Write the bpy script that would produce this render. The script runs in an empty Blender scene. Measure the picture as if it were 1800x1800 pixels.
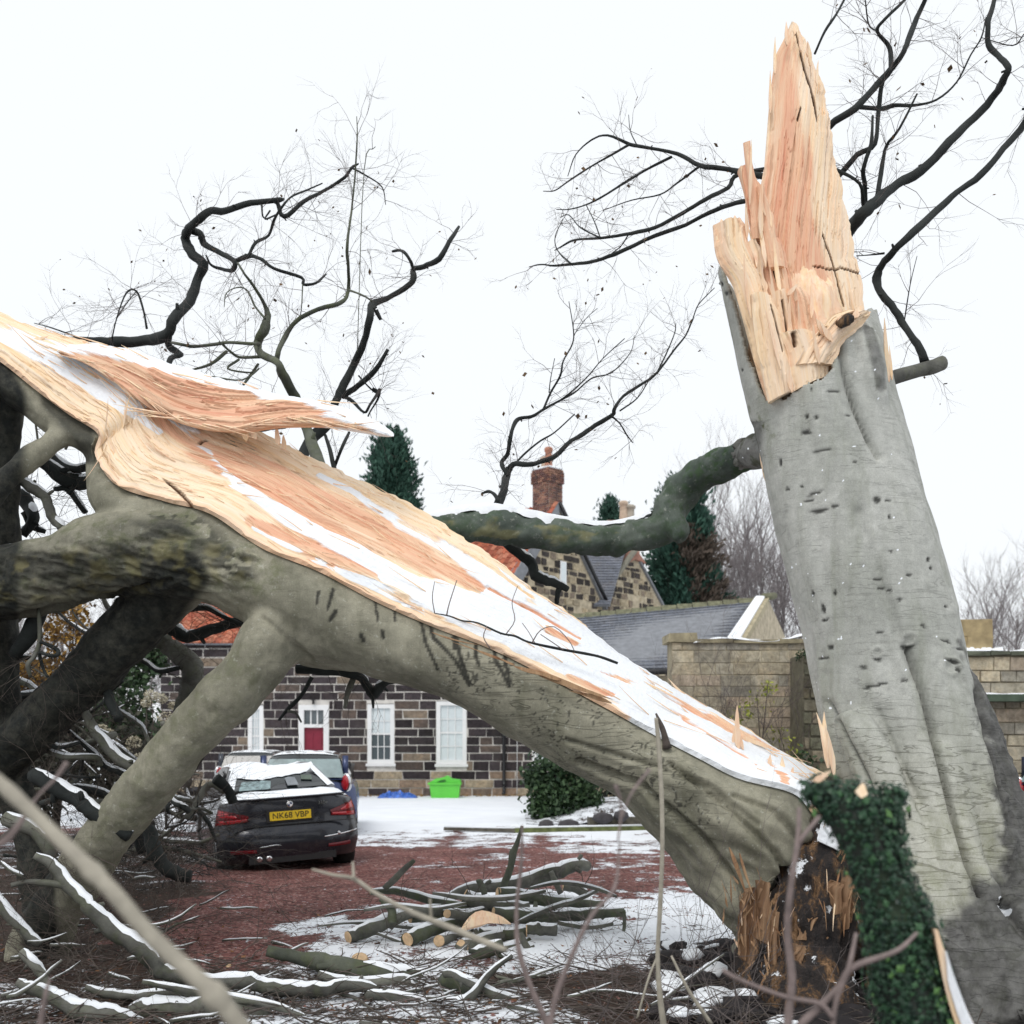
import bpy, bmesh, math, random
import numpy as np
from mathutils import Vector, Matrix
C = bpy.context; SC = C.scene; COL = SC.collection
RAD = math.radians
rng = random.Random(11)

# ------------------------------------------------------------------ camera, sky, sun, exposure
F = 1800.0; EYE = 1.55; HY = 1315.0     # focal length in photo pixels, eye height, horizon row
cam = bpy.data.cameras.new('camera'); cam.sensor_width = 36; cam.lens = 36
cam.shift_y = (HY - 900) / 1800.0; cam.clip_end = 2000; cam.clip_start = 0.05
cam.dof.use_dof = True; cam.dof.focus_distance = 7.2; cam.dof.aperture_fstop = 2.5
camo = bpy.data.objects.new('camera', cam); COL.objects.link(camo)
camo.location = (0, 0, EYE); camo.rotation_euler = (RAD(90), 0, 0); SC.camera = camo

SUN_EL, SUN_AZ = 52, 200     # sun behind the camera, a little to the left, veiled by cloud
w = bpy.data.worlds.new('World'); SC.world = w; w.use_nodes = True
nt = w.node_tree; nt.nodes.clear()
sky = nt.nodes.new('ShaderNodeTexSky'); sky.sky_type = 'NISHITA'; sky.sun_disc = False
sky.sun_elevation = RAD(SUN_EL); sky.sun_rotation = RAD(SUN_AZ); sky.dust_density = 4
mx = nt.nodes.new('ShaderNodeMixRGB'); mx.inputs[0].default_value = 0.93
mx.inputs[2].default_value = (9.55, 9.85, 10.1, 1)      # the closed cloud cover
bg = nt.nodes.new('ShaderNodeBackground'); bg.inputs[1].default_value = 0.1
wo = nt.nodes.new('ShaderNodeOutputWorld')
nt.links.new(sky.outputs[0], mx.inputs[1]); nt.links.new(mx.outputs[0], bg.inputs[0]); nt.links.new(bg.outputs[0], wo.inputs[0])
sl = bpy.data.lights.new('sun', 'SUN'); sl.energy = 1.1; sl.angle = RAD(25); sl.color = (1, 0.97, 0.93)
so = bpy.data.objects.new('sun', sl); COL.objects.link(so)
so.rotation_euler = (RAD(90 - SUN_EL), 0, RAD(180 - SUN_AZ) + RAD(0)); so.location = (0, -10, 20)
SC.view_settings.view_transform = 'Standard'; SC.view_settings.look = 'None'
SC.view_settings.gamma = 1; SC.view_settings.exposure = 0.11; SC.view_settings.use_curve_mapping = False
SC.cycles.max_bounces = 6; SC.cycles.diffuse_bounces = 3; SC.cycles.glossy_bounces = 3
SC.cycles.transparent_max_bounces = 8

# ------------------------------------------------------------------ small maths
def P(px, py, Y):
    return Vector(((px - 900) / F * Y, Y, EYE - (py - HY) / F * Y))
def Yg(py): return F * EYE / (py - HY)
def proj(co):
    Y = np.maximum(co[:, 1], 0.2)
    return 900 + co[:, 0] / Y * F, HY - (co[:, 2] - EYE) / Y * F

def _hash(ix, iy, iz, s):
    n = (ix.astype(np.int64) * 374761393 + iy.astype(np.int64) * 668265263 + iz.astype(np.int64) * 1274126177 + s * 974634777) & 0xffffffff
    n = ((n ^ (n >> 13)) * 1274126177) & 0xffffffff
    n = (n ^ (n >> 16)) & 0xffffff
    return n / float(0xffffff)
def vn(p, s=0):
    i = np.floor(p).astype(np.int64); f = p - i; f = f * f * (3 - 2 * f)
    r = 0
    for a in (0, 1):
        wx = f[:, 0] if a else 1 - f[:, 0]
        for b in (0, 1):
            wy = f[:, 1] if b else 1 - f[:, 1]
            for c in (0, 1):
                wz = f[:, 2] if c else 1 - f[:, 2]
                r = r + wx * wy * wz * _hash(i[:, 0] + a, i[:, 1] + b, i[:, 2] + c, s)
    return r
def fbm(p, s=0, o=4):
    r = 0; a = 0.5; t = 0
    for k in range(o):
        r = r + a * vn(p, s + k * 17); t += a; a *= 0.5; p = p * 2.03 + 7.1
    return r / t
def sstep(a, b, x):
    t = np.clip((x - a) / (b - a), 0, 1); return t * t * (3 - 2 * t)

def catmull(pts, n):
    """resample a list of equal-length tuples; n points per segment"""
    pts = [np.array(p, float) for p in pts]
    if len(pts) == 2:
        return [pts[0] + (pts[1] - pts[0]) * k / n for k in range(n + 1)]
    out = []
    e = [2 * pts[0] - pts[1]] + pts + [2 * pts[-1] - pts[-2]]
    for i in range(1, len(e) - 2):
        a, b, c, d = e[i - 1], e[i], e[i + 1], e[i + 2]
        for k in range(n):
            t = k / n
            out.append(0.5 * ((2 * b) + (-a + c) * t + (2 * a - 5 * b + 4 * c - d) * t * t + (-a + 3 * b - 3 * c + d) * t ** 3))
    out.append(pts[-1]); return out

# ------------------------------------------------------------------ mesh building
class Buf:
    def __init__(s): s.v = []; s.f = []; s.c = []; s.mi = []
    def tri_count(s): return len(s.f)
    def tube(s, path, radii, n=8, cap=True, wob=0.0, seed=0, round_end=False):
        """path: Vectors; radii per point"""
        b0 = len(s.v); N = len(path)
        up = Vector((0.13, 0.3, 1)).normalized(); prev = None; rr = random.Random(seed)
        ph = [rr.uniform(0, 6.28) for _ in range(4)]
        for i in range(N):
            t = (path[min(i + 1, N - 1)] - path[max(i - 1, 0)])
            t = t.normalized() if t.length > 1e-9 else Vector((0, 0, 1))
            if prev is None:
                x = t.cross(up)
                if x.length < 0.05: x = t.cross(Vector((1, 0, 0)))
            else:
                x = prev - t * prev.dot(t)
            x.normalize(); prev = x; y = t.cross(x)
            r = radii[i]
            for k in range(n):
                a = 2 * math.pi * k / n
                q = r
                if wob: q = r * (1 + wob * (math.sin(a * 2 + ph[0] + i * .55) * .5 + math.sin(a * 3 + ph[1] - i * .37) * .35 + math.sin(i * 1.1 + ph[2]) * .4))
                s.v.append(path[i] + x * (q * math.cos(a)) + y * (q * math.sin(a)))
        for i in range(N - 1):
            for k in range(n):
                a = b0 + i * n + k; b = b0 + i * n + (k + 1) % n
                s.f.append((a, b, b + n, a + n))
        if cap:
            s.f.append(tuple(b0 + k for k in reversed(range(n))))
            s.f.append(tuple(b0 + (N - 1) * n + k for k in range(n)))
        return s
    def box(s, x0, x1, y0, y1, z0, z1, M=None, jit=0, rr=None):
        b = len(s.v)
        for (x, y, z) in ((x0, y0, z0), (x1, y0, z0), (x1, y1, z0), (x0, y1, z0), (x0, y0, z1), (x1, y0, z1), (x1, y1, z1), (x0, y1, z1)):
            p = Vector((x, y, z))
            if jit: p += Vector((rr.uniform(-jit, jit), rr.uniform(-jit, jit), rr.uniform(-jit, jit)))
            s.v.append(M @ p if M is not None else p)
        for q in ((0, 3, 2, 1), (4, 5, 6, 7), (0, 1, 5, 4), (1, 2, 6, 5), (2, 3, 7, 6), (3, 0, 4, 7)):
            s.f.append(tuple(b + i for i in q))
        return s
    def poly(s, pts):
        b = len(s.v); s.v += [Vector(p) for p in pts]; s.f.append(tuple(range(b, b + len(pts)))); return s
    def prism(s, pts, off):
        """polygon pts extruded by vector off"""
        b = len(s.v); n = len(pts); off = Vector(off)
        s.v += [Vector(p) for p in pts] + [Vector(p) + off for p in pts]
        s.f.append(tuple(range(b, b + n))); s.f.append(tuple(reversed(range(b + n, b + 2 * n))))
        for i in range(n):
            j = (i + 1) % n; s.f.append((b + i, b + n + i, b + n + j, b + j))
        return s
    def lathe(s, prof, n, M):
        b = len(s.v)
        for (r, z) in prof:
            for k in range(n):
                a = 2 * math.pi * k / n; s.v.append(M @ Vector((r * math.cos(a), r * math.sin(a), z)))
        for i in range(len(prof) - 1):
            for k in range(n):
                a = b + i * n + k; c = b + i * n + (k + 1) % n
                s.f.append((a, c, c + n, a + n))
        s.f.append(tuple(b + k for k in reversed(range(n)))); s.f.append(tuple(b + (len(prof) - 1) * n + k for k in range(n)))
        return s
    def shard(s, p, d, L, wd, th, side):
        """torn splinter: a tapering flat blade with a bent tip"""
        d = d.normalized(); x = d.cross(side)
        if x.length < .01: x = d.cross(Vector((1, 0, 0)))
        x.normalize(); y = x.cross(d)
        b = len(s.v); N = 6
        bend = (x * rng.uniform(-.12, .12) + y * rng.uniform(-.12, .12)) * L
        for i in range(N + 1):
            t = i / N; wq = wd * (1 - t) ** .7 * min(1, .12 + t * 3.6) * rng.uniform(.85, 1.15) + .0008; c = p + d * L * t + bend * t * t
            for (a, e) in ((-.5, -.5), (.5, -.5), (.5, .5), (-.5, .5)):
                s.v.append(c + x * a * wq + y * e * th * (1 - t * .8))
        for i in range(N):
            for k in range(4):
                a = b + i * 4 + k; c = b + i * 4 + (k + 1) % 4
                s.f.append((a, c, c + 4, a + 4))
        s.f.append((b + 3, b + 2, b + 1, b)); s.f.append(tuple(b + N * 4 + k for k in range(4)))
        return s

ORG = {}
def new_mesh(name, v, f, smooth=True):
    me = bpy.data.meshes.new(name); me.from_pydata([tuple(p) for p in v], [], f); me.update()
    if smooth and len(me.polygons): me.polygons.foreach_set('use_smooth', [True] * len(me.polygons))
    return me
def shift(me, off):
    n = len(me.vertices); co = np.empty(n * 3, np.float32); me.vertices.foreach_get('co', co)
    co = co.reshape(-1, 3) - np.array(off, np.float32); me.vertices.foreach_set('co', co.ravel()); me.update()
def thing(name, label, cat, loc=(0, 0, 0), group=None, rz=0):
    o = bpy.data.objects.new(name, None); COL.objects.link(o); o.location = loc; o.rotation_euler = (0, 0, rz)
    o.empty_display_size = .2; o['label'] = label; o['category'] = cat
    if group: o['group'] = group
    ORG[o.name] = Vector(loc); return o
def part(name, b, mat, parent, smooth=True, label=None, local=False, stuff=False):
    """a mesh given in world coordinates (or local ones) becomes a child of parent"""
    me = new_mesh(name, b.v, b.f, smooth) if isinstance(b, Buf) else b
    o = bpy.data.objects.new(name, me); COL.objects.link(o)
    if mat is not None: me.materials.clear(); me.materials.append(mat)
    if parent is not None:
        o.parent = parent
        if not local:
            g = Vector((0, 0, 0)); q = parent
            while q is not None: g += q.location; q = q.parent
            o.location = -g
    if label: o['label'] = label
    if stuff: o['kind'] = 'stuff'
    return o
def solo(name, b, mat, label, cat, loc=None, group=None, smooth=True):
    me = new_mesh(name, b.v, b.f, smooth) if isinstance(b, Buf) else b
    if loc is None:
        co = np.empty(len(me.vertices) * 3, np.float32); me.vertices.foreach_get('co', co); co = co.reshape(-1, 3)
        loc = ((co[:, 0].min() + co[:, 0].max()) / 2, (co[:, 1].min() + co[:, 1].max()) / 2, co[:, 2].min())
    shift(me, loc); o = bpy.data.objects.new(name, me); COL.objects.link(o); o.location = [float(q) for q in loc]
    if mat is not None: me.materials.append(mat)
    o['label'] = label; o['category'] = cat
    if group: o['group'] = group
    return o
def setting(name, b, mat, smooth=False, kind='structure'):
    me = new_mesh(name, b.v, b.f, smooth) if isinstance(b, Buf) else b
    o = bpy.data.objects.new(name, me); COL.objects.link(o)
    if mat is not None: me.materials.append(mat)
    o['kind'] = kind; return o
def sharpen(me, ang=40):
    me.polygons.foreach_set('use_smooth', [True] * len(me.polygons))
    bm = bmesh.new(); bm.from_mesh(me)
    for e in bm.edges:
        if len(e.link_faces) == 2 and e.calc_face_angle(0) > RAD(ang): e.smooth = False
    bm.to_mesh(me); bm.free()

def coords(me):
    n = len(me.vertices); co = np.empty(n * 3, np.float32); me.vertices.foreach_get('co', co)
    no = np.empty(n * 3, np.float32); me.vertices.foreach_get('normal', no)
    return co.reshape(-1, 3).astype(float), no.reshape(-1, 3).astype(float)
def put(me, co):
    me.vertices.foreach_set('co', co.astype(np.float32).ravel()); me.update()
def attr(me, name, cols):
    a = me.attributes.get(name) or me.attributes.new(name, 'FLOAT_COLOR', 'POINT')
    q = np.ones((len(me.vertices), 4), np.float32); q[:, :cols.shape[1]] = cols
    a.data.foreach_set('color', q.ravel())
def remesh(buf, voxel, it=3):
    me = new_mesh('tmp', buf.v, buf.f)
    bm = bmesh.new(); bm.from_mesh(me); bmesh.ops.recalc_face_normals(bm, faces=bm.faces); bm.to_mesh(me); bm.free()
    o = bpy.data.objects.new('tmp', me); COL.objects.link(o)
    m = o.modifiers.new('r', 'REMESH'); m.mode = 'VOXEL'; m.voxel_size = voxel; m.adaptivity = 0
    m2 = o.modifiers.new('s', 'SMOOTH'); m2.iterations = it; m2.factor = .6
    C.view_layer.update(); dg = C.evaluated_depsgraph_get()
    out = bpy.data.meshes.new_from_object(o.evaluated_get(dg))
    bpy.data.objects.remove(o); bpy.data.meshes.remove(me)
    out.polygons.foreach_set('use_smooth', [True] * len(out.polygons)); out.update(); return out
def band(px, py, pts):
    """1 at the centre of a polyline of (x, y, half width) in photo pixels, 0 at its edge, negative outside"""
    best = np.full(px.shape, -9.0)
    for (a, b) in zip(pts[:-1], pts[1:]):
        ax, ay, aw = a; bx, by, bw = b; dx, dy = bx - ax, by - ay; L = dx * dx + dy * dy + 1e-9
        t = np.clip(((px - ax) * dx + (py - ay) * dy) / L, 0, 1)
        d = np.hypot(px - ax - dx * t, py - ay - dy * t); wv = aw + (bw - aw) * t
        best = np.maximum(best, 1 - d / wv)
    return best

# ------------------------------------------------------------------ materials
def mat(name):
    m = bpy.data.materials.new(name); m.use_nodes = True; n = m.node_tree; n.nodes.clear()
    o = n.nodes.new('ShaderNodeOutputMaterial'); b = n.nodes.new('ShaderNodeBsdfPrincipled')
    n.links.new(b.outputs[0], o.inputs[0]); return m, n, b
def N(n, t, **k):
    q = n.nodes.new(t)
    for a, v in k.items(): setattr(q, a, v)
    return q
def noise(n, vec, scale, detail=4, rough=.55, dist=0):
    q = N(n, 'ShaderNodeTexNoise'); q.inputs['Scale'].default_value = scale; q.inputs['Detail'].default_value = detail
    q.inputs['Roughness'].default_value = rough; q.inputs['Distortion'].default_value = dist
    n.links.new(vec, q.inputs['Vector']); return q.outputs['Fac']
def mapping(n, vec, scale=(1, 1, 1), rot=(0, 0, 0), loc=(0, 0, 0)):
    q = N(n, 'ShaderNodeMapping'); q.inputs['Scale'].default_value = scale; q.inputs['Rotation'].default_value = rot
    q.inputs['Location'].default_value = loc; n.links.new(vec, q.inputs['Vector']); return q.outputs[0]
def ramp(n, fac, stops, interp='LINEAR'):
    q = N(n, 'ShaderNodeValToRGB'); q.color_ramp.interpolation = interp; e = q.color_ramp.elements
    while len(e) > 1: e.remove(e[-1])
    for i, (p, c) in enumerate(stops):
        c = (c, c, c) if not isinstance(c, tuple) else c
        if i == 0: e[0].position = p; x = e[0]
        else: x = e.new(p)
        x.color = (*c[:3], 1)
    n.links.new(fac, q.inputs[0]); return q.outputs[0]
def mixc(n, fac, a, b, mode='MIX'):
    q = N(n, 'ShaderNodeMixRGB', blend_type=mode)
    for s, v in ((0, fac), (1, a), (2, b)):
        if isinstance(v, (int, float)): q.inputs[s].default_value = v if s == 0 else (v, v, v, 1)
        elif isinstance(v, tuple): q.inputs[s].default_value = (*v[:3], 1)
        else: n.links.new(v, q.inputs[s])
    return q.outputs[0]
def mth(n, op, a, b=0.0, clamp=False):
    q = N(n, 'ShaderNodeMath', operation=op, use_clamp=clamp)
    for s, v in ((0, a), (1, b)):
        if isinstance(v, (int, float)): q.inputs[s].default_value = v
        else: n.links.new(v, q.inputs[s])
    return q.outputs[0]
def bump(n, h, strength, dist, b, prev=None):
    q = N(n, 'ShaderNodeBump'); q.inputs['Strength'].default_value = strength; q.inputs['Distance'].default_value = dist
    n.links.new(h, q.inputs['Height'])
    if prev is not None: n.links.new(prev, q.inputs['Normal'])
    n.links.new(q.outputs[0], b.inputs['Normal']); return q.outputs[0]
def tc(n, kind='Object'):
    return N(n, 'ShaderNodeTexCoord').outputs[kind]
def rgb_attr(n, name):
    a = N(n, 'ShaderNodeAttribute', attribute_name=name); s = N(n, 'ShaderNodeSeparateColor'); n.links.new(a.outputs['Color'], s.inputs[0])
    return s.outputs[0], s.outputs[1], s.outputs[2], a.outputs['Color']
SNOW = (.86, .89, .93)
def simple(name, col, rough=.7, var=.25, scale=8, metal=0, bstr=.2, spec=.5, coat=0):
    m, n, b = mat(name); v = tc(n)
    f = noise(n, v, scale, 5); c = ramp(n, f, [(.3, tuple(x * (1 - var) for x in col)), (.7, tuple(min(1, x * (1 + var)) for x in col))])
    n.links.new(c, b.inputs['Base Color']); b.inputs['Roughness'].default_value = rough; b.inputs['Metallic'].default_value = metal
    b.inputs['Specular IOR Level'].default_value = spec; b.inputs['Coat Weight'].default_value = coat
    if bstr: bump(n, noise(n, v, scale * 6, 4), bstr, .01, b)
    return m
def bark(name, lo, hi, moss=(.09, .11, .035), mossy=0.0, rot=(0, 0, 0), wr=.5, dark=(.018, .018, .016), fine=1.0, painted=False, dark_zone=None):
    m, n, b = mat(name); v = tc(n)
    big = noise(n, v, 2.3, 5, .6); mid = noise(n, v, 16 * fine, 5, .65); tiny = noise(n, v, 130 * fine, 3, .7)
    c = ramp(n, big, [(.32, lo), (.68, hi)])
    c = mixc(n, .38, c, ramp(n, mid, [(.3, .35), (.7, .75)]), 'OVERLAY')
    c = mixc(n, .22, c, ramp(n, tiny, [(.35, .25), (.65, .8)]), 'OVERLAY')
    if painted:      # algae runs down the stem, pale lichen spots
        run = noise(n, mapping(n, v, (5.5, 5.5, .8), rot), 1, 5, .65, .3)
        c = mixc(n, mth(n, 'MULTIPLY', ramp(n, run, [(.50, 0.0), (.66, 1.0)]), .42), c, tuple(x * y for x, y in zip(lo, (.68, .71, .60))))
        c = mixc(n, mth(n, 'MULTIPLY', ramp(n, run, [(.34, 1.0), (.44, 0.0)]), .35), c, tuple(min(1, x * 1.18) for x in hi))
        c = mixc(n, mth(n, 'MULTIPLY', ramp(n, noise(n, v, 24, 5, .7), [(.60, 0.0), (.66, 1.0)]), .38), c, (.50, .51, .45))
    al = mapping(n, v, (2.2, 2.2, 17), rot)
    wv = noise(n, al, 1.0, 3, .5, 1.1)
    line = ramp(n, mth(n, 'ABSOLUTE', mth(n, 'SUBTRACT', wv, .5)), [(0, 1.0), (.012, .8), (.02, 0.0)])
    gate = ramp(n, noise(n, v, 4.5, 3), [(.45, 0.0), (.62, 1.0)])
    if painted:
        r, g, bl, _ = rgb_attr(n, 'paint'); r2, g2, b2, _ = rgb_attr(n, 'paint2')
        gate = mth(n, 'MULTIPLY', mth(n, 'ADD', mth(n, 'MULTIPLY', gate, .35), r2, True), 1.0)
    lw = mth(n, 'MULTIPLY', mth(n, 'MULTIPLY', line, gate), wr)
    c = mixc(n, lw, c, tuple(x * .45 for x in lo))
    if mossy or painted:
        mf = ramp(n, noise(n, v, 9, 6, .7), [(.48, 0.0), (.6, 1.0)])
        mf = mth(n, 'MULTIPLY', mf, mossy) if not painted else mth(n, 'MULTIPLY', mf, mth(n, 'ADD', g2, mossy, True))
        c = mixc(n, mf, c, moss)
    if painted:
        dn = ramp(n, noise(n, v, 14, 5, .7), [(.3, .82), (.6, 1.0)])
        dcol = dark_zone or tuple(x * .33 for x in lo); dcol = mixc(n, .9, dcol, ramp(n, noise(n, v, 11, 6, .75), [(.32, .22), (.5, .5), (.68, .80)]), 'OVERLAY'); c = mixc(n, mth(n, 'MULTIPLY', bl, dn), c, dcol)
        c = mixc(n, b2, c, (.34, .30, .12))
        c = mixc(n, mth(n, 'MULTIPLY', r, 1.0, True), c, dark)
        sn = ramp(n, mth(n, 'ADD', g, mth(n, 'MULTIPLY', noise(n, v, 35, 4), .6)), [(.72, 0.0), (.80, 1.0)])
        c = mixc(n, sn, c, SNOW)
    n.links.new(c, b.inputs['Base Color']); b.inputs['Roughness'].default_value = .82
    b.inputs['Specular IOR Level'].default_value = .3
    h = mth(n, 'ADD', mth(n, 'MULTIPLY', mid, .5), mth(n, 'MULTIPLY', tiny, .12))
    h = mth(n, 'SUBTRACT', h, mth(n, 'MULTIPLY', lw, .5))
    bump(n, h, .7, .012 / fine, b); return m
def wood(name, cream=(.95, .755, .545), salmon=(.83, .52, .35), painted=True, rot=(0, 0, 0), grain=(2, 2, 60)):
    """split wood; paint: r salmon, g snow, b dark; grain runs along local z after rot"""
    m, n, b = mat(name); v = tc(n); al = mapping(n, v, (60, 60, 2.4) if grain is None else grain, rot)
    if painted:
        uv = N(n, 'ShaderNodeUVMap', uv_map='UVMap').outputs[0]; al = mapping(n, uv, (1.3, 62, 1)); al2 = mapping(n, uv, (.7, 12, 1))
    else: al = mapping(n, v, (55, 55, 2.2), rot); al2 = mapping(n, v, (12, 12, 1.0), rot)
    g1 = noise(n, al, 1, 6, .75, .1); g2 = noise(n, al2, 1, 5, .6, .15)
    if painted: r, g, bl, _ = rgb_attr(n, 'paint')
    else: r = ramp(n, g2, [(.42, 0.0), (.62, 1.0)])
    c = mixc(n, r, cream, salmon)
    c = mixc(n, .5, c, ramp(n, g2, [(.3, .3), (.72, .72)]), 'OVERLAY')
    c = mixc(n, .5, c, ramp(n, g1, [(.28, .15), (.5, .5), (.75, .80)]), 'OVERLAY')
    c = mixc(n, ramp(n, g1, [(.27, .6), (.33, 0.0)]), c, (.34, .17, .09))
    if painted:
        c = mixc(n, bl, c, (.10, .045, .02))
        sg = mth(n, 'ADD', g, mth(n, 'MULTIPLY', mth(n, 'SUBTRACT', g1, .5), .55))
        sn = ramp(n, sg, [(.46, 0.0), (.58, 1.0)])
        c = mixc(n, sn, c, SNOW)
    n.links.new(c, b.inputs['Base Color']); b.inputs['Roughness'].default_value = .75; b.inputs['Specular IOR Level'].default_value = .25
    h = mth(n, 'ADD', mth(n, 'MULTIPLY', g1, .6), mth(n, 'MULTIPLY', g2, .8))
    if painted: h = mixc(n, sn, h, noise(n, v, 30, 3))
    bump(n, h, .9, .010, b); return m

M_TRUNK = bark('bark_standing', (.33, .338, .308), (.45, .455, .425), rot=(0, RAD(17), 0), wr=.75, painted=True, dark_zone=(.07, .068, .068))  # dark zone: damp, mossy bark low on the right
M_FALLEN = bark('bark_fallen', (.165, .16, .12), (.32, .305, .235), rot=(0, RAD(-60), 0), wr=.6, painted=True, dark_zone=(.009, .011, .011))  # left limbs near-black, deeper contrast put into the colour
M_DARKB = bark('bark_dark_branch', (.012, .015, .015), (.036, .041, .039), wr=.2, fine=2)
M_MOSSB = bark('bark_mossy_limb', (.04, .046, .036), (.14, .15, .115), mossy=.35, wr=.2, fine=1.5)
M_LOGB = bark('bark_log', (.045, .045, .04), (.19, .19, .165), mossy=.22, wr=.3, fine=1.6)
M_TWIG = simple('twig_bark', (.075, .06, .05), .85, .4, 20, bstr=.3)
M_TWIGFAR = simple('twig_far', (.20, .17, .17), .9, .3, 20, bstr=0)
M_TWIGFINE = simple('twig_fine', (.12, .10, .095), .9, .3, 20, bstr=0)
M_STEM = simple('near_stem_bark', (.34, .31, .25), .6, .2, 30, bstr=.3)
M_REDTWIG = simple('red_twig_bark', (.20, .155, .145), .7, .25, 30, bstr=.2)
M_LEAF = simple('dry_leaf', (.12, .07, .03), .8, .4, 10, bstr=0)
M_CUT = simple('sawn_end', (.60, .42, .25), .8, .25, 18, bstr=.3)
M_WOODF = wood('split_wood_painted')
M_WOODS = wood('split_wood_shard', painted=False, rot=(0, RAD(17), 0))
M_WOODL = wood('split_wood_lying', painted=False, rot=(0, RAD(-60), 0))
M_WOODO = wood('torn_wood_orange', cream=(.44, .28, .16), salmon=(.24, .12, .06), painted=False, rot=(0, RAD(10), 0))
M_SNOW, _n, _b = mat('snow')
_b.inputs['Base Color'].default_value = (*SNOW, 1); _b.inputs['Roughness'].default_value = .6
_b.inputs['Subsurface Weight'].default_value = 0.0
bump(_n, noise(_n, tc(_n), 45, 4), .4, .01, _b)

# ------------------------------------------------------------------ tubes traced as photo points (x, y, radius px), placed at real depth
def trace(pts, Y, n=4, wander=.0, seed=0, Y2=None):
    """photo points -> smooth 3D path + radii; Y to Y2 along the path, with a slow wander in depth"""
    rr = random.Random(seed); k = len(pts); D = []
    a, b = rr.uniform(0, 6.3), rr.uniform(0, 6.3)
    for i, q in enumerate(pts):
        t = i / max(1, k - 1); y = Y if Y2 is None else Y + (Y2 - Y) * t
        if len(q) > 3: y = q[3]
        elif wander: y += wander * (math.sin(a + i * .8) * .6 + math.sin(b + i * 1.7) * .4)
        v = P(q[0], q[1], y); D.append((v.x, v.y, v.z, q[2] / F * y))
    s = catmull(D, n); return [Vector(q[:3]) for q in s], [max(.0008, float(q[3])) for q in s]
def snowcap(path, radii, buf, h=.012, cover=.75, seed=0, arc=50):
    """snow lying along the top of a limb"""
    rr = random.Random(seed); run = []; N = len(path); on = rr.random() < cover; left = rr.uniform(4, 14)
    def flush():
        if len(run) < 3: run.clear(); return
        b0 = len(buf.v); n = 7; L = len(run)
        for j, (p, t, r) in enumerate(run):
            e = math.sin(math.pi * (j + .15) / (L - .7)) ** .4 if 0 < j < L - 1 else .02
            up = Vector((0, 0, 1)); u = up - t * up.dot(t); u.normalize(); x = t.cross(u)
            A = RAD(arc) * (.35 + .65 * e) * (.82 + .25 * math.sin(j * .9 + seed) * math.sin(j * .37)) * rr.uniform(.85, 1.12)
            for k in range(n):
                a = -A + 2 * A * k / (n - 1); q = abs(k - 3) / 3
                rad = r * .985 + (h + r * .06) * e * (1 - q ** 2.5) * rr.uniform(.9, 1.1)
                if q == 1: rad = r * .96
                buf.v.append(p + u * math.cos(a) * rad + x * math.sin(a) * rad)
        for j in range(L - 1):
            for k in range(n - 1):
                a = b0 + j * n + k; buf.f.append((a, a + 1, a + 1 + n, a + n))
        run.clear()
    for i in range(N):
        t = (path[min(i + 1, N - 1)] - path[max(i - 1, 0)]).normalized()
        left -= 1
        if left < 0: on = rr.random() < cover; left = rr.uniform(3, 12)
        if on and abs(t.z) < .82: run.append((path[i], t, radii[i]))
        else: flush()
    flush(); return buf
def grow(buf, p, d, L, r, depth, rr, droop=.0, curl=.3, n=3, kids=3, leaves=None, ang=.75):
    k = 4 if depth else 3; pts = [p.copy()]; dd = d.normalized()
    for i in range(k):
        dd = (dd + Vector((rr.uniform(-curl, curl), rr.uniform(-curl, curl), rr.uniform(-curl, curl) - droop))).normalized()
        pts.append(pts[-1] + dd * (L / k))
    buf.tube(pts, [r * (1 - .75 * i / k) for i in range(k + 1)], n if depth else 3, cap=False)
    if leaves is not None and rr.random() < .04:
        q = pts[-1]; s = rr.uniform(.012, .028); a = Vector((rr.uniform(-1, 1), rr.uniform(-1, 1), rr.uniform(-1, 1))) * s; b = Vector((rr.uniform(-1, 1), rr.uniform(-1, 1), rr.uniform(-1, 1))) * s
        leaves.poly([q, q + a, q + a + b, q + b])
    if depth:
        for j in range(kids):
            t = rr.uniform(.25, 1) * k; i = min(int(t), k - 1); q = pts[i].lerp(pts[i + 1], t - i)
            ax = Vector((rr.uniform(-1, 1), rr.uniform(-1, 1), rr.uniform(-1, 1))).normalized()
            nd = (dd + ax * ang).normalized()
            grow(buf, q, nd, L * rr.uniform(.45, .7), r * .5, depth - 1, rr, droop, curl, n, kids, leaves, ang)
# ------------------------------------------------------------------ ground (one sheet, snow / gravel / litter zones as an attribute)
def axis(lo, hi, f0, f1, fine, coarse):
    a = list(np.arange(f0, f1, fine)); x = f0; s = fine
    left = []
    while x > lo: s *= coarse; x -= s; left.append(x)
    x = f1; s = fine; right = [f1]
    while x < hi: s *= coarse; x += s; right.append(x)
    return np.array(left[::-1] + a + right)
gx = axis(-400, 400, -6.5, 6.5, .055, 1.08); gy = axis(-60, 700, 4.6, 14, .055, 1.045)
def ground_h(x, y):
    p = np.stack([x, y, np.zeros_like(x)], 1)
    near = np.exp(-((y - 7) / 9) ** 2)
    h = (fbm(p * 1.1, 5, 4) - .5) * .10 * near + (fbm(p * 6, 9, 3) - .5) * .035 * near
    return h
GX, GY = np.meshgrid(gx, gy); X = GX.ravel(); Y = GY.ravel(); H = ground_h(X, Y)
nx, ny = len(gx), len(gy)
qx = np.where(Y > 1, 900 + X / np.maximum(Y, 1) * F, 900); qy = np.where(Y > 1, HY + EYE / np.maximum(Y, 1) * F, 1900)
_pp = np.stack([X, Y, X * 0], 1)
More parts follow.
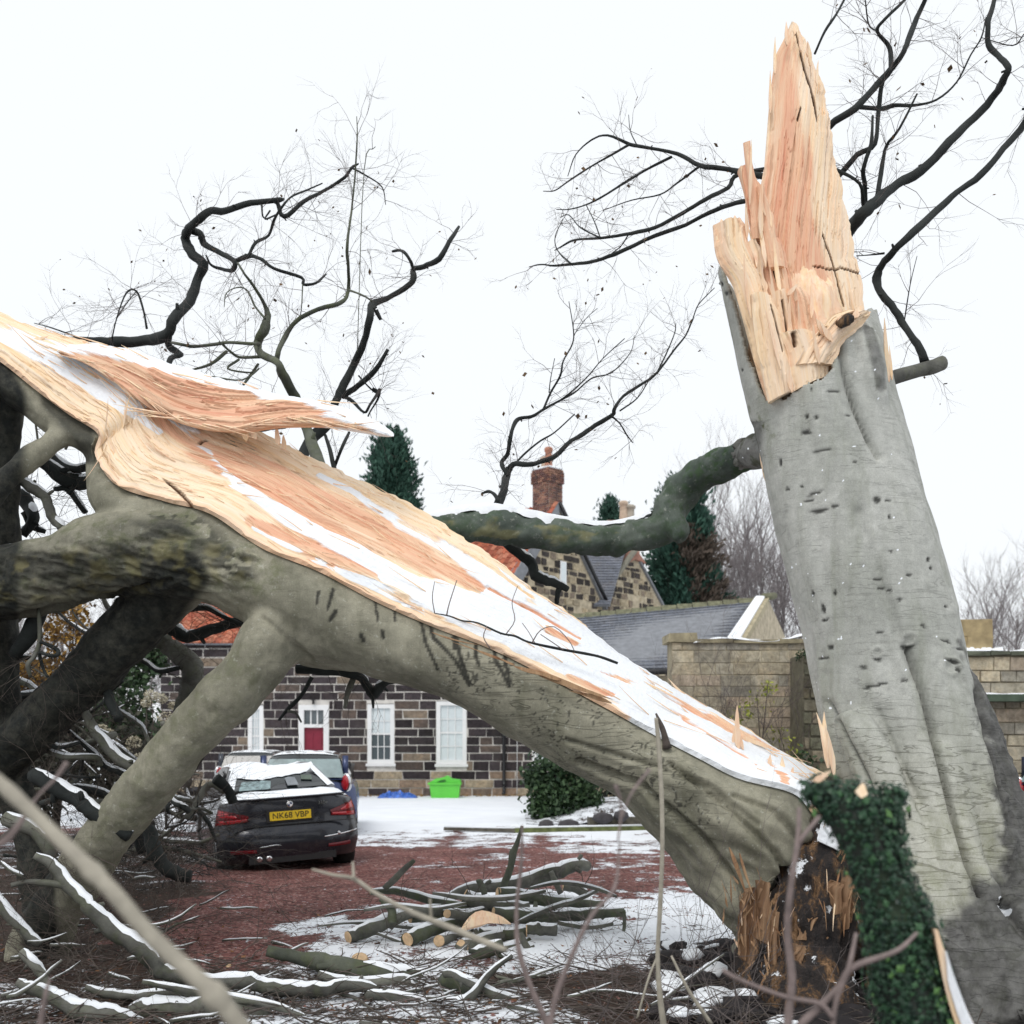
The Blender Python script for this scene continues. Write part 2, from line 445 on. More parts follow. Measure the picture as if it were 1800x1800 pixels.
qx = qx + (fbm(_pp * .9, 101, 4) - .5) * 420 + (fbm(_pp * 5, 103, 3) - .5) * 90; qy0 = qy.copy(); qy = qy + ((fbm(_pp * [.5, .9, 1], 105, 4) - .5) * 90 + (fbm(_pp * 5, 107, 3) - .5) * 30) * np.clip((qy - 1400) / 80, .12, 1)
def bx(x0, x1, y0, y1, s=14, amp=1.0):
    s = s * 1.6
    return amp * sstep(x0 - s, x0 + s, qx) * (1 - sstep(x1 - s, x1 + s, qx)) * sstep(y0 - s * .5, y0 + s * .5, qy) * (1 - sstep(y1 - s * .5, y1 + s * .5, qy))
snow = bx(-9e9, 9e9, 1300, 1462, 20, 1.0)
snow = np.maximum(snow, bx(590, 1250, 1450, 1505 , 14, .60))
snow = np.maximum(snow, bx(1000, 1230, 1440, 1475, 8, .85))
snow = np.maximum(snow, bx(1040, 1330, 1512, 1540, 12, .52))
snow = np.maximum(snow, bx(600, 1000, 1500, 1530, 12, .28))
snow = np.maximum(snow, bx(930, 1330, 1565, 1700, 16, .74))
snow = np.maximum(snow, bx(500, 960, 1625, 1720, 18, .66))
snow = np.maximum(snow, bx(640, 1000, 1585, 1640, 20, .48))
snow = np.maximum(snow, bx(380, 1000, 1715, 2400, 16, .60))
snow = np.maximum(snow, bx(-200, 260, 1700, 2400, 16, .50))
snow = np.maximum(snow, bx(-3000, 380, 1300, 1560, 30, .45))
snow = np.maximum(snow, bx(1500, 9e9, 1300, 2600, 30, .5))
snow = np.maximum(snow, .335)
for x_ in (-1.2, .35): snow = snow - .16 * np.exp(-((X - x_ - (Y - 15) * .06) / .16) ** 2) * sstep(14.5, 16, Y) * (1 - sstep(25, 30, Y))
litter = np.maximum(bx(-9e9, 9e9, 1690, 9e9, 24), bx(-9e9, 330, 1480, 9e9, 60))
litter = np.maximum(litter, bx(1230, 9e9, 1560, 9e9, 40)); litter = np.maximum(litter, bx(-9e9, 9e9, 1300, 1440, 20, .5))
dark_zone = bx(1230, 1700, 1640, 9e9, 30)  # near-black ground round the broken base
V3 = np.stack([X, Y, H + sstep(.5, .8, snow) * .01], 1)
ii = np.arange(nx * ny).reshape(ny, nx)
faces = np.stack([ii[:-1, :-1], ii[:-1, 1:], ii[1:, 1:], ii[1:, :-1]], -1).reshape(-1, 4)
me = bpy.data.meshes.new('ground'); me.from_pydata(V3.tolist(), [], faces.tolist()); me.update()
me.polygons.foreach_set('use_smooth', [True] * len(me.polygons))
attr(me, 'paint', np.stack([snow, litter, dark_zone], 1))
m, n, b = mat('ground_gravel_snow'); v = tc(n); r, g, bl, _ = rgb_attr(n, 'paint')
vor = N(n, 'ShaderNodeTexVoronoi'); vor.inputs['Scale'].default_value = 42; n.links.new(v, vor.inputs['Vector'])
sc_ = N(n, 'ShaderNodeSeparateColor'); n.links.new(vor.outputs['Color'], sc_.inputs[0])
grav = ramp(n, sc_.outputs[0], [(0, (.075, .032, .030)), (.5, (.16, .062, .055)), (.85, (.25, .11, .095)), (1, (.36, .25, .22))])
grav = mixc(n, .8, grav, ramp(n, noise(n, v, 1.3, 7, .7), [(.3, .2), (.7, .74)]), 'OVERLAY')
lit = ramp(n, noise(n, v, 22, 6, .75), [(.3, (.012, .009, .008)), (.55, (.05, .03, .022)), (.75, (.13, .075, .05))])
c = mixc(n, ramp(n, mth(n, 'ADD', g, mth(n, 'MULTIPLY', mth(n, 'SUBTRACT', noise(n, v, 3, 5), .5), 1.0)), [(.4, 0.0), (.62, 1.0)]), grav, lit)
c = mixc(n, mth(n, 'MULTIPLY', bl, .8), c, (.008, .008, .01))
ns = mth(n, 'ADD', mth(n, 'MULTIPLY', noise(n, v, 2.6, 6, .68), .55), mth(n, 'MULTIPLY', noise(n, v, 26, 4, .7), .45))
sf = mth(n, 'ADD', r, mth(n, 'MULTIPLY', mth(n, 'SUBTRACT', ns, .5), 2.0))
sm = ramp(n, sf, [(.50, 0.0), (.60, 1.0)])
scol = ramp(n, noise(n, v, 1.2, 5), [(.3, (.78, .81, .86)), (.7, SNOW)])
c = mixc(n, sm, c, scol); n.links.new(c, b.inputs['Base Color']); b.inputs['Roughness'].default_value = .85; b.inputs['Specular IOR Level'].default_value = .25
hh = mth(n, 'ADD', mth(n, 'MULTIPLY', vor.outputs['Distance'], -.6), mth(n, 'MULTIPLY', sm, 1.2)); hh = mth(n, 'ADD', hh, mth(n, 'MULTIPLY', noise(n, v, 60, 4), .5))
bump(n, hh, .9, .012, b)
M_GROUND = m
setting('ground', me, M_GROUND)
def gh(x, y): return float(ground_h(np.array([float(x)]), np.array([float(y)]))[0])

# ------------------------------------------------------------------ fallen tree
FT = thing('fallen_tree', 'huge fallen beech trunk split open lengthwise, snow lying on its raw orange wood', 'tree', (2.2, 7.0, 0))
ST = [  # near rim L, far rim U, underside B, centre depth
 ((1432, 1432), (1446, 1366), (1298, 1690), 6.85),
 ((1395, 1393), (1398, 1345), (1275, 1648), 6.85), ((1300, 1367), (1345, 1308), (1215, 1565), 6.9),
 ((1230, 1332), (1290, 1272), (1158, 1485), 6.95), ((1150, 1290), (1228, 1240), (1090, 1414), 7.0),
 ((1060, 1240), (1170, 1205), (1000, 1360), 7.0), ((960, 1187), (1100, 1162), (900, 1302), 7.05),
 ((860, 1138), (1010, 1092), (790, 1238), 7.1), ((760, 1100), (930, 1034), (700, 1203), 7.1),
 ((660, 1056), (840, 968), (610, 1180), 7.15), ((560, 1003), (740, 903), (520, 1165), 7.2),
 ((460, 962), (650, 858), (440, 1100), 7.2), ((370, 902), (560, 815), (340, 1030), 7.25),
 ((290, 880), (480, 775), (240, 960), 7.3), ((205, 852), (400, 735), (165, 905), 7.3),
 ((168, 800), (335, 690), (150, 835), 7.35), ((172, 762), (290, 660), (143, 800), 7.35),
 ((120, 727), (220, 632), (100, 775), 7.4), ((60, 682), (140, 602), (40, 735), 7.4),
 ((0, 634), (60, 580), (-15, 700), 7.4), ((-100, 570), (-40, 535), (-120, 650), 7.4)]
D = []
for (L, U, B, Yc) in ST:
    r = math.hypot(L[0] - B[0], L[1] - B[1]) / F * Yc * .62 + .06
    D.append((L[0], L[1], U[0], U[1], B[0], B[1], Yc, min(r, .48)))
DS = catmull(D, 6); body = Buf(); NR = 26
for q in DS:
    L = np.array(q[0:2]); U = np.array(q[2:4]); B = np.array(q[4:6]); Yc, r = q[6], q[7]
    a0 = RAD(-32); ring = []
    for k in range(NR):
        t = k / (NR - 1)
        if t < .5:
            ph = a0 + (RAD(90) - a0) * (t / .5); fr = (math.sin(ph) - math.sin(a0)) / (1 - math.sin(a0)); xy = L + (B - L) * fr; y = Yc - r * math.cos(ph)
        else:
            ph = RAD(90) + (RAD(212) - RAD(90)) * ((t - .5) / .5); fr = (math.sin(ph) - math.sin(RAD(212))) / (1 - math.sin(RAD(212))); xy = U + (B - U) * fr; y = Yc - r * math.cos(ph)
        ring.append(P(xy[0], xy[1], y))
    body.v += ring
S = len(DS)
for i in range(S - 1):
    for k in range(NR):
        a = i * NR + k; c = i * NR + (k + 1) % NR; body.f.append((a, c, c + NR, a + NR))
body.f.append(tuple(range(NR))); body.f.append(tuple(reversed(range((S - 1) * NR, S * NR))))
LIMBS = [
 [(520, 1080, 62, 7.1), (440, 1010, 80, 7.1), (330, 975, 82, 7.15), (200, 972, 76, 7.2), (100, 1005, 66, 7.2), (0, 1030, 64, 7.25), (-140, 1060, 62, 7.3)],
 [(340, 1000, 56, 7.3), (270, 1060, 52, 7.45), (170, 1172, 49, 7.6), (60, 1278, 47, 7.7), (0, 1332, 44, 7.8), (-90, 1420, 46, 7.9)],
 [(520, 1075, 78, 7.12), (468, 1140, 58, 7.0), (420, 1200, 48, 6.95), (350, 1275, 46, 7.0), (262, 1380, 44, 7.15), (185, 1475, 44, 7.3), (120, 1570, 46, 7.5), (70, 1660, 50, 7.65), (50, 1730, 52, 7.7)],
 [(160, 730, 34, 7.4), (110, 765, 24, 7.3), (60, 800, 21, 7.2), (0, 855, 22, 7.1), (-70, 920, 22, 7.0)],
 [(-40, 600, 50, 7.5), (-5, 700, 42, 7.5), (-14, 800, 46, 7.6), (-20, 950, 52, 7.7), (-30, 1150, 55, 7.8), (10, 1330, 40, 7.9), (45, 1450, 26, 7.9), (70, 1600, 26, 7.8), (80, 1720, 30, 7.8)]]
for i, L in enumerate(LIMBS):
    p_, r_ = trace(L, 7, 5); body.tube(p_, r_, 16, wob=.05, seed=i)
me = remesh(body, .014, 5)
co, no = coords(me); px, py = proj(co)
# long flutes, folds and lumps
uL = np.array([.90, 0, -.43]); al = co @ uL; ac = co - np.outer(al, uL)
q = np.stack([al * .9, ac[:, 1] * 5, ac[:, 2] * 5], 1)
near_base = sstep(900, 1350, px)
fl = (fbm(q, 3, 3) - .5); d = fl * (.05 + .16 * near_base) + (fbm(co * 2.2, 4, 3) - .5) * .08 + (fbm(co * 14, 6, 3) - .5) * .014
rough = np.maximum(band(px, py, [(-80, 1050, 70), (100, 1010, 62), (300, 990, 80), (420, 990, 50)]), 0)
d += sstep(0, .4, rough) * (np.abs(fbm(np.stack([co[:, 0] * 4, co[:, 1] * 14, (co[:, 2] + co[:, 0] * .25) * 16], 1), 8, 4) - .5) * -.16 + .02)
for pts, dep in (([(1180, 1345, 9), (1280, 1420, 10), (1360, 1500, 10), (1400, 1560, 8)], .07), ([(1020, 1335, 8), (1130, 1380, 10), (1230, 1470, 12), (1290, 1560, 12), (1320, 1620, 9)], .075),
                 ([(1000, 1300, 6), (1160, 1350, 7), (1250, 1385, 6), (1330, 1450, 7)], .04), ([(1290, 1400, 8), (1360, 1430, 8), (1410, 1490, 8)], .05),
                 ([(460, 1085, 6), (500, 1120, 10), (545, 1160, 8)], .03), ([(40, 1080, 8), (180, 1050, 9), (300, 1020, 8)], .06)):
    d -= dep * np.clip(band(px, py, pts), 0, 1) ** 1.2 * (no[:, 1] < .2)
rl = np.clip(band(px, py, [(q[0][0], q[0][1], 34) for q in ST]) * 1.6, 0, 1); d = np.where(d > 0, d * (1 - rl), d) - .012 * rl
co += no * d[:, None]; put(me, co)
k = len(co); mark = np.zeros(k); front = no[:, 1] < .3
for pts in ([(740, 1085, 2), (748, 1130, 2.5), (770, 1175, 1.5)], [(755, 1090, 2), (762, 1120, 4), (800, 1160, 3), (825, 1205, 1.5)], [(797, 1120, 3), (800, 1140, 3)], [(838, 1128, 3), (836, 1150, 3), (842, 1170, 2)],
            [(800, 1110, 4), (810, 1160, 4), (826, 1200, 2)], [(868, 1135, 3), (872, 1160, 4), (895, 1205, 2.5)], [(888, 1150, 3), (890, 1170, 4), (896, 1195, 2)], [(586, 1035, 3), (576, 1070, 2)], [(590, 1075, 4), (580, 1090, 3)],
            [(660, 1055, 1.5), (664, 1090, 1.5)], [(693, 1060, 1.5), (695, 1090, 1.5)], [(672, 1110, 3), (674, 1120, 3)], [(635, 1115, 4), (640, 1125, 3)], [(560, 1040, 1.5), (558, 1060, 1.5)], [(570, 980, 5), (590, 992, 5)]):
    mark = np.maximum(mark, sstep(.15, .6, band(px, py, [(a_[0], a_[1], a_[2] + 2.6) for a_ in pts])) * front * .9)
wr = sstep(-.1, .6, band(px, py, [(820, 1180, 60), (940, 1220, 95), (1060, 1310, 100), (1160, 1370, 70), (1250, 1440, 50)])) * front
scar = (np.abs(fbm(np.stack([co[:, 0] * 15, co[:, 1] * 15, co[:, 2] * 11], 1), 21, 2) - .5) < .014) * wr * (fbm(co * 5, 23, 2) > .47)
mark = np.maximum(mark, scar * .75)
up = no[:, 2]
snow = sstep(.72, .93, up) * (.25 + .55 * fbm(co * 3, 31, 3)) * (py > 880)
snow *= 1 - sstep(0, .1, band(px, py, [(170, 880, 60), (420, 940, 90), (560, 1020, 60)]))
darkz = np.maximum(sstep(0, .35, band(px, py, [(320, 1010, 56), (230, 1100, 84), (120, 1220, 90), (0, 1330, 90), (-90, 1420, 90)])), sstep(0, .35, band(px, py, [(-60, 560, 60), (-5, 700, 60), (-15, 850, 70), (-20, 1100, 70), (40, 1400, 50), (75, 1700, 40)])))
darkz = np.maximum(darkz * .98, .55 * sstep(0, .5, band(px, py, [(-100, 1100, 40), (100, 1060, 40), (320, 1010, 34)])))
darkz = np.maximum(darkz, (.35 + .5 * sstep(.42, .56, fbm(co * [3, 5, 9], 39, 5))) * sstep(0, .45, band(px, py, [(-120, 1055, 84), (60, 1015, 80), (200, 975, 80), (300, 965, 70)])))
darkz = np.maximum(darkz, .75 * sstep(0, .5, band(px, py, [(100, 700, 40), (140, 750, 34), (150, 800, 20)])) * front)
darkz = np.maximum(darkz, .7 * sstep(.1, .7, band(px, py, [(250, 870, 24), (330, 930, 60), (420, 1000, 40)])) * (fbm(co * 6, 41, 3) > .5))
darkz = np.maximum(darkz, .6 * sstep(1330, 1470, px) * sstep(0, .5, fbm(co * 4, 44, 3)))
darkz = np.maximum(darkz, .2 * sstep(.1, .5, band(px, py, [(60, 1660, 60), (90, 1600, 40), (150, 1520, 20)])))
mossz = np.maximum(sstep(0, .4, band(px, py, [(-50, 1030, 60), (150, 960, 60), (350, 960, 90), (450, 1010, 60)])) * .45, .25 * sstep(0, .4, band(px, py, [(420, 1180, 60), (180, 1480, 60)])))
yel = sstep(.2, .6, rough) * .28 * sstep(.46, .66, fbm(co * 9, 47, 4))
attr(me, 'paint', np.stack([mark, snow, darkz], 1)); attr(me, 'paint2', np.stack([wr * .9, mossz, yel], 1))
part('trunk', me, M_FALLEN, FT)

def grid_face(rows, mat_, parent, name, paint, disp, nu_per=10, thick=.02, closed=True):
    """rows: list of (L, U) world points along the grain; a fibrous sheet between them"""
    pass
def uvlayer(me, uvv):
    l = me.uv_layers.new(name='UVMap'); vi = np.empty(len(me.loops), np.int32); me.loops.foreach_get('vertex_index', vi)
    l.data.foreach_set('uv', uvv[vi].astype(np.float32).ravel())
def wood_sheet(name, parent, L, U, steps, nv, lift, paintf, seed, amp=.035, edge=.012, thick=.05, mat_=None, bulge=0.0, jag=.02, taper=False, endjag=0):
    """split wood lying between rim lines L and U (lists of 3D points), real thickness, grain along the rims"""
    Lc = catmull(L, steps); Uc = catmull(U, steps); nu = len(Lc)
    A = np.array(Lc)[:, None, :]; B = np.array(Uc)[:, None, :]; t = np.linspace(0, 1, nv)[None, :, None]
    G = A + (B - A) * t
    seg = np.linalg.norm(np.diff((A + B)[:, 0] / 2, axis=0), axis=1); s = np.concatenate([[0], np.cumsum(seg)])
    wdt = np.linalg.norm((B - A)[:, 0], axis=1)
    uu = np.repeat(s[:, None], nv, 1); vv = t[0, :, 0][None, :] * wdt[:, None]
    dU = np.gradient(G, axis=0); dV = np.gradient(G, axis=1); nn = np.cross(dU, dV); nn /= np.linalg.norm(nn, axis=2, keepdims=True) + 1e-9
    if nn[..., 2].mean() + (-nn[..., 1]).mean() < 0: nn = -nn
    # jagged rims: shift rows along the cross direction near the edges
    jl = (fbm(np.stack([s * 14, s * 0, s * 0 + seed], 1), seed, 5) - .5) * jag * 2.6; ju = (fbm(np.stack([s * 14, s * 0 + 5, s * 0], 1), seed + 3, 5) - .5) * jag * 3.4
    cd = (B - A) / (wdt[:, None, None] + 1e-9)
    G += cd * (jl[:, None, None] * (1 - t) ** 6 + ju[:, None, None] * t ** 6)
    pf = np.stack([uu.ravel() * 1.1, vv.ravel() * 16, np.full(uu.size, seed * 1.7)], 1)
    wob = (fbm(np.stack([uu.ravel() * 1.5, vv.ravel() * 2, uu.ravel() * 0], 1), seed + 5, 3) - .5) * 2.2
    pf[:, 1] += wob * .35
    f1 = fbm(pf, seed + 7, 5); f2 = fbm(pf * [2.2, 3.4, 1], seed + 9, 3)
    st = np.floor(f1 * 8 + f2 * .8) / 8
    dsp = ((st * .8 + f1 * .2) - .5) * amp * 2.8 + (f2 - .5) * amp * .5 + (fbm(np.stack([uu.ravel() * .8, vv.ravel() * 3, uu.ravel() * 0], 1), seed + 12, 2) - .5) * amp * 1.6
    dsp = dsp.reshape(nu, nv)
    e = np.minimum(t[0, :, 0], 1 - t[0, :, 0])[None, :]
    endt = np.sin(math.pi * np.clip(np.arange(nu) / (nu - 1), 0, 1))[:, None] ** .5 if taper is True else (np.clip((nu - 1 - np.arange(nu)) / (nu * .3), 0, 1)[:, None] if taper == 'tip' else 1.0)
    dsp = (dsp * sstep(-.02, .10, e) + lift * (.5 + .5 * sstep(0, .12, e)) + bulge * np.sin(math.pi * t[0, :, 0])[None, :]) * endt
    tp = (G + nn * lift).reshape(-1, 3); px, py = proj(tp); c = paintf(px, py, uu.ravel(), (vv / (wdt[:, None] + 1e-9)).ravel(), f1, f2, dsp.ravel())
    dsp = dsp - .022 * c[:, 2].reshape(nu, nv)
    sw = sstep(.40, .62, c[:, 1]).reshape(nu, nv); base_ = lift * (.30 + .70 * sstep(0, .16, e)) + bulge * np.sin(math.pi * t[0, :, 0])[None, :] * endt
    dsp = dsp * (1 - .78 * sw) + (base_ + .012 + (fbm(pf * [3.5, .8, 1], seed + 41, 4).reshape(nu, nv) - .5) * .022) * .78 * sw
    G = G + nn * dsp[..., None]
    if endjag: rag = (fbm(np.stack([vv[0] * 22, vv[0] * 0, vv[0] * 0], 1), seed + 31, 4) - .5) * endjag; fall = np.clip(1 - np.arange(nu) / 14.0, 0, 1)[:, None, None]; ax_ = (G[14] - G[0]) / (np.linalg.norm(G[14] - G[0], axis=1, keepdims=True) + 1e-9); G = G + ax_[None] * rag[None, :, None] * fall
    top = G.reshape(-1, 3); bot = (A + (B - A) * t - nn * thick * (.15 + .85 * np.sin(math.pi * t) ** .7) * (np.sin(math.pi * np.arange(nu) / (nu - 1))[:, None, None] ** .6 * .98 + .02 if taper is True else (np.clip((nu - 1 - np.arange(nu)) / (nu * .45), .02, 1)[:, None, None] if taper == 'tip' else 1.0))).reshape(-1, 3)
    bot = bot * 1.0
    ii = np.arange(nu * nv).reshape(nu, nv); f = np.stack([ii[:-1, :-1], ii[:-1, 1:], ii[1:, 1:], ii[1:, :-1]], -1).reshape(-1, 4).tolist()
    nB = nu * nv
    # underside at low resolution shares the rim rows
    allv = np.concatenate([top, bot])
    f2_ = [(a + nB, d_ + nB, c_ + nB, b_ + nB) for (a, b_, c_, d_) in f]
    rim = [(ii[i, 0], ii[i + 1, 0], ii[i + 1, 0] + nB, ii[i, 0] + nB) for i in range(nu - 1)] + [(ii[i + 1, -1], ii[i, -1], ii[i, -1] + nB, ii[i + 1, -1] + nB) for i in range(nu - 1)]
    rim += [(ii[0, j + 1], ii[0, j], ii[0, j] + nB, ii[0, j + 1] + nB) for j in range(nv - 1)] + [(ii[-1, j], ii[-1, j + 1], ii[-1, j + 1] + nB, ii[-1, j] + nB) for j in range(nv - 1)]
    me = bpy.data.meshes.new(name); me.from_pydata(allv.tolist(), [], f + f2_ + [tuple(int(x) for x in q) for q in rim]); me.update()
    bm = bmesh.new(); bm.from_mesh(me); bmesh.ops.recalc_face_normals(bm, faces=bm.faces); bm.to_mesh(me); bm.free()
    me.polygons.foreach_set('use_smooth', [False] * len(me.polygons))
    uv = np.stack([uu.ravel(), vv.ravel() + wob * .012], 1); uvlayer(me, np.concatenate([uv, uv]))
    attr(me, 'paint', np.concatenate([c, c])); return part(name, me, mat_ or M_WOODF, parent), G, nn

def fpaint(px, py, u, v, f1, f2, dsp):
    jit = (fbm(np.stack([u * 2.2, v * 22, u * 0], 1), 61, 4) - .5)
    jit2 = (fbm(np.stack([u * 5, v * 9, u * 0], 1), 67, 3) - .5)
    sn = -np.ones(px.shape) * 3
    for pts in ([(-60, 560, 14), (0, 590, 14), (60, 612, 20), (200, 668, 30), (300, 735, 24), (360, 790, 14), (420, 850, 13), (500, 905, 15), (600, 965, 17), (700, 1020, 26), (800, 1058, 44), (900, 1100, 62), (1000, 1145, 72), (1100, 1195, 66), (1200, 1255, 60), (1300, 1320, 50), (1400, 1370, 40)],
                [(560, 835, 5), (620, 868, 8), (700, 925, 11), (800, 985, 18), (900, 1050, 34)], [(380, 885, 4), (470, 945, 8), (560, 985, 9), (650, 1030, 14), (740, 1080, 20)], [(90, 640, 10), (190, 700, 12), (280, 760, 8)]):
        sn = np.maximum(sn, band(px, py, pts))
    sa = -np.ones(px.shape) * 3
    for pts in ([(262, 722, 12), (330, 770, 18), (400, 815, 30), (520, 865, 36), (650, 925, 40), (750, 980, 36), (845, 1035, 12)], [(440, 915, 10), (560, 965, 16), (660, 1012, 9)],
                [(1050, 1180, 7), (1120, 1202, 12), (1200, 1243, 14), (1300, 1292, 12), (1362, 1318, 8)], [(1180, 1250, 5), (1260, 1302, 9), (1330, 1345, 6)], [(960, 1110, 8), (1010, 1135, 9)], [(1350, 1340, 8), (1385, 1372, 14)],
                [(860, 1035, 5), (960, 1090, 7), (1020, 1125, 5)], [(1120, 1290, 4), (1150, 1300, 5)], [(1000, 1185, 3), (1060, 1215, 5), (1080, 1222, 3)], [(150, 622, 6), (240, 660, 12), (330, 720, 10)]):
        sa = np.maximum(sa, band(px, py, pts))
    salm = sstep(-.1, .35, sa + jit * 1.6)
    s = .5 + sn * 1.1 + jit * 1.3 + jit2 * .8 - np.clip(sa, -.2, 1) * 1.1 * (sa > -.2)
    rimc = sstep(.10, .02, v + jit * .08) * sstep(1150, 700, px); s = s - rimc * 1.4
    dark = sstep(.34, .27, f2) * .35 * (f1 < .45)
    for pts in ([(288, 842, 1.5), (305, 855, 4), (335, 880, 2)], [(150, 742, 2), (172, 756, 3), (177, 768, 3)], [(350, 780, 2), (362, 772, 2)]): dark = np.maximum(dark, sstep(0, .5, band(px, py, pts)))
    orange = sstep(.035, .0, v) * .6
    return np.stack([np.clip(np.maximum(salm, orange), 0, 1), np.clip(s, -1, 1.2) * .8, dark], 1)
Lr, Ur = [], []
for (L, U, B, Yc) in ST:
    r = min(math.hypot(L[0] - B[0], L[1] - B[1]) / F * Yc * .62 + .06, .48)
    Lr.append(tuple(P(L[0], L[1], Yc - r * .87))); Ur.append(tuple(P(U[0], U[1], Yc + r * .85)))
# extra rim points so that the outline keeps its bays and lobes
def rim(pts, Ls):
    """photo rim points get the depth of the nearest loft station"""
    out = []
    for (x, y) in pts:
        best = min(Ls, key=lambda q: math.hypot(900 + q[0] / q[1] * F - x, HY - (q[2] - EYE) / q[1] * F - y)); out.append(tuple(P(x, y, best[1])))
    return out
_, FG, FN = wood_sheet('split_wood', FT, Lr, Ur, 18, 190, .05, fpaint, 3, amp=.028, thick=.05, jag=.02, endjag=.22)

# torn slab lifting off the top of the split face
def slabpaint(px, py, u, v, f1, f2, dsp):
    j = fbm(np.stack([u * 3, v * 9, u * 0], 1), 71, 4) - .5
    line = np.interp(px, [110, 200, 300, 400, 500, 600, 692], [612, 634, 664, 688, 714, 735, 764])
    s = np.clip((line - py) / 10 + 1.0 + j * 1.8, -1, 1) * .6 + .3
    dark = sstep(.36, .28, f2) * .5; dark = np.maximum(dark, .6 * sstep(0, 1, band(px, py, [(180, 660, 6), (240, 700, 8), (300, 730, 6)])))
    dark = np.maximum(dark, .34 * sstep(-.1, .5, fbm(np.stack([u * 1.2, v * 7, u * 0], 1), 75, 4) - .42)); return np.stack([np.full(px.shape, 1.0) + j * .3, s, dark], 1)
sl_b = [(100, 618), (160, 640), (210, 672), (270, 718), (340, 747), (420, 755), (500, 742), (580, 741), (640, 752), (692, 767)]
sl_t = [(110, 603), (170, 606), (225, 616), (300, 639), (360, 658), (430, 680), (505, 699), (570, 713), (640, 737), (692, 764)]
Lb = [tuple(P(x, y, 7.28 - .25 * (x / 700))) for x, y in sl_b]; Ub = [tuple(P(x, y, 7.75 - .5 * (x / 700))) for x, y in sl_t]
slab, SG, SN = wood_sheet('torn_slab', FT, Lb, Ub, 20, 80, .0, slabpaint, 12, amp=.05, thick=.12, bulge=.06, jag=.02, taper=True)
# splinters standing up from the split face
def shards(name, parent, items, m):
    for (x, y, Y, dx, dy, L, w_) in items:
        b = Buf(); L = L / F * Y; d = Vector((dx, rng.uniform(-.2, .2), -dy)).normalized()
        b.shard(P(x, y, Y), d, L, w_ / F * Y, w_ / F * Y * .5, Vector((0, 1, 0))); part(name, b, m, parent, smooth=False)
shards('splinter', FT, [(432, 775, 7.2, -.1, -1, 42, 14), (450, 772, 7.2, -.5, -1, 30, 12), (490, 782, 7.2, -.2, -1, 34, 13), (500, 790, 7.25, -.05, -1, 26, 10), (425, 760, 7.2, -.9, -.5, 30, 10),
  (1298, 1318, 6.8, -.12, -1, 78, 14), (1306, 1318, 6.8, -.3, -1, 40, 9), (1288, 1310, 6.85, .1, -1, 40, 7), (1375, 1362, 6.75, .1, -1, 34, 11), (1352, 1356, 6.75, 0, -1, 30, 12), (1390, 1370, 6.7, .2, -1, 22, 10),
  (1216, 1236, 7.3, -1, -.9, 60, 7), (1232, 1246, 7.3, -1, -.8, 66, 5), (1190, 1222, 7.3, -.8, -.5, 50, 5), (1262, 1300, 7.0, -1, -.72, 95, 6), (1330, 1300, 7.1, -1, -.45, 110, 12), (1358, 1316, 7.0, -1, -.4, 90, 10), (1300, 1276, 7.2, -1, -.5, 90, 7),
  (46, 604, 7.4, .6, -.25, 40, 9), (30, 600, 7.4, -.7, -.6, 30, 12), (20, 606, 7.4, -1, -.55, 50, 10), (68, 612, 7.4, -1, -.1, 44, 7), (282, 716, 7.2, -.6, -.4, 30, 5), (300, 726, 7.2, -.5, -.5, 34, 4)], M_WOODL)
# orange tear running along the flank
b = Buf()
for (x0, y0, x1, y1, wd) in ((760, 1112, 838, 1143, 3), (838, 1143, 905, 1170, 5), (905, 1172, 985, 1196, 8), (930, 1176, 1075, 1236, 13), (1165, 1428, 1215, 1460, 4)):
    a_ = P(x0, y0, 6.62); c_ = P(x1, y1, 6.55); b.shard(a_, c_ - a_, (c_ - a_).length, wd / F * 7, .03, Vector((0, 1, 0)))
    b.shard(c_, a_ - c_, (c_ - a_).length * .5, wd / F * 5, .02, Vector((0, 1, 0)))
part('torn_edge', b, M_WOODO, FT, smooth=False, stuff=True)
# stub and knot sticking up near the middle
b = Buf(); p_, r_ = trace([(1173, 1316, 8), (1168, 1292, 5), (1161, 1273, 4.5), (1153, 1254, 1.8)], 6.6, 3); b.tube(p_, r_, 8, wob=.15); part('broken_stub', b, M_TWIG, FT)

# rotten core and torn fibres at the break
b = Buf()
p_, r_ = trace([(1440, 1455, 36, 6.6), (1440, 1530, 62, 6.5), (1425, 1610, 78, 6.45), (1410, 1710, 82, 6.35), (1420, 1850, 110, 6.1)], 7, 5); b.tube(p_, r_, 18, wob=.1, seed=4)
p_, r_ = trace([(1350, 1600, 30, 6.65), (1345, 1690, 50, 6.6), (1330, 1800, 70, 6.5)], 7, 4); b.tube(p_, r_, 14, wob=.1, seed=5)
p_, r_ = trace([(1440, 1560, 70, 6.6), (1540, 1640, 70, 6.5), (1600, 1720, 80, 6.3), (1640, 1840, 100, 6.0)], 7, 4); b.tube(p_, r_, 14, wob=.1, seed=6)
me = remesh(b, .03, 1); co, no = coords(me); rd = np.abs(fbm(np.stack([co[:, 0] * 9, co[:, 1] * 9, co[:, 2] * 2.6], 1), 15, 4) - .5)
co += no * (-.30 * rd + .03)[:, None] + no * ((fbm(co * 18, 18, 3) - .5) * .06)[:, None]; put(me, co)
M_ROT, n, b_ = mat('rotten_core'); v = tc(n)
c = ramp(n, noise(n, mapping(n, v, (9, 9, 2.2)), 1, 6, .75), [(.35, (.006, .005, .006)), (.50, (.028, .02, .017)), (.57, (.13, .07, .03)), (.66, (.36, .21, .11))])
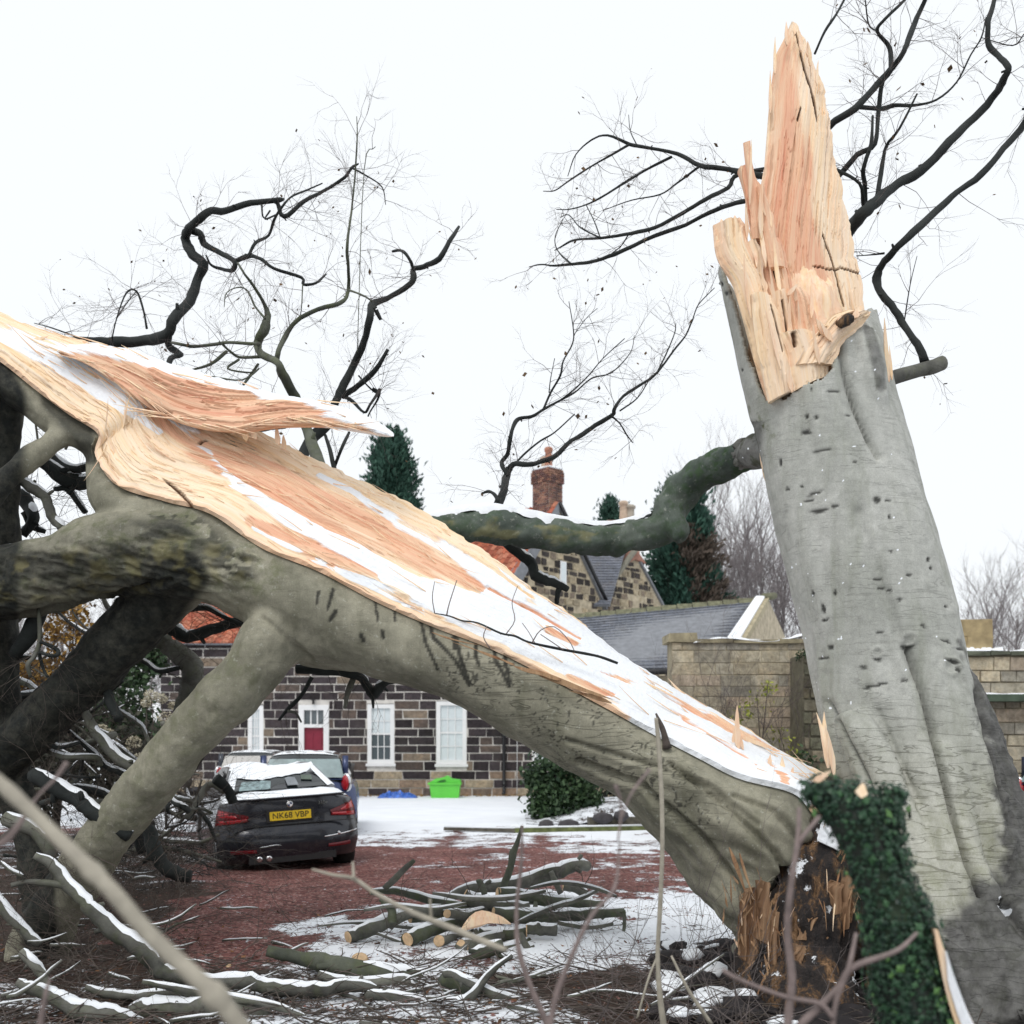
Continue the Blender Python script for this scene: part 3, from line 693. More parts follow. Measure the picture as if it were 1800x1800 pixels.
sn = ramp(n, noise(n, v, 7, 6, .7), [(.60, 0.0), (.63, 1.0)]); geo = N(n, 'ShaderNodeNewGeometry'); sx = N(n, 'ShaderNodeSeparateXYZ'); n.links.new(geo.outputs['Normal'], sx.inputs[0])
c = mixc(n, mth(n, 'MULTIPLY', sn, ramp(n, sx.outputs[2], [(.0, 0.0), (.3, 1.0)])), c, SNOW)
n.links.new(c, b_.inputs['Base Color']); b_.inputs['Roughness'].default_value = .8; bump(n, noise(n, v, 25, 5, .7), .9, .03, b_)
part('rotten_core', me, M_ROT, FT)
rs = random.Random(5)
for i in range(210):
    x, y, dn_ = rs.choice([(1325, 1620, 1), (1345, 1690, -1), (1300, 1590, 1), (1380, 1700, -1), (1465, 1575, -1), (1490, 1560, -1), (1435, 1640, -1), (1330, 1650, -1), (1360, 1640, 1), (1480, 1475, 1), (1350, 1740, -1), (1400, 1760, 1)])
    x += rs.gauss(0, 17); y += rs.gauss(0, 30); Y = rs.uniform(6.14, 6.34)
    b = Buf(); d = Vector((rs.gauss(0, .45), rs.uniform(-.5, .1), dn_)).normalized()
    b.shard(P(x, y, Y), d, rs.uniform(.04, .20), rs.uniform(.004, .018), .006, Vector((0, 1, 0)))
    part('splinter', b, M_WOODS if rs.random() < .12 else M_WOODO, FT, smooth=False)
b = Buf(); b.shard(P(1282, 1490, 6.2), Vector((.4, 0, -1)), .34, .03, .02, Vector((0, 1, 0))); b.shard(P(1300, 1500, 6.18), Vector((.25, 0, -1)), .28, .02, .02, Vector((0, 1, 0))); part('splinter', b, M_WOODO, FT, smooth=False)
def chunk(name, pl, pr, Y, seed, amp=.03, pa=(.6, -.5)):
    L = [tuple(P(x, y, Y)) for x, y in pl]; U = [tuple(P(x, y, Y + .03)) for x, y in pr]
    def fn(px, py, u, v, f1, f2, dsp): j = fbm(np.stack([u * 9, v * 9, u * 0], 1), 5, 3) - .5; return np.stack([np.clip(pa[0] + j, 0, 1), np.full(px.shape, pa[1]), sstep(.5, .42, f2) * .6], 1)
    return wood_sheet(name, FT, L, U, 8, 26, 0.0, fn, seed, amp=amp, thick=.06, bulge=.03, jag=.03, mat_=M_CHUNK)
M_CHUNK = wood('torn_chunk', cream=(.38, .25, .15), salmon=(.22, .125, .07))
chunk('torn_wood', [(1452, 1608), (1454, 1560), (1462, 1548)], [(1474, 1600), (1478, 1570), (1482, 1552)], 6.22, 61); chunk('torn_wood', [(1478, 1640), (1476, 1580), (1486, 1530)], [(1500, 1600), (1506, 1570), (1498, 1536)], 6.2, 62)
chunk('torn_wood', [(1408, 1652), (1410, 1620), (1424, 1600)], [(1438, 1648), (1452, 1628), (1454, 1606)], 6.2, 63); chunk('torn_wood', [(1300, 1680), (1298, 1620), (1312, 1568)], [(1322, 1700), (1336, 1630), (1330, 1560)], 6.2, 64)
chunk('torn_wood', [(1330, 1650), (1332, 1600), (1340, 1548)], [(1346, 1660), (1352, 1610), (1346, 1552)], 6.18, 65); chunk('torn_wood', [(1438, 1478), (1446, 1450), (1452, 1436)], [(1480, 1500), (1476, 1470), (1462, 1440)], 6.3, 66, pa=(.3, .9))
chunk('torn_wood', [(1352, 1700), (1350, 1640), (1360, 1600)], [(1376, 1712), (1372, 1650), (1368, 1604)], 6.16, 67); chunk('torn_wood', [(1392, 1790), (1396, 1700), (1404, 1660)], [(1414, 1790), (1416, 1720), (1410, 1662)], 6.1, 68)
bb = Buf(); nu_, nv_ = SG.shape[:2]; rs = random.Random(51)
for k in range(90):
    i = rs.randrange(6, nu_ - 24); j = rs.choice((1, 2, 4, rs.randrange(2, nv_ - 3))); p0 = Vector(SG[i, j]); d = (Vector(SG[i + 10, j]) - p0) * rs.choice((1, 1, -1)); n0 = Vector(SN[i, j])
    bb.shard(p0 + n0 * .004, d.normalized() + n0 * rs.uniform(-.1, .2) + Vector((0, 0, -rs.uniform(0, .25))) * (j < 5), rs.uniform(.08, .36), rs.uniform(.006, .018), .008, n0)
part('wood_fibres', bb, M_WOODL, FT, smooth=False, stuff=True)
# loose fibres lying along the split face
b = Buf(); rs = random.Random(44)
nu_, nv_ = FG.shape[:2]
for k in range(320):
    i = rs.randrange(8, nu_ - 30); j = rs.randrange(6, nv_ - 6); p0 = Vector(FG[i, j])
    if p0.x > -.4 and rs.random() < .8: continue
    d = (Vector(FG[i + 12, j]) - p0) * rs.choice((1, 1, -1)); n0 = Vector(FN[i, j])
    if 0: d = (Vector(FG[i + 12, j]) - p0) * rs.choice((1, 1, -1)); n0 = Vector(FN[i, j])
    b.shard(p0 + n0 * .004, d.normalized() + n0 * rs.uniform(.0, .28), rs.uniform(.06, .32), rs.uniform(.004, .014), .006, n0)
part('wood_fibres', b, M_WOODL, FT, smooth=False, stuff=True)

# ------------------------------------------------------------------ broken standing tree
BT = thing('broken_tree', 'tall grey beech trunk still standing, its top snapped into a pale pointed splinter', 'tree', (3.2, 6.6, 0))
SL = [(1262, 462, 1530, 540, 7.4), (1275, 530, 1540, 575, 7.35), (1290, 600, 1556, 635, 7.3), (1310, 690, 1573, 700, 7.25), (1335, 785, 1598, 790, 7.2), (1360, 895, 1628, 895, 7.15), (1387, 1000, 1658, 1000, 7.1), (1420, 1130, 1698, 1130, 7.05),
      (1440, 1220, 1728, 1220, 7.0), (1462, 1320, 1762, 1320, 6.95), (1490, 1420, 1796, 1420, 6.85), (1525, 1510, 1835, 1510, 6.75), (1570, 1600, 1880, 1600, 6.6), (1620, 1690, 1935, 1690, 6.45), (1665, 1780, 1995, 1780, 6.3), (1700, 1900, 2060, 1900, 6.1)]
body = Buf(); DS = catmull(SL, 4); NR = 30
for q in DS:
    xl, yl, xr, yr, Yc = q; r = (xr - xl) / 2 / F * Yc
    c_ = P((xl + xr) / 2, (yl + yr) / 2, Yc); hv = P(xr, yr, Yc) - c_
    for k in range(NR):
        a = 2 * math.pi * k / NR; body.v.append(c_ + hv * math.cos(a) + Vector((0, -r * .9 * math.sin(a), 0)))
S = len(DS)
for i in range(S - 1):
    for k in range(NR):
        a = i * NR + k; c = i * NR + (k + 1) % NR; body.f.append((a, c, c + NR, a + NR))
body.f.append(tuple(range(NR))); body.f.append(tuple(reversed(range((S - 1) * NR, S * NR))))
for i, L in enumerate([
  [(1505, 575, 26, 6.98), (1520, 620, 34, 6.92), (1530, 680, 32, 6.88), (1540, 740, 22, 6.88), (1552, 800, 10, 6.9)],      # old branch collar below the break
  [(1690, 1240, 30, 6.75), (1720, 1330, 36, 6.6), (1745, 1420, 38, 6.45), (1760, 1500, 36, 6.35), (1775, 1575, 24, 6.3)],      # root lobe
  [(1600, 1250, 40, 6.72), (1640, 1360, 50, 6.5), (1670, 1470, 54, 6.3), (1690, 1560, 56, 6.15), (1720, 1650, 50, 6.0), (1740, 1760, 40, 5.8), (1760, 1880, 40, 5.6)],
  [(1500, 1260, 30, 6.7), (1560, 1400, 40, 6.45), (1610, 1520, 44, 6.25), (1650, 1640, 40, 6.0), (1690, 1760, 36, 5.8), (1720, 1900, 40, 5.6)],
  [(1790, 1440, 50, 6.7), (1850, 1560, 60, 6.5), (1900, 1700, 80, 6.2), (1980, 1850, 100, 5.9)],
  [(1780, 1600, 50, 6.2), (1800, 1700, 60, 5.9), (1830, 1820, 80, 5.6)],
  [(1375, 800, 34, 7.3), (1340, 790, 30, 7.6), (1310, 800, 28, 7.9)]]):
    p_, r_ = trace(L, 7, 5); body.tube(p_, r_, 16, wob=.03, seed=i)
me = remesh(body, .0145, 5); co, no = coords(me); px, py = proj(co); front = no[:, 1] < .15
ax = np.array([-.29, 0, .957]); al = co @ ax; ac = co - np.outer(al, ax)
d = (fbm(np.stack([ac[:, 0] * 4.2, ac[:, 1] * 4.2, al * .35], 1), 2, 3) - .5) * (.075 + .07 * sstep(900, 1400, py)) + (fbm(co * 3, 5, 3) - .5) * .03 + (fbm(np.stack([co[:, 0] * 5, co[:, 1] * 5, al * 26], 1), 7, 3) - .5) * .006 * sstep(1150, 1300, py)
for pts, dep in (([(1480, 600, 10), (1490, 660, 11), (1505, 710, 9), (1530, 765, 8), (1548, 800, 5)], .06), ([(1460, 1235, 5), (1500, 1320, 8), (1530, 1400, 10), (1570, 1500, 11), (1600, 1560, 12)], .035), ([(1510, 900, 14), (1540, 1000, 16), (1570, 1080, 15), (1610, 1180, 14)], .025),
                 ([(1600, 1140, 7), (1625, 1220, 8), (1650, 1320, 9), (1680, 1430, 10), (1705, 1520, 11), (1725, 1570, 9)], .085), ([(1700, 1080, 6), (1725, 1200, 7), (1750, 1330, 8), (1790, 1450, 8)], .06), ([(1545, 1250, 8), (1590, 1360, 9), (1610, 1400, 6)], .02),
                 ([(1620, 1600, 10), (1660, 1690, 14), (1700, 1790, 14)], .07), ([(1760, 1590, 12), (1800, 1640, 12)], .06)):
    wide = [(a_[0], a_[1], a_[2] * 3.2) for a_ in pts]; d -= dep * (.9 * np.clip(band(px, py, pts), 0, 1) ** 1.1 + .6 * np.clip(band(px, py, wide), 0, 1) ** 1.5) * front
mark = np.zeros(len(co))
for (x, y, rx, ry, tl) in ((1418, 732, 4, 5, 0), (1435, 734, 4, 4, 0), (1452, 731, 5, 3, 0), (1492, 728, 6, 3, 0), (1492, 733, 4, 2, 0), (1417, 760, 11, 4, -.1), (1443, 793, 22, 3, -.2), (1377, 813, 2, 9, 0), (1389, 860, 4, 4, 0), (1433, 867, 18, 2.6, -.35),
      (1422, 881, 10, 2.4, -.2), (1440, 898, 20, 4, -.15), (1468, 890, 8, 4, -.3), (1543, 877, 8, 7, .3), (1562, 878, 6, 2, 0), (1495, 918, 4, 3, 0), (1432, 1043, 4, 6, 0), (1468, 1042, 3, 6, 0), (1450, 1070, 3, 11, -.2), (1453, 1090, 8, 3, -.5), (1545, 1112, 9, 3, -.2),
      (1600, 1135, 11, 3, 0), (1589, 1135, 4, 4, 0), (1462, 1138, 5, 6, -.4), (1450, 1157, 12, 2, 0), (1543, 1160, 10, 3, 0), (1517, 1173, 11, 2.4, 0), (1633, 983, 3, 6, .3), (1638, 998, 3, 4, 0), (1663, 1127, 11, 3, .4), (1690, 1140, 9, 2.4, 0), (1583, 1053, 7, 2.5, 0),
      (1623, 1100, 7, 2.4, .2), (1543, 1017, 11, 2.4, -.2), (1550, 1032, 8, 2.2, 0), (1565, 1037, 6, 2, 0), (1601, 951, 4, 2, 0), (1567, 968, 4, 2, 0), (1597, 987, 4, 2, 0), (1505, 811, 5, 2, 0), (1514, 818, 4, 2, 0), (1672, 1162, 16, 3.5, .3), (1684, 1178, 4, 7, -.4), (1266, 500, 5, 5, 0), (1276, 516, 4, 5, 0),
      (1306, 650, 3, 3, 0), (1410, 855, 3, 3, 0), (1575, 1028, 5, 2, 0), (1600, 1010, 6, 2, 0), (1530, 1205, 12, 2, 0), (1590, 1195, 10, 2, 0), (1540, 1205, 28, 2, -.25), (1480, 990, 4, 3, 0), (1407, 952, 4, 3, 0), (1448, 975, 3, 2, 0), (1620, 1040, 5, 2, 0), (1665, 1065, 4, 2, 0), (1565, 908, 3, 5, 0), (1372, 1015, 12, 2, -.2), (1427, 685, 2, 3, 0), (1465, 688, 14, 2, 0)):
    if rx <= 5 and ry <= 3 and (x * 7 + y) % 3: continue
    c_, s_ = math.cos(tl), math.sin(tl); xx = (px - x) * c_ + (py - y) * s_; yy = -(px - x) * s_ + (py - y) * c_
    mark = np.maximum(mark, sstep(1.3, .75, np.hypot(xx / max(rx * .85, 2.8), yy / max(ry * .8, 2.4))) * front)
d -= mark * .008
for (x, y, rr_) in ((1672, 1172, 16), (1543, 1147, 10), (1600, 1122, 12)):      # healed branch scars: raised ring round a shallow eye
    q = np.hypot(px - x, (py - y) * 1.15) / rr_; d += (np.exp(-((q - 1) / .25) ** 2) * .014 - np.exp(-(q / .6) ** 2) * .012) * front
co += no * d[:, None]; put(me, co)
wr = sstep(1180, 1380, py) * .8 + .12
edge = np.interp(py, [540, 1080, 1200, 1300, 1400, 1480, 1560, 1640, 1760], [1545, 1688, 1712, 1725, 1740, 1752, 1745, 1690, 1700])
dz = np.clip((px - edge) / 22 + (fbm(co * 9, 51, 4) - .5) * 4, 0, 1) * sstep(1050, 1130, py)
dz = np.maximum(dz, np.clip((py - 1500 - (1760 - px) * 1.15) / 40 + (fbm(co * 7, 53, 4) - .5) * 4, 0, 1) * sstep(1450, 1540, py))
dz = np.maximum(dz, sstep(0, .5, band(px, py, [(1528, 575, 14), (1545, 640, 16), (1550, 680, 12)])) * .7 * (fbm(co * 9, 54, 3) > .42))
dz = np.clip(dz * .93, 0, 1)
mossz = np.maximum(.25 * sstep(1250, 1500, py), sstep(0, .5, band(px, py, [(1320, 720, 10), (1350, 765, 22)])) * .6)
mossz = np.maximum(mossz, .6 * sstep(.2, .8, band(px, py, [(1300, 800, 60), (1350, 792, 30)])) * (co[:, 1] > 7.25))
mossz = np.maximum(mossz, dz * .55)
folds = np.zeros(len(co))
for pts in ([(1462, 1240, 2), (1500, 1320, 3), (1530, 1400, 3.5), (1570, 1500, 4)], [(1600, 1140, 2), (1625, 1220, 3), (1650, 1320, 3.5), (1680, 1430, 4), (1705, 1520, 5), (1725, 1570, 4)], [(1482, 610, 3), (1492, 665, 4), (1508, 712, 3), (1535, 770, 2)], [(1620, 1600, 4), (1655, 1680, 6), (1700, 1790, 7)]):
    folds = np.maximum(folds, sstep(0, .8, band(px, py, pts)) * .55 * front)
snowp = ((fbm(co * 60, 57, 1) > .93) * (fbm(co * 3, 58, 2) > .5) * .9 * (py < 1250)) + sstep(.3, .8, band(px, py, [(1752, 1580, 6), (1775, 1598, 9)]))
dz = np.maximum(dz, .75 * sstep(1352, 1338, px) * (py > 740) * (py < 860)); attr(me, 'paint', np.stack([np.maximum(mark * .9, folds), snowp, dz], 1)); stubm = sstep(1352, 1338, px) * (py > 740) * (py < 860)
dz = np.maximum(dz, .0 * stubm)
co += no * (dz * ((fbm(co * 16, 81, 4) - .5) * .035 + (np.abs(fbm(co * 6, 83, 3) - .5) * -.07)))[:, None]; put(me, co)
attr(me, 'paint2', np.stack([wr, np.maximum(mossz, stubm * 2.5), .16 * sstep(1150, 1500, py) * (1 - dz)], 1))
# the bark ends at a jagged line where the trunk snapped
bm = bmesh.new(); bm.from_mesh(me); bm.verts.ensure_lookup_table()
brk = np.interp(px, [1240, 1264, 1290, 1312, 1332, 1352, 1384, 1400, 1450, 1466, 1476, 1482, 1500, 1535, 1560], [440, 468, 540, 622, 665, 706, 697, 682, 662, 640, 622, 585, 560, 540, 560]) + (fbm(co * [40, 40, 4], 77, 3) - .5) * 14
brk_back = np.interp(px, [1240, 1270, 1350, 1450, 1540], [440, 470, 500, 520, 560])
cut = py < np.where(no[:, 1] < .25, brk, brk_back)
bmesh.ops.delete(bm, geom=[bm.verts[i] for i in np.nonzero(cut)[0]], context='VERTS'); bm.to_mesh(me); bm.free()
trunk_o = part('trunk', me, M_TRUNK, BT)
sol = trunk_o.modifiers.new('bark_thickness', 'SOLIDIFY'); sol.thickness = .03; sol.offset = -1

def upright(name, left, right, Y, paintf, seed, amp=.02, thick=.2, nv=40, steps=14, bulge=.05, dy=0.0, jag=.014):
    """an upright piece of split wood between its left and right outline (photo points, bottom to top)"""
    def pick(pts, n):
        s = catmull([(q[0], q[1], 0) for q in pts], 8); s = np.array(s); d_ = np.concatenate([[0], np.cumsum(np.hypot(*np.diff(s[:, :2], axis=0).T))]); t_ = np.linspace(0, d_[-1], n)
        return [(np.interp(a, d_, s[:, 0]), np.interp(a, d_, s[:, 1])) for a in t_]
    n_ = max(len(left), len(right), 6)
    l_, r_ = pick(left, n_), pick(right, n_)
    L = [tuple(P(x, y, Y + dy * i / n_)) for i, (x, y) in enumerate(l_)]; U = [tuple(P(x, y, Y + .02 + dy * i / n_)) for i, (x, y) in enumerate(r_)]
    return wood_sheet(name, BT, L, U, steps, nv, 0.0, paintf, seed, amp=amp, thick=thick, bulge=bulge, jag=jag, taper='tip' if name == 'spike' else False)
def ppaint(bands, base=.25, cracks=(), snowb=()):
    def fn(px, py, u, v, f1, f2, dsp):
        j = fbm(np.stack([u * 2.5, v * 10, u * 0], 1), 91, 4) - .5; s = np.full(px.shape, base) + j * .5
        for pts, val in bands: s = s + (val - base) * sstep(-.2, .5, band(px, py, pts) + j * 1.2)
        dk = sstep(.35, .28, f2) * .25
        for pts in cracks: dk = np.maximum(dk, sstep(0, .6, band(px, py, pts) + j * .4))
        sw = np.full(px.shape, -.5)
        for pts in snowb: sw = np.maximum(sw, band(px, py, pts))
        return np.stack([np.clip(s, 0, 1), sw, dk], 1)
    return fn
# back plate: the tall spike
upright('spike', [(1352, 640), (1330, 520), (1335, 400), (1345, 300), (1352, 200), (1358, 140), (1364, 104), (1374, 80), (1386, 56), (1393, 38)], [(1520, 560), (1518, 520), (1500, 430), (1480, 330), (1462, 240), (1445, 150), (1430, 104), (1414, 78), (1403, 56), (1398, 40)], 7.25,
  ppaint([([(1370, 60, 25), (1375, 250, 40), (1380, 400, 50), (1420, 520, 50), (1400, 640, 40)], .95)], .12, [[(1398, 60, 2), (1410, 130, 3), (1425, 180, 3), (1430, 222, 2)], [(1420, 480, 1.5), (1464, 480, 2), (1475, 474, 2), (1512, 480, 2)], [(1395, 225, 2), (1400, 205, 2)], [(1440, 420, 2), (1460, 470, 2), (1480, 540, 2)]]), 21, amp=.026, thick=.26, nv=130, steps=22, bulge=.09, dy=.05)
# reddish middle blades
upright('split_blade', [(1352, 560), (1335, 470), (1318, 390), (1310, 330), (1303, 290)], [(1400, 560), (1385, 470), (1362, 400), (1340, 340), (1318, 292)], 7.08, ppaint([([(1310, 290, 30), (1360, 470, 40), (1380, 560, 40)], 1.0)], .8, [[(1322, 330, 2), (1345, 430, 3), (1362, 500, 3)], [(1335, 350, 2), (1360, 450, 2)]]), 24, amp=.03, thick=.10, nv=30, steps=16, bulge=.03)
upright('split_blade', [(1322, 420), (1318, 330), (1315, 280), (1315, 248)], [(1345, 420), (1332, 340), (1322, 290), (1317, 248)], 7.02, ppaint([], .8), 25, amp=.01, thick=.04, nv=10, steps=12, bulge=.01)
upright('split_blade', [(1352, 470), (1340, 400), (1334, 350), (1333, 326)], [(1378, 470), (1362, 400), (1350, 350), (1341, 324)], 7.0, ppaint([], .75), 26, amp=.014, thick=.05, nv=12, steps=12, bulge=.02)
# left shoulder
upright('split_shoulder', [(1350, 704), (1330, 640), (1308, 560), (1290, 500), (1266, 470), (1258, 430), (1254, 396)], [(1392, 700), (1372, 640), (1350, 560), (1340, 500), (1326, 460), (1314, 410), (1303, 384)], 6.98,
  ppaint([([(1255, 400, 18), (1268, 470, 14), (1300, 600, 10), (1350, 700, 8)], .5), ([(1300, 385, 10), (1322, 450, 10)], .5)], .1, [[(1310, 400, 2), (1330, 470, 2), (1352, 560, 2)]]), 27, amp=.022, thick=.12, nv=34, steps=20, bulge=.05)
upright('split_step', [(1322, 520), (1315, 470), (1311, 440), (1308, 430)], [(1350, 520), (1342, 470), (1336, 430), (1328, 418)], 7.0, ppaint([], .15), 28, amp=.01, thick=.08, nv=14, steps=10, bulge=.02)
# front sheet down to the lowest torn point
upright('split_front', [(1352, 706), (1340, 650), (1330, 580), (1325, 530), (1322, 515)], [(1402, 684), (1398, 640), (1378, 580), (1362, 535), (1352, 520)], 6.86, ppaint([], .08, [[(1352, 540, 1.5), (1372, 620, 2)]]), 29, amp=.014, thick=.12, nv=30, steps=14, bulge=.04)
upright('split_front', [(1395, 688), (1388, 640), (1378, 600), (1372, 585)], [(1456, 660), (1448, 625), (1440, 600), (1430, 582)], 6.84, ppaint([([(1385, 600, 10), (1392, 640, 6)], .5)], .1, [[(1392, 590, 5), (1395, 610, 4)]]), 30, amp=.016, thick=.14, nv=26, steps=14, bulge=.04)
upright('split_step', [(1376, 640), (1366, 590), (1358, 545), (1354, 518)], [(1402, 640), (1398, 590), (1388, 545), (1378, 508)], 6.92, ppaint([], .2, [[(1372, 530, 1.5), (1384, 600, 3)]]), 31, amp=.016, thick=.12, nv=16, steps=14, bulge=.03)
upright('split_blade', [(1398, 640), (1392, 590), (1388, 545), (1382, 520)], [(1450, 620), (1440, 570), (1420, 520), (1398, 500)], 6.97, ppaint([([(1410, 540, 26), (1420, 600, 26)], .9)], .6), 32, amp=.022, thick=.12, nv=26, steps=14, bulge=.04)
# torn lip round the knot hole
upright('torn_lip', [(1400, 640), (1424, 600), (1450, 570), (1470, 552), (1490, 545)], [(1466, 640), (1480, 606), (1506, 580), (1522, 562), (1530, 550)], 6.80, ppaint([([(1450, 600, 18), (1500, 565, 10)], .35)], .15, [[(1474, 570, 8), (1490, 560, 10), (1500, 556, 8)], [(1440, 590, 2), (1452, 575, 2)]]), 33, amp=.018, thick=.10, nv=26, steps=14, bulge=.03)
shards('splinter', BT, [(1383, 80, 7.2, .0, -1, 46, 9), (1397, 62, 7.2, .05, -1, 30, 7), (1408, 90, 7.2, .03, -1, 42, 10), (1424, 116, 7.2, -.02, -1, 40, 9), (1436, 150, 7.2, -.03, -1, 44, 7), (1362, 130, 7.2, .04, -1, 70, 7), (1354, 200, 7.2, .03, -1, 80, 7),
  (1338, 420, 6.98, -.08, -1, 120, 11), (1346, 470, 6.96, -.1, -1, 130, 10), (1330, 470, 6.97, -.02, -1, 90, 8), (1372, 520, 6.95, -.12, -1, 110, 10), (1362, 560, 6.9, -.1, -1, 90, 9), (1388, 600, 6.86, -.06, -1, 80, 9), (1410, 620, 6.86, -.1, -1, 90, 10), (1320, 560, 6.9, -.2, -1, 110, 9), (1426, 560, 6.9, .1, -1, 60, 8),
  (1262, 430, 6.98, -.06, -1, 38, 9), (1282, 420, 6.98, .02, -1, 36, 8), (1318, 360, 7.0, -.02, -1, 110, 7), (1338, 640, 6.8, -.22, -1, 120, 8), (1372, 650, 6.78, -.2, -1, 120, 8), (1392, 690, 6.78, -.25, -1, 60, 10), (1440, 640, 6.78, -.3, -1, 70, 9),(1475, 575, 6.78, .3, -1, 30, 14), (1500, 560, 6.78, .7, -1, 30, 16), (1450, 590, 6.78, -.5, -1, 34, 14), (1462, 600, 6.76, -.7, -.9, 40, 12), (1516, 556, 6.8, .8, -.4, 18, 10), (1384, 520, 6.86, .7, -.9, 30, 10), (1360, 520, 6.9, -.4, -1, 26, 9), (1398, 530, 6.9, 0, -1, 24, 8),
  (1313, 420, 6.98, 0, -1, 60, 9), (1356, 400, 7.0, -.1, -1, 60, 8), (1345, 380, 7.0, -.15, -1, 50, 7), (1290, 400, 7.0, .1, -1, 26, 12), (1270, 400, 7.0, -.1, -1, 16, 12), (1420, 100, 7.2, .05, -1, 26, 8), 
  (1562, 672, 6.95, -.16, -1, 108, 12), (1568, 668, 6.93, -.1, -1, 60, 6), (1456, 1350, 6.55, -.05, -1, 100, 14), (1466, 1362, 6.5, -.12, -1, 90, 13), (1450, 1300, 6.58, 0, -1, 50, 10)], M_WOODS)
b = Buf(); b.tube(*[(lambda q: q)(z) for z in trace([(1500, 560, 5), (1490, 562, 10), (1478, 570, 9), (1474, 574, 3)], 6.74, 4)], n=10, wob=.15)
part('knot_hole', b, M_ROT, BT)

# wood core inside the broken top, closing the bark tube
b = Buf(); p_, r_ = trace([(1475, 900, 110, 7.2), (1440, 760, 108, 7.28), (1415, 660, 100, 7.36), (1400, 560, 80, 7.42), (1392, 480, 60, 7.45)], 7.4, 5); b.tube(p_, r_, 22, wob=.05)
me = remesh(b, .03, 1); co, no = coords(me); co += no * (np.abs(fbm(np.stack([co[:, 0] * 16, co[:, 1] * 16, co[:, 2] * 1.5], 1), 35, 3) - .5) * -.12)[:, None]; put(me, co); part('wood_core', me, M_WOODS, BT)
# ------------------------------------------------------------------ masonry materials: each stone carries its own colour
def stone_mat(name, use_attr, scale=9, rough=.85):
    m, n, b = mat(name); v = tc(n)
    if use_attr: base = rgb_attr(n, 'tint')[3]
    else: base = N(n, 'ShaderNodeObjectInfo').outputs['Color']
    vv = N(n, 'ShaderNodeNewGeometry').outputs['Position']
    c = mixc(n, .85, base, ramp(n, noise(n, vv, scale, 6, .75), [(.3, .22), (.72, .78)]), 'OVERLAY'); c = mixc(n, .6, c, ramp(n, noise(n, vv, 2.4, 6, .7), [(.35, (.32, .30, .26)), (.5, (.5, .5, .5)), (.68, (.70, .62, .52))]), 'OVERLAY')
    c = mixc(n, ramp(n, noise(n, vv, 1.1, 5), [(.55, 0.0), (.75, .35)]), c, (.10, .09, .075))
    n.links.new(c, b.inputs['Base Color']); b.inputs['Roughness'].default_value = rough; b.inputs['Specular IOR Level'].default_value = .25
    bump(n, noise(n, vv, scale * 4, 5, .7), .6, .02, b); return m
M_STONE_O = stone_mat('stone_object', False); M_STONE_A = stone_mat('stone_joined', True)
M_MORTAR = simple('pale_mortar', (.62, .59, .55), .95, .2, 6)
M_MORTAR2 = simple('sandy_rubble', (.42, .36, .26), .95, .35, 5)
M_WHITE = simple('white_paint', (.80, .80, .80), .4, .03, 3, bstr=0)
M_BLACK = simple('black_paint', (.012, .012, .014), .35, .2, 5, bstr=0)
M_GLASS, n, b = mat('window_glass'); b.inputs['Base Color'].default_value = (.10, .12, .13, 1); b.inputs['Roughness'].default_value = .06; b.inputs['Specular IOR Level'].default_value = .7
M_BLIND = simple('white_blind', (.66, .72, .74), .25, .04, 4, bstr=0, spec=.6)
M_REDDOOR = simple('red_door_paint', (.21, .014, .035), .4, .1, 4, bstr=0)
M_SLATE = stone_mat('slate_joined', True, 14, .6)
M_TILE = stone_mat('tile_joined', True, 16, .8)
M_LEAD = simple('lead_grey', (.20, .21, .23), .7, .2, 6)

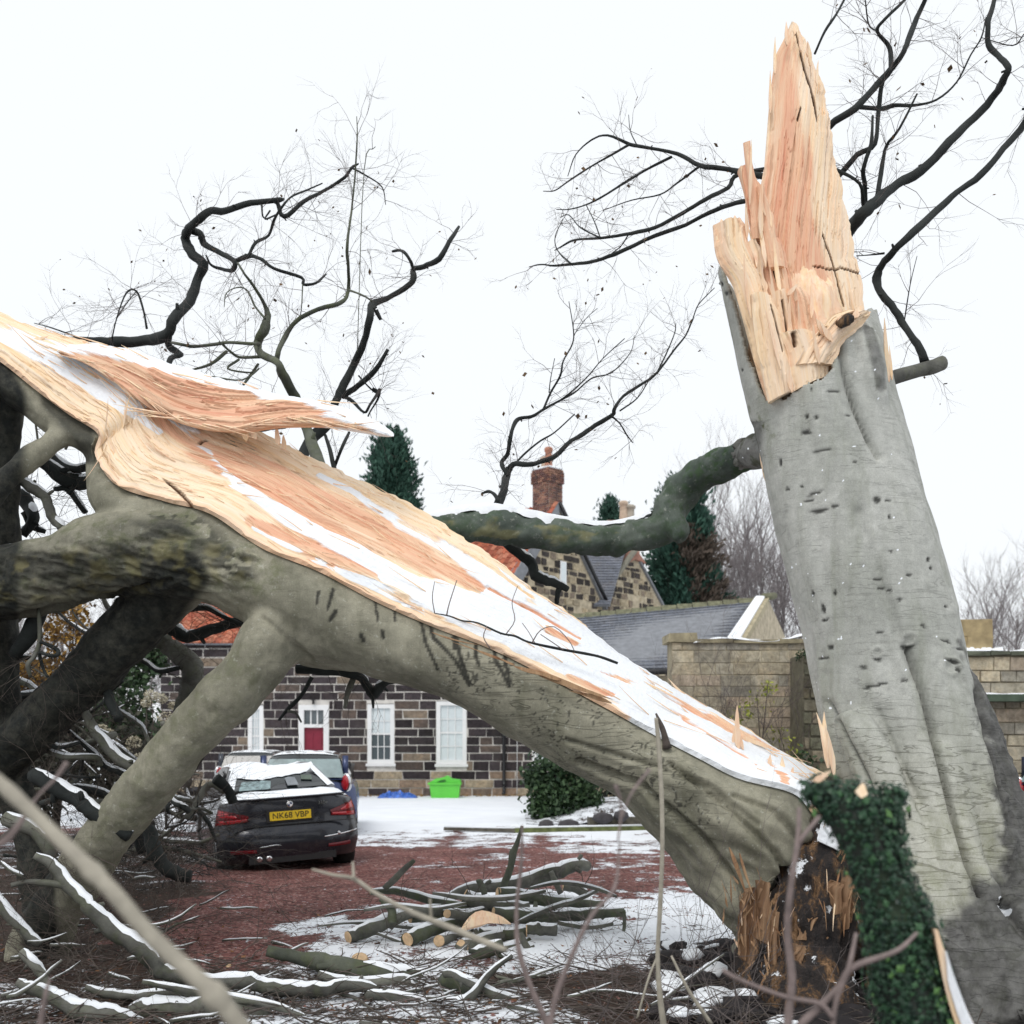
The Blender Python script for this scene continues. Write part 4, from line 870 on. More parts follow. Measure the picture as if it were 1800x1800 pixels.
_unit = {}
def unit_stone(k=0):
    if k not in _unit:
        bm = bmesh.new(); bmesh.ops.create_cube(bm, size=1); r_ = random.Random(k)
        for v_ in bm.verts: v_.co += Vector((r_.uniform(-.02, .02), 0, r_.uniform(-.035, .035)))
        bmesh.ops.bevel(bm, geom=[e for e in bm.edges if all(v_.co.y < 0 for v_ in e.verts)], offset=.035, segments=1, affect='EDGES')
        me = bpy.data.meshes.new('stone'); bm.to_mesh(me); bm.free(); me.materials.append(M_STONE_O); _unit[k] = me
    return _unit[k]
def tint_mesh(buf, cols, name):
    me = new_mesh(name, buf.v, buf.f, False); attr(me, 'tint', np.array(cols)); return me
def masonry(parent, M, w, h, course, lens, colf, skip=None, limit=300, score=None, proud=.02, joint=.012, seed=0, depth=.10, name='stone', mat_a=None):
    """stones laid in courses on the wall plane x 0..w, z 0..h (local y = 0 is the mortar face, outwards is -y)"""
    rr = random.Random(seed); L = []; z = 0
    while z < h - .02:
        ch = course * rr.uniform(.88, 1.12); ch = min(ch, h - z); x = -rr.uniform(0, lens[0])
        while x < w:
            ln = rr.uniform(*lens); x0, x1 = max(x, 0), min(x + ln, w)
            if x1 - x0 > .06 and ch > .05: L.append((x0, x1, z, z + ch))
            x += ln
        z += ch
    if skip: 
        out = []
        for (x0, x1, z0, z1) in L:
            pieces = [(x0, x1)]
            for (a, c_, e, g_) in skip:
                if z1 > e + .03 and z0 < g_ - .03:
                    nw = []
                    for (p0, p1) in pieces:
                        if p1 <= a or p0 >= c_: nw.append((p0, p1))
                        else:
                            if a - p0 > .06: nw.append((p0, a))
                            if p1 - c_ > .06: nw.append((c_, p1))
                    pieces = nw
            out += [(p0, p1, z0, z1) for (p0, p1) in pieces]
        L = out
    key = score or (lambda q: 0); L.sort(key=lambda q: -key(q)); R3 = M.to_3x3().to_4x4()
    org = ORG.get(parent.name, parent.location) if parent else Vector((0, 0, 0))
    rot = M.to_3x3().to_4x4()
    for q in L[:limit]:
        x0, x1, z0, z1 = q; pr = proud * rr.uniform(.5, 1.5); j = joint * rr.uniform(.6, 1.3)
        o = bpy.data.objects.new(name, unit_stone(rr.randrange(5))); COL.objects.link(o); o.parent = parent
        c_ = M @ Vector(((x0 + x1) / 2, depth / 2 - pr, (z0 + z1) / 2))
        o.location = c_ - org; o.rotation_euler = M.to_euler(); o.scale = (x1 - x0 - j, depth, z1 - z0 - j); o.color = (*colf(rr, (x0 + x1) / 2, (z0 + z1) / 2), 1)
    if len(L) > limit:
        b = Buf(); cols = []
        for q in L[limit:]:
            x0, x1, z0, z1 = q; pr = proud * rr.uniform(.5, 1.5); j = joint * rr.uniform(.3, .7)
            n0 = len(b.v); b.box(x0 + j, x1 - j, -pr, depth - pr, z0 + j, z1 - j, M, .006, rr); c_ = colf(rr, (x0 + x1) / 2, (z0 + z1) / 2); cols += [c_] * (len(b.v) - n0)
        part(name + '_rest', tint_mesh(b, cols, name), mat_a or M_STONE_A, parent, stuff=True, smooth=False)

def frame_mat(ox, oy, oz, ang):
    return Matrix.Translation((ox, oy, oz)) @ Matrix.Rotation(ang, 4, 'Z')
def dark_stone(rr, x, z):
    t = rr.random()
    if t < .80: k = rr.uniform(.5, 1.3); return (.046 * k, .038 * k, .042 * k)
    if t < .95: k = rr.uniform(.8, 1.2); return (.105 * k, .082 * k, .072 * k)
    return (.22, .175, .135)
def low_stone(rr, x, z):
    if z < .95 and rr.random() < .6: return rr.choice([(.36, .30, .22), (.27, .20, .15), (.18, .14, .11)])
    return dark_stone(rr, x, z)

# ------------------------------------------------------------------ dark stone house, Y = 33
HYD = 33.0; K = HYD / F
def hx(px): return (px - 900) * K
def hz(py): return EYE - (py - HY) * K
HS = thing('stone_house', 'dark stone house with white sash windows and a dark red front door', 'house', (hx(640), HYD + 2.5, 0))
x0, x1 = hx(282), hx(1012); W = x1 - x0
openings = [(436, 463, 1238, 1350, 'window'), (525, 578, 1239, 1400, 'door'), (646, 693, 1237, 1343, 'window'), (767, 820, 1232, 1344, 'window'), (936, 990, 1232, 1344, 'window')]
b = Buf(); top = 4.95
xs = [x0]; 
ops = sorted((hx(a), hx(c_), hz(g_), hz(e)) for (a, c_, e, g_, t) in openings)
cur = x0
for (a, c_, zb, zt) in ops:
    b.box(cur, a, HYD, HYD + .45, -.2, top); zb = max(zb, -.2)
    if zb > 0: b.box(a, c_, HYD, HYD + .45, -.2, zb)
    b.box(a, c_, HYD, HYD + .45, zt, top); cur = c_
b.box(cur, x1, HYD, HYD + .45, -.2, top)
b.box(x0, x0 + .45, HYD + .45, HYD + 8, -.2, top); b.box(x1 - .45, x1, HYD + .45, HYD + 8, -.2, top); b.box(x0, x1, HYD + 8, HYD + 8.4, -.2, top)
part('wall', b, M_MORTAR, HS, smooth=False)
Mw = frame_mat(x0, HYD, 0, 0)
sk = [(hx(a) - x0 - .0, hx(c_) - x0, max(hz(g_), -1), hz(e)) for (a, c_, e, g_, t) in openings]
def sc_(q):
    px = 900 + (x0 + (q[0] + q[1]) / 2) / K; py = HY - ((q[2] + q[3]) / 2 - EYE) / K
    if py < 1160: return -5
    # inside the opening under the trunk, or left of the prop
    lim = np.interp(px, [540, 700, 850, 1000], [1165, 1195, 1275, 1360])
    return (2 if (px > 470 and py > lim) else 1 if px < 430 else 0) + rng.random() * .1
masonry(HS, Mw, W, top - .05, .285, (.32, .95), low_stone, sk, 300, sc_, seed=3, joint=.038)
def sash(parent, px0, px1, py0, py1, Yp, dark_lower=False, cols=3, rows=6):
    xa, xb, zb, zt = (px0 - 900) * Yp / F, (px1 - 900) * Yp / F, EYE - (py1 - HY) * Yp / F, EYE - (py0 - HY) * Yp / F
    f = .13; b = Buf(); y0, y1 = Yp - .012, Yp + .12
    b.box(xa, xa + f, y0, y1, zb, zt); b.box(xb - f, xb, y0, y1, zb, zt); b.box(xa + f, xb - f, y0, y1, zt - f, zt); b.box(xa + f, xb - f, y0, y1, zb, zb + f)
    wn = part('window', b, M_WHITE, parent, smooth=False)
    b = Buf(); b.box(xa - .05, xb + .05, Yp - .07, Yp + .1, zb - .09, zb - .002); part('sill', b, M_WHITE, wn, smooth=False)
    zm = (zb + zt) / 2
    for (za, zc, mm) in ((zb + f, zm, M_GLASS if dark_lower else M_BLIND), (zm, zt - f, M_BLIND)):
        b = Buf(); b.box(xa + f, xb - f, Yp + .06, Yp + .07, za, zc); part('pane', b, mm, wn, smooth=False)
    xs_ = [xa + f + (xb - xa - 2 * f) * i / cols for i in range(1, cols)]
    for x in xs_:
        b = Buf(); b.box(x - .013, x + .013, Yp + .035, Yp + .058, zb + f, zt - f); part('glazing_bar', b, M_WHITE, wn, smooth=False)
    for i in range(1, rows):
        z = zb + f + (zt - zb - 2 * f) * i / rows; t_ = .03 if i == rows // 2 else .013
        b = Buf(); b.box(xa + f, xb - f, Yp + .030, Yp + .0345, z - t_, z + t_); part('glazing_bar', b, M_WHITE, wn, smooth=False)
    return wn
sash(HS, 436, 463, 1240, 1348, HYD); sash(HS, 646, 693, 1238, 1342, HYD, True, 3, 4); sash(HS, 767, 820, 1233, 1343, HYD, False, 3, 4); sash(HS, 936, 990, 1233, 1343, HYD, False, 3, 4)
# curtain behind the open lower sash
b = Buf(); b.box(hx(668), hx(674), HYD + .072, HYD + .09, hz(1336), hz(1290)); b.box(hx(650), hx(668), HYD + .073, HYD + .086, hz(1336), hz(1290)); part('curtain', b, simple('grey_curtain', (.20, .22, .23), .9, .1), HS, smooth=False)
# door with frame and fanlight
b = Buf(); f = .17; xa, xb, zt = hx(525), hx(578), hz(1239)
b.box(xa, xa + f, HYD - .015, HYD + .16, -.05, zt); b.box(xb - f, xb, HYD - .015, HYD + .16, -.05, zt); b.box(xa + f, xb - f, HYD - .015, HYD + .16, zt - f, zt); b.box(xa + f, xb - f, HYD - .01, HYD + .16, hz(1279), hz(1273))
part('door_frame', b, M_WHITE, HS, smooth=False)
b = Buf(); b.box(xa + f, xb - f, HYD + .08, HYD + .13, .02, hz(1279)); dr = part('door', b, M_REDDOOR, HS, smooth=False)
for i, (u0, u1) in enumerate(((.12, .44), (.56, .88))):
    for (v0, v1) in ((.08, .32), (.38, .62), (.68, .92)):
        dx = xb - xa - 2 * f; H_ = hz(1279) - .02; b = Buf(); b.box(xa + f + dx * u0, xa + f + dx * u1, HYD + .066, HYD + .079, .02 + H_ * v0, .02 + H_ * v1); part('door_panel', b, M_REDDOOR, dr, smooth=False)
b = Buf(); b.lathe([(.012, 0), (.035, .005), (.04, .04), (.02, .05)], 10, Matrix.Translation(((xa + xb) / 2, HYD + .066, 1.25)) @ Matrix.Rotation(RAD(90), 4, 'X')); part('door_knob', b, simple('brass', (.6, .5, .3), .3, .1, metal=1), dr)
b = Buf(); b.box(xa + f, xb - f, HYD + .09, HYD + .1, hz(1273), zt - f); fl_ = part('fanlight', b, M_GLASS, HS, smooth=False)
for i in (1, 2):
    x = xa + f + (xb - xa - 2 * f) * i / 3; b = Buf(); b.box(x - .02, x + .02, HYD + .06, HYD + .085, hz(1273), zt - f); part('glazing_bar', b, M_WHITE, fl_, smooth=False)
b = Buf(); b.box(hx(550), hx(553), HYD - .12, HYD - .03, hz(1238), hz(1231)); b.box(hx(548), hx(555), HYD - .16, HYD - .04, hz(1231), hz(1229)); part('door_lamp', b, M_BLACK, HS, smooth=False)
# downpipe and cable
b = Buf(); xc = hx(886); pth = [Vector((xc, HYD - .12, z)) for z in (4.8, 3, 1.5, .25)] + [Vector((xc, HYD - .2, .12)), Vector((xc - .02, HYD - .3, .08))]
b.tube(pth, [.055] * 6, 10)
for z in (.35, 1.9, 3.6): b.lathe([(.07, 0), (.07, .1)], 10, Matrix.Translation((xc, HYD - .12, z)))
part('downpipe', b, M_BLACK, HS)
b = Buf(); b.tube([Vector((hx(909), HYD - .03, 4.6)), Vector((hx(909), HYD - .03, .1))], [.012, .012], 6); part('cable', b, M_WHITE, HS)

def roof_slope(parent, name, A, B, Cc, D_, su, sv, colf, kind, seed, mat_, snowrow=0):
    """courses of tiles or slates on the plane A (eave start), B (eave end), C (ridge end), D (ridge start)"""
    rr = random.Random(seed); A, B, Cc, D_ = map(Vector, (A, B, Cc, D_))
    nn = (B - A).cross(D_ - A).normalized()
    if nn.z < 0: nn = -nn
    b = Buf(); cols = []; base = Buf(); base.prism([A, B, Cc, D_], -nn * .06); part(name + '_deck', base, M_LEAD, parent, smooth=False)
    nr = max(2, int((D_ - A).length / sv))
    for i in range(nr):
        t0, t1 = i / nr, (i + 1.12) / nr; L0, R0 = A.lerp(D_, t0), B.lerp(Cc, t0); L1, R1 = A.lerp(D_, min(t1, 1)), B.lerp(Cc, min(t1, 1))
        nc = max(2, int((R0 - L0).length / su)); off = (.5 if i % 2 and kind == 'slate' else 0) / nc
        for j in range(nc):
            s0, s1 = min(j / nc + off, 1), min((j + 1) / nc + off, 1)
            if s1 - s0 < 1e-4: continue
            lift0 = .03 + rr.uniform(0, .008); n0 = len(b.v); c_ = colf(rr)
            if kind == 'slate':
                g_ = (s1 - s0) * .04
                q = [L0.lerp(R0, s0 + g_) + nn * lift0, L0.lerp(R0, s1 - g_) + nn * lift0, L1.lerp(R1, s1 - g_) + nn * .008, L1.lerp(R1, s0 + g_) + nn * .008]
                b.poly(q); b.poly([q[0], q[0] - nn * .02, q[1] - nn * .02, q[1]])
            else:       # pantile: an S-shaped roll
                k = 4; prof = [0, .055, .07, .02, 0]
                lo = [L0.lerp(R0, s0 + (s1 - s0) * m_ / k) + nn * (prof[m_] + .035) for m_ in range(k + 1)]; hi = [L1.lerp(R1, s0 + (s1 - s0) * m_ / k) + nn * (prof[m_] + .005) for m_ in range(k + 1)]
                n1 = len(b.v); b.v += lo + hi
                for m_ in range(k): b.f.append((n1 + m_, n1 + m_ + 1, n1 + k + 2 + m_, n1 + k + 1 + m_))
                b.poly([lo[0], lo[0] - nn * .03, lo[-1] - nn * .03] + lo[:0:-1])
            cols += [c_] * (len(b.v) - n0)
    part(name, tint_mesh(b, cols, name), mat_, parent, stuff=True, smooth=False)
def redtile(rr):
    k = rr.uniform(.75, 1.25); return rr.choice([(.42 * k, .13 * k, .075 * k), (.36 * k, .11 * k, .07 * k), (.47 * k, .19 * k, .12 * k)])
def slatec(rr):
    k = rr.uniform(.85, 1.15); return (.145 * k, .16 * k, .195 * k)
ridgeZ = 7.4; yR = HYD + 4.2
xr1 = hx(850)
roof_slope(HS, 'roof_tiles', (x0 - .15, HYD - .25, 4.9), (xr1, HYD - .25, 4.9), (xr1, yR, ridgeZ), (x0 - .15, yR, ridgeZ), .24, .30, redtile, 'tile', 4, M_TILE)
b = Buf(); b.prism([(x0 - .15, yR, ridgeZ), (xr1, yR, ridgeZ), (xr1, HYD + 8.6, 4.9), (x0 - .15, HYD + 8.6, 4.9)], (0, 0, .08)); part('rear_roof', b, M_LEAD, HS, smooth=False)
b = Buf(); b.prism([(x0, HYD, 4.9), (x0, yR, ridgeZ - .1), (x0, HYD + 8.4, 4.9)], (.3, 0, 0)); b.prism([(xr1 - .3, HYD, 4.9), (xr1 - .3, yR, ridgeZ - .1), (xr1 - .3, HYD + 8.4, 4.9)], (.3, 0, 0)); part('gable_wall', b, M_MORTAR2, HS, smooth=False)
b = Buf(); b.prism([(x0 - .32, HYD - .3, 4.92), (x0 - .32, yR, ridgeZ + .14), (x0 - .32, yR, ridgeZ - .1), (x0 - .32, HYD - .3, 4.7)], (.34, 0, 0)); part('coping', b, simple('pale_coping', (.5, .47, .40), .9, .2), HS, smooth=False)
b = Buf(); b.prism([(xr1, HYD - .05, 4.95), (x1, HYD - .05, 4.95), (x1, HYD + 2, 5.2), (xr1, HYD + 2, 5.2)], (0, 0, .06)); part('lean_to_roof', b, M_LEAD, HS, smooth=False)

# ------------------------------------------------------------------ rubble gable house with brick chimney
def patchy(rr, x, z):
    if rr.random() < .55: k = rr.uniform(.6, 1.3); return (.055 * k, .048 * k, .045 * k)
    return rr.choice([(.40, .34, .24), (.33, .28, .20), (.22, .18, .14)])
def palestone(rr, x, z):
    k = rr.uniform(.8, 1.2); return rr.choice([(.36 * k, .31 * k, .21 * k), (.30 * k, .26 * k, .18 * k), (.42 * k, .36 * k, .26 * k), (.20 * k, .17 * k, .13 * k)])
A3 = RAD(45); ex = Vector((math.cos(A3), math.sin(A3), 0)); en = Vector((math.sin(A3), -math.cos(A3), 0))   # along the gable, out of the gable
def gable(parent, apex_px, apex_py, Y, half, eaveZ, deep, rooff, roofkind, roofmat, colf, seed, limit=0, both=True, sl_=.42, lens=(.22, .5), left_gap=0):
    ap = P(apex_px, apex_py, Y); c0 = Vector((ap.x, ap.y, 0)); L = c0 - ex * half; Rr = c0 + ex * half; back = -en * deep
    b = Buf(); b.prism([L, Rr, Vector((Rr.x, Rr.y, eaveZ)), ap, Vector((L.x, L.y, eaveZ))], back); part('wall', b, M_MORTAR2, parent, smooth=False)
    M = Matrix.Translation(L) @ Matrix.Rotation(A3, 4, 'Z'); rr = random.Random(seed); b = Buf(); cols = []; z = eaveZ - 2.2; H_ = ap.z
    objs = []
    while z < H_ - .15:
        ch = rr.uniform(.16, .30); zz = z + ch
        lim0 = 0.05 if zz < eaveZ else half * (zz - eaveZ) / (H_ - eaveZ) + .10; lim1 = 2 * half - lim0; x = lim0
        while x < lim1:
            ln = rr.uniform(*lens)
            x2 = min(x + ln, lim1)
            if x2 - x > .08 and rr.random() < .8:
                g_ = rr.uniform(.02, .05); n0 = len(b.v); b.box(x + g_, x2 - g_, -rr.uniform(.015, .04), .05, z + g_ * .8, zz - g_ * .8, M, .02, rr); cols += [colf(rr, x, z)] * (len(b.v) - n0)
            x = x2
        z = zz
    part('rubble_stones', tint_mesh(b, cols, 'rubble_stones'), M_STONE_A, parent, stuff=True, smooth=False)
    ov = en * .12; up = Vector((0, 0, 1)); s_ = (ap.z - eaveZ) / half
    A_ = Vector((L.x, L.y, eaveZ)) - ex * .2 - up * .2 * s_ + ov; R_ = ap + ov + up * .05
    roof_slope(parent, 'roof', A_ + back, A_, R_, R_ + back, .24, .28, rooff, roofkind, seed + 1, roofmat)
    A2 = Vector((Rr.x, Rr.y, eaveZ)) + ex * .2 - up * .2 * s_ + ov
    roof_slope(parent, 'roof', A2, A2 + back, R_ + back, R_, .24, .28, rooff, roofkind, seed + 2, roofmat)
    return ap, L, Rr
GH = thing('gable_house', 'tall rubble gable house with red tiles and a brick chimney behind the limb', 'house', (1.4, 37.5, 0))
ap, Lg, Rg = gable(GH, 978, 886, 36.0, 2.5, 6.95, 7.0, redtile, 'tile', M_TILE, patchy, 31)
b = Buf(); b.tube([ap + en * .16 + Vector((0, 0, .03)), Rg + Vector((0, 0, 6.8)) + ex * .22 + en * .16], [.07, .07], 6)
part('bargeboard', b, M_BLACK, GH)
b = Buf(); b.prism([ap + en * .14 + Vector((0, 0, .06)), Lg + Vector((0, 0, 6.75)) - ex * .22 + en * .14, Lg + Vector((0, 0, 6.6)) + ex * .2 + en * .14, ap + en * .14 - Vector((0, 0, .5))], -en * .3); part('verge_flashing', b, M_LEAD, GH, smooth=False)
b = Buf(); Mg = Matrix.Translation(Lg) @ Matrix.Rotation(A3, 4, 'Z'); b.box(2.66, 2.98, -.05, .1, 7.3, 8.15, Mg); wn = part('window', b, M_WHITE, GH, smooth=False)
b = Buf(); b.box(2.70, 2.94, -.06, -.052, 7.35, 8.1, Mg); part('pane', b, M_BLIND, wn, smooth=False)
# chimney: bricks laid round a mortar shaft
def brickcol(rr): k = rr.uniform(.75, 1.25); return rr.choice([(.21 * k, .105 * k, .08 * k), (.17 * k, .085 * k, .075 * k), (.12 * k, .07 * k, .065 * k), (.27 * k, .15 * k, .11 * k)])
def chimney(parent, cx, cy, z0, z1, wx, wy, ang, seed, flare=True):
    M = Matrix.Translation((cx, cy, 0)) @ Matrix.Rotation(ang, 4, 'Z'); rr = random.Random(seed)
    b = Buf(); b.box(-wx / 2, wx / 2, -wy / 2, wy / 2, z0, z1, M); ch = part('chimney', b, simple('chimney_mortar', (.42, .38, .33), .95, .15), parent, smooth=False)
    b = Buf(); cols = []; z = z0; i = 0
    while z < z1 - .03:
        top_ = z > z1 - .55; ex_ = .045 if (top_ and z < z1 - .12) else (.02 if top_ else 0)
        for side in range(4):
            ww, dd = (wx, wy) if side % 2 == 0 else (wy, wx); Ms = M @ Matrix.Rotation(side * math.pi / 2, 4, 'Z'); x = -ww / 2 - ex_ - (.11 if i % 2 else 0)
            while x < ww / 2 + ex_:
                xa, xb = max(x, -ww / 2 - ex_), min(x + .215, ww / 2 + ex_)
                if xb - xa > .04: n0 = len(b.v); b.box(xa + .006, xb - .006, -dd / 2 - ex_ - .012 - rr.uniform(0, .004), -dd / 2 + .02, z + .006, z + .074, Ms); cols += [brickcol(rr)] * (len(b.v) - n0)
                x += .225
        z += .082; i += 1
    part('bricks', tint_mesh(b, cols, 'bricks'), M_STONE_A, ch, stuff=True, smooth=False)
    return ch, M
def pot(parent, M, x, y, z, r, h, mt):
    b = Buf(); b.lathe([(r * .95, 0), (r * .9, h * .12), (r * .8, h * .5), (r * .78, h * .78), (r * 1.0, h * .82), (r * 1.02, h * .93), (r * .8, h), (r * .6, h), (r * .55, h * .8)], 16, M @ Matrix.Translation((x, y, z))); part('chimney_pot', b, mt, parent)
M_POT = simple('terracotta', (.44, .20, .13), .8, .15); M_POT2 = simple('buff_pot', (.52, .40, .30), .8, .15)
ztop = EYE - (828 - HY) / F * 36.3
ch, Mc = chimney(GH, ap.x - .30, ap.y + .28, 9.0, ztop, .70, .78, A3, 3)
b = Buf(); b.box(-.36, .36, -.4, .4, ztop - .01, ztop + .07, Mc, .03, rng); part('snow', b, M_SNOW, ch)
pot(ch, Mc, -.12, -.16, ztop + .05, .15, .72, M_POT); pot(ch, Mc, .12, .2, ztop + .05, .20, .50, M_POT2)

G2 = thing('slate_gable_house', 'second stone gable with slate roof, right of the tall gable and partly behind the limb', 'house', (5, 40, 0))
ap2, L2, R2 = gable(G2, 1112, 968, 41.0, 2.9, 6.5, 6.0, slatec, 'slate', M_SLATE, patchy, 51, lens=(.18, .42))
b = Buf(); b.prism([ap2 + en * .15 + Vector((0, 0, .1)), ap2 + en * .15 - ex * 1.1 - Vector((0, 0, .95)), ap2 + en * .15 - Vector((0, 0, .35)), ap2 + en * .15 + ex * .7 - Vector((0, 0, .45))], -en * .3)
part('brick_verge', b, simple('brick_verge', (.30, .15, .11), .9, .3), G2, smooth=False)
b = Buf(); b.tube([ap2 + en * .15 + Vector((0, 0, .04)), L2 + Vector((0, 0, 6.4)) - ex * .2 + en * .15], [.12, .12], 6); part('coping', b, simple('stone_coping', (.20, .19, .15), .9, .2), G2)
# slate valley roof between the two gables, with its own ridge
VB = P(1052, 1062, 39.0)
b = Buf(); b.prism([P(1010, 945, 41.5), P(1090, 945, 41.5), P(1068, 1060, 37.6), P(1052, 1062, 37.6)], (0, .1, -.1)); part('valley_deck', b, M_LEAD, G2, smooth=False)
roof_slope(G2, 'valley_slates', P(1044, 1064, 37.4), P(1072, 1064, 37.4), P(1110, 930, 42.0), P(1000, 930, 42.0), .26, .2, slatec, 'slate', 61, M_SLATE)
# far chimney with two buff pots
FC = thing('chimney_stack', 'pinkish chimney stack with two buff pots showing above the mossy limb', 'chimney', (P(1098, 960, 44).x, 44, 0))
c_ = P(1096, 935, 44); b = Buf(); b.box(c_.x - .75, c_.x + .65, 43.6, 44.4, 0, P(1096, 918, 44).z, None); part('stack', b, simple('pink_stack', (.50, .33, .26), .9, .25), FC, smooth=False)
pot(FC, Matrix.Identity(4), P(1096, 0, 44).x, 44, P(0, 918, 44).z, .20, .9, M_POT2); pot(FC, Matrix.Identity(4), P(1107, 0, 44).x, 44.1, P(0, 918, 44).z, .26, .75, simple('grey_pot', (.38, .34, .28), .8, .15))

# ------------------------------------------------------------------ low slate outbuilding
OB = thing('outbuilding', 'low stone outbuilding with blue grey slate roof and snow on its gable coping', 'outbuilding', (5.5, 28, 0))
YE, YR = 26.0, 29.5
eL, eR = P(1010, 1180, YE), P(1262, 1172, YE); rL, rR = P(1002, 1086, YR), P(1330, 1056, YR)
roof_slope(OB, 'roof_slates', eL, Vector((P(1268, 1168, YE).x + .3, YE, eR.z)), rR, rL, .24, .19, slatec, 'slate', 71, M_SLATE)
b = Buf(); b.box(eL.x, eR.x + .2, YE + .15, YE + .5, 0, eL.z - .1); b.box(rR.x - .1, rR.x + .2, YE + .1, YR + 3, 0, eR.z); part('wall', b, M_MORTAR2, OB, smooth=False)
b = Buf(); b.tube([eL + Vector((0, -.08, -.08)), eR + Vector((.2, -.08, -.08))], [.08, .08], 8); part('gutter', b, M_BLACK, OB)
b = Buf(); x = rL.x
while x < rR.x:
    t = (x - rL.x) / (rR.x - rL.x); z = rL.z + (rR.z - rL.z) * t; b.prism([(x, YR - .14, z - .04), (x, YR, z + .12), (x, YR + .14, z - .04)], (.42, 0, .01)); x += .44
part('ridge_tiles', b, simple('mossy_ridge', (.16, .16, .10), .9, .4), OB, smooth=False)
g0 = P(1250, 1150, YE - .3); g1 = P(1322, 1052, YR); gz = Vector((0, 0, .16))
b = Buf(); b.prism([P(1266, 1140, YE), P(1326, 1050, YR), P(1352, 1050, YR), P(1300, 1140, YE)], (0, .05, -.22)); part('coping', b, simple('sandstone_coping', (.38, .33, .22), .9, .3), OB, smooth=False)
b = Buf(); q = [P(1268, 1137, YE - .02), P(1329, 1049, YR), P(1345, 1049, YR), P(1292, 1137, YE - .02)]; q = [z_ + Vector((0, 0, .03)) for z_ in q]; b.prism(q, (0, .02, -.07)); part('snow', b, M_SNOW, OB, smooth=False)
b = Buf(); b.prism([P(1300, 1150, YE + .2), P(1350, 1052, YR), P(1385, 1130, YR + 3.5), P(1385, 1180, YR + 3.5), P(1300, 1180, YE + .2)], (.02, .4, 0)); part('gable_wall', b, M_MORTAR2, OB, smooth=False)
b = Buf(); b.tube([P(1342, 1050, YR), P(1362, 1047, YR + .3)], [.12, .10], 8); part('finial_stone', b, simple('mossy_stone', (.14, .14, .09), .9, .3), OB)

# ------------------------------------------------------------------ garden walls
GW = thing('garden_wall', 'weathered sandstone garden wall with snow along its top, between the two trunks', 'wall', (P(1300, 0, 17).x, 17, 0))
YW = 17.0; xl, xr = P(1181, 0, YW).x, P(1478, 0, YW).x; zt = P(0, 1128, YW).z
b = Buf(); b.box(xl, xr, YW, YW + .5, -.1, zt); part('wall_core', b, simple('sandy_mortar', (.33, .29, .20), .95, .35, 3), GW, smooth=False)
def sandy(rr, x, z):
    k = rr.uniform(.85, 1.18); c_ = rr.choice([(.42, .38, .29), (.45, .40, .30), (.37, .34, .27), (.41, .345, .27), (.33, .31, .26)])
    if z < 1.4 and rr.random() < .4: c_ = (.28, .285, .20)
    return tuple(x_ * k for x_ in c_)
masonry(GW, frame_mat(xl, YW, 0, 0), xr - xl, zt - .01, .19, (.16, .62), sandy, None, 260, lambda q: q[2], seed=8, proud=.012, joint=.010)
b = Buf(); rr = random.Random(3); x = xl - .05
b.box(xl - .06, xl + .42, YW - .06, YW + .56, zt, zt + .13, None, .02, rr)
x = xl + .42
while x < xr:
    w_ = rr.uniform(.5, .8); t = (x - xl) / (xr - xl); dz = -.10 + .16 * t + .05 * math.sin(t * 9); b.box(x, x + w_ - .015, YW - .07, YW + .57, zt + dz * .2 - .02, zt + .07 + dz, None, .012, rr); x += w_
part('coping', b, simple('wall_coping', (.33, .29, .19), .9, .4, 5), GW, smooth=False)
def snowstrip(parent, x0, x1, y0, y1, zf, h, seed, n=60):
    b = Buf(); rr = random.Random(seed); ph = rr.uniform(0, 6)
    for i in range(n + 1):
        t = i / n; x = x0 + (x1 - x0) * t; k_ = .5 + .5 * math.sin(ph + i * .5) * math.sin(i * .23 + 1); hh = h * (.35 + .65 * k_) * (0.05 if i in (0, n) else 1)
        for (yy, zz) in ((y0, 0), (y0 + .03, hh * .8), ((y0 + y1) / 2, hh), (y1 - .03, hh * .8), (y1, 0)): b.v.append(Vector((x, yy, zf(t) + zz)))
    for i in range(n):
        for k in range(4): a = i * 5 + k; b.f.append((a, a + 5, a + 6, a + 1))
    part('snow', b, M_SNOW, parent)
snowstrip(GW, xl + .35, xr, YW - .07, YW + .5, lambda t: zt + .055 - .10 + .16 * (t * .9 + .1) + .05 * math.sin(t * 9), .055, 4)
# ivy hanging on the far end of the wall near the trunk
W2 = thing('garden_wall', 'coursed sandstone wall right of the standing trunk, a block pier standing on it', 'wall', (P(1760, 0, 17).x, 17.6, 0))
YV = 17.6; xl2, xr2 = P(1420, 0, YV).x, P(2100, 0, YV).x; zt2 = P(0, 1152, YV).z
b = Buf(); b.box(xl2, xr2, YV, YV + .5, -.1, zt2); part('wall_core', b, simple('sandy_mortar2', (.24, .21, .15), .95, .35, 3), W2, smooth=False)
masonry(W2, frame_mat(xl2, YV, 0, 0), xr2 - xl2, zt2 - .01, .22, (.25, .62), sandy, None, 170, lambda q: (900 + (xl2 + q[0]) / YV * F > 1690) * 5 - abs(900 + (xl2 + q[0]) / YV * F - 1730) * .005, seed=18, proud=.03, joint=.02)
b = Buf(); rr = random.Random(9); x = xl2
while x < xr2: w_ = rr.uniform(.35, .7); b.box(x, x + w_ - .02, YV - .09, YV + .58, zt2, zt2 + rr.uniform(.06, .09), None, .015, rr); x += w_
part('coping', b, simple('dark_coping', (.10, .11, .08), .9, .4, 5), W2, smooth=False)
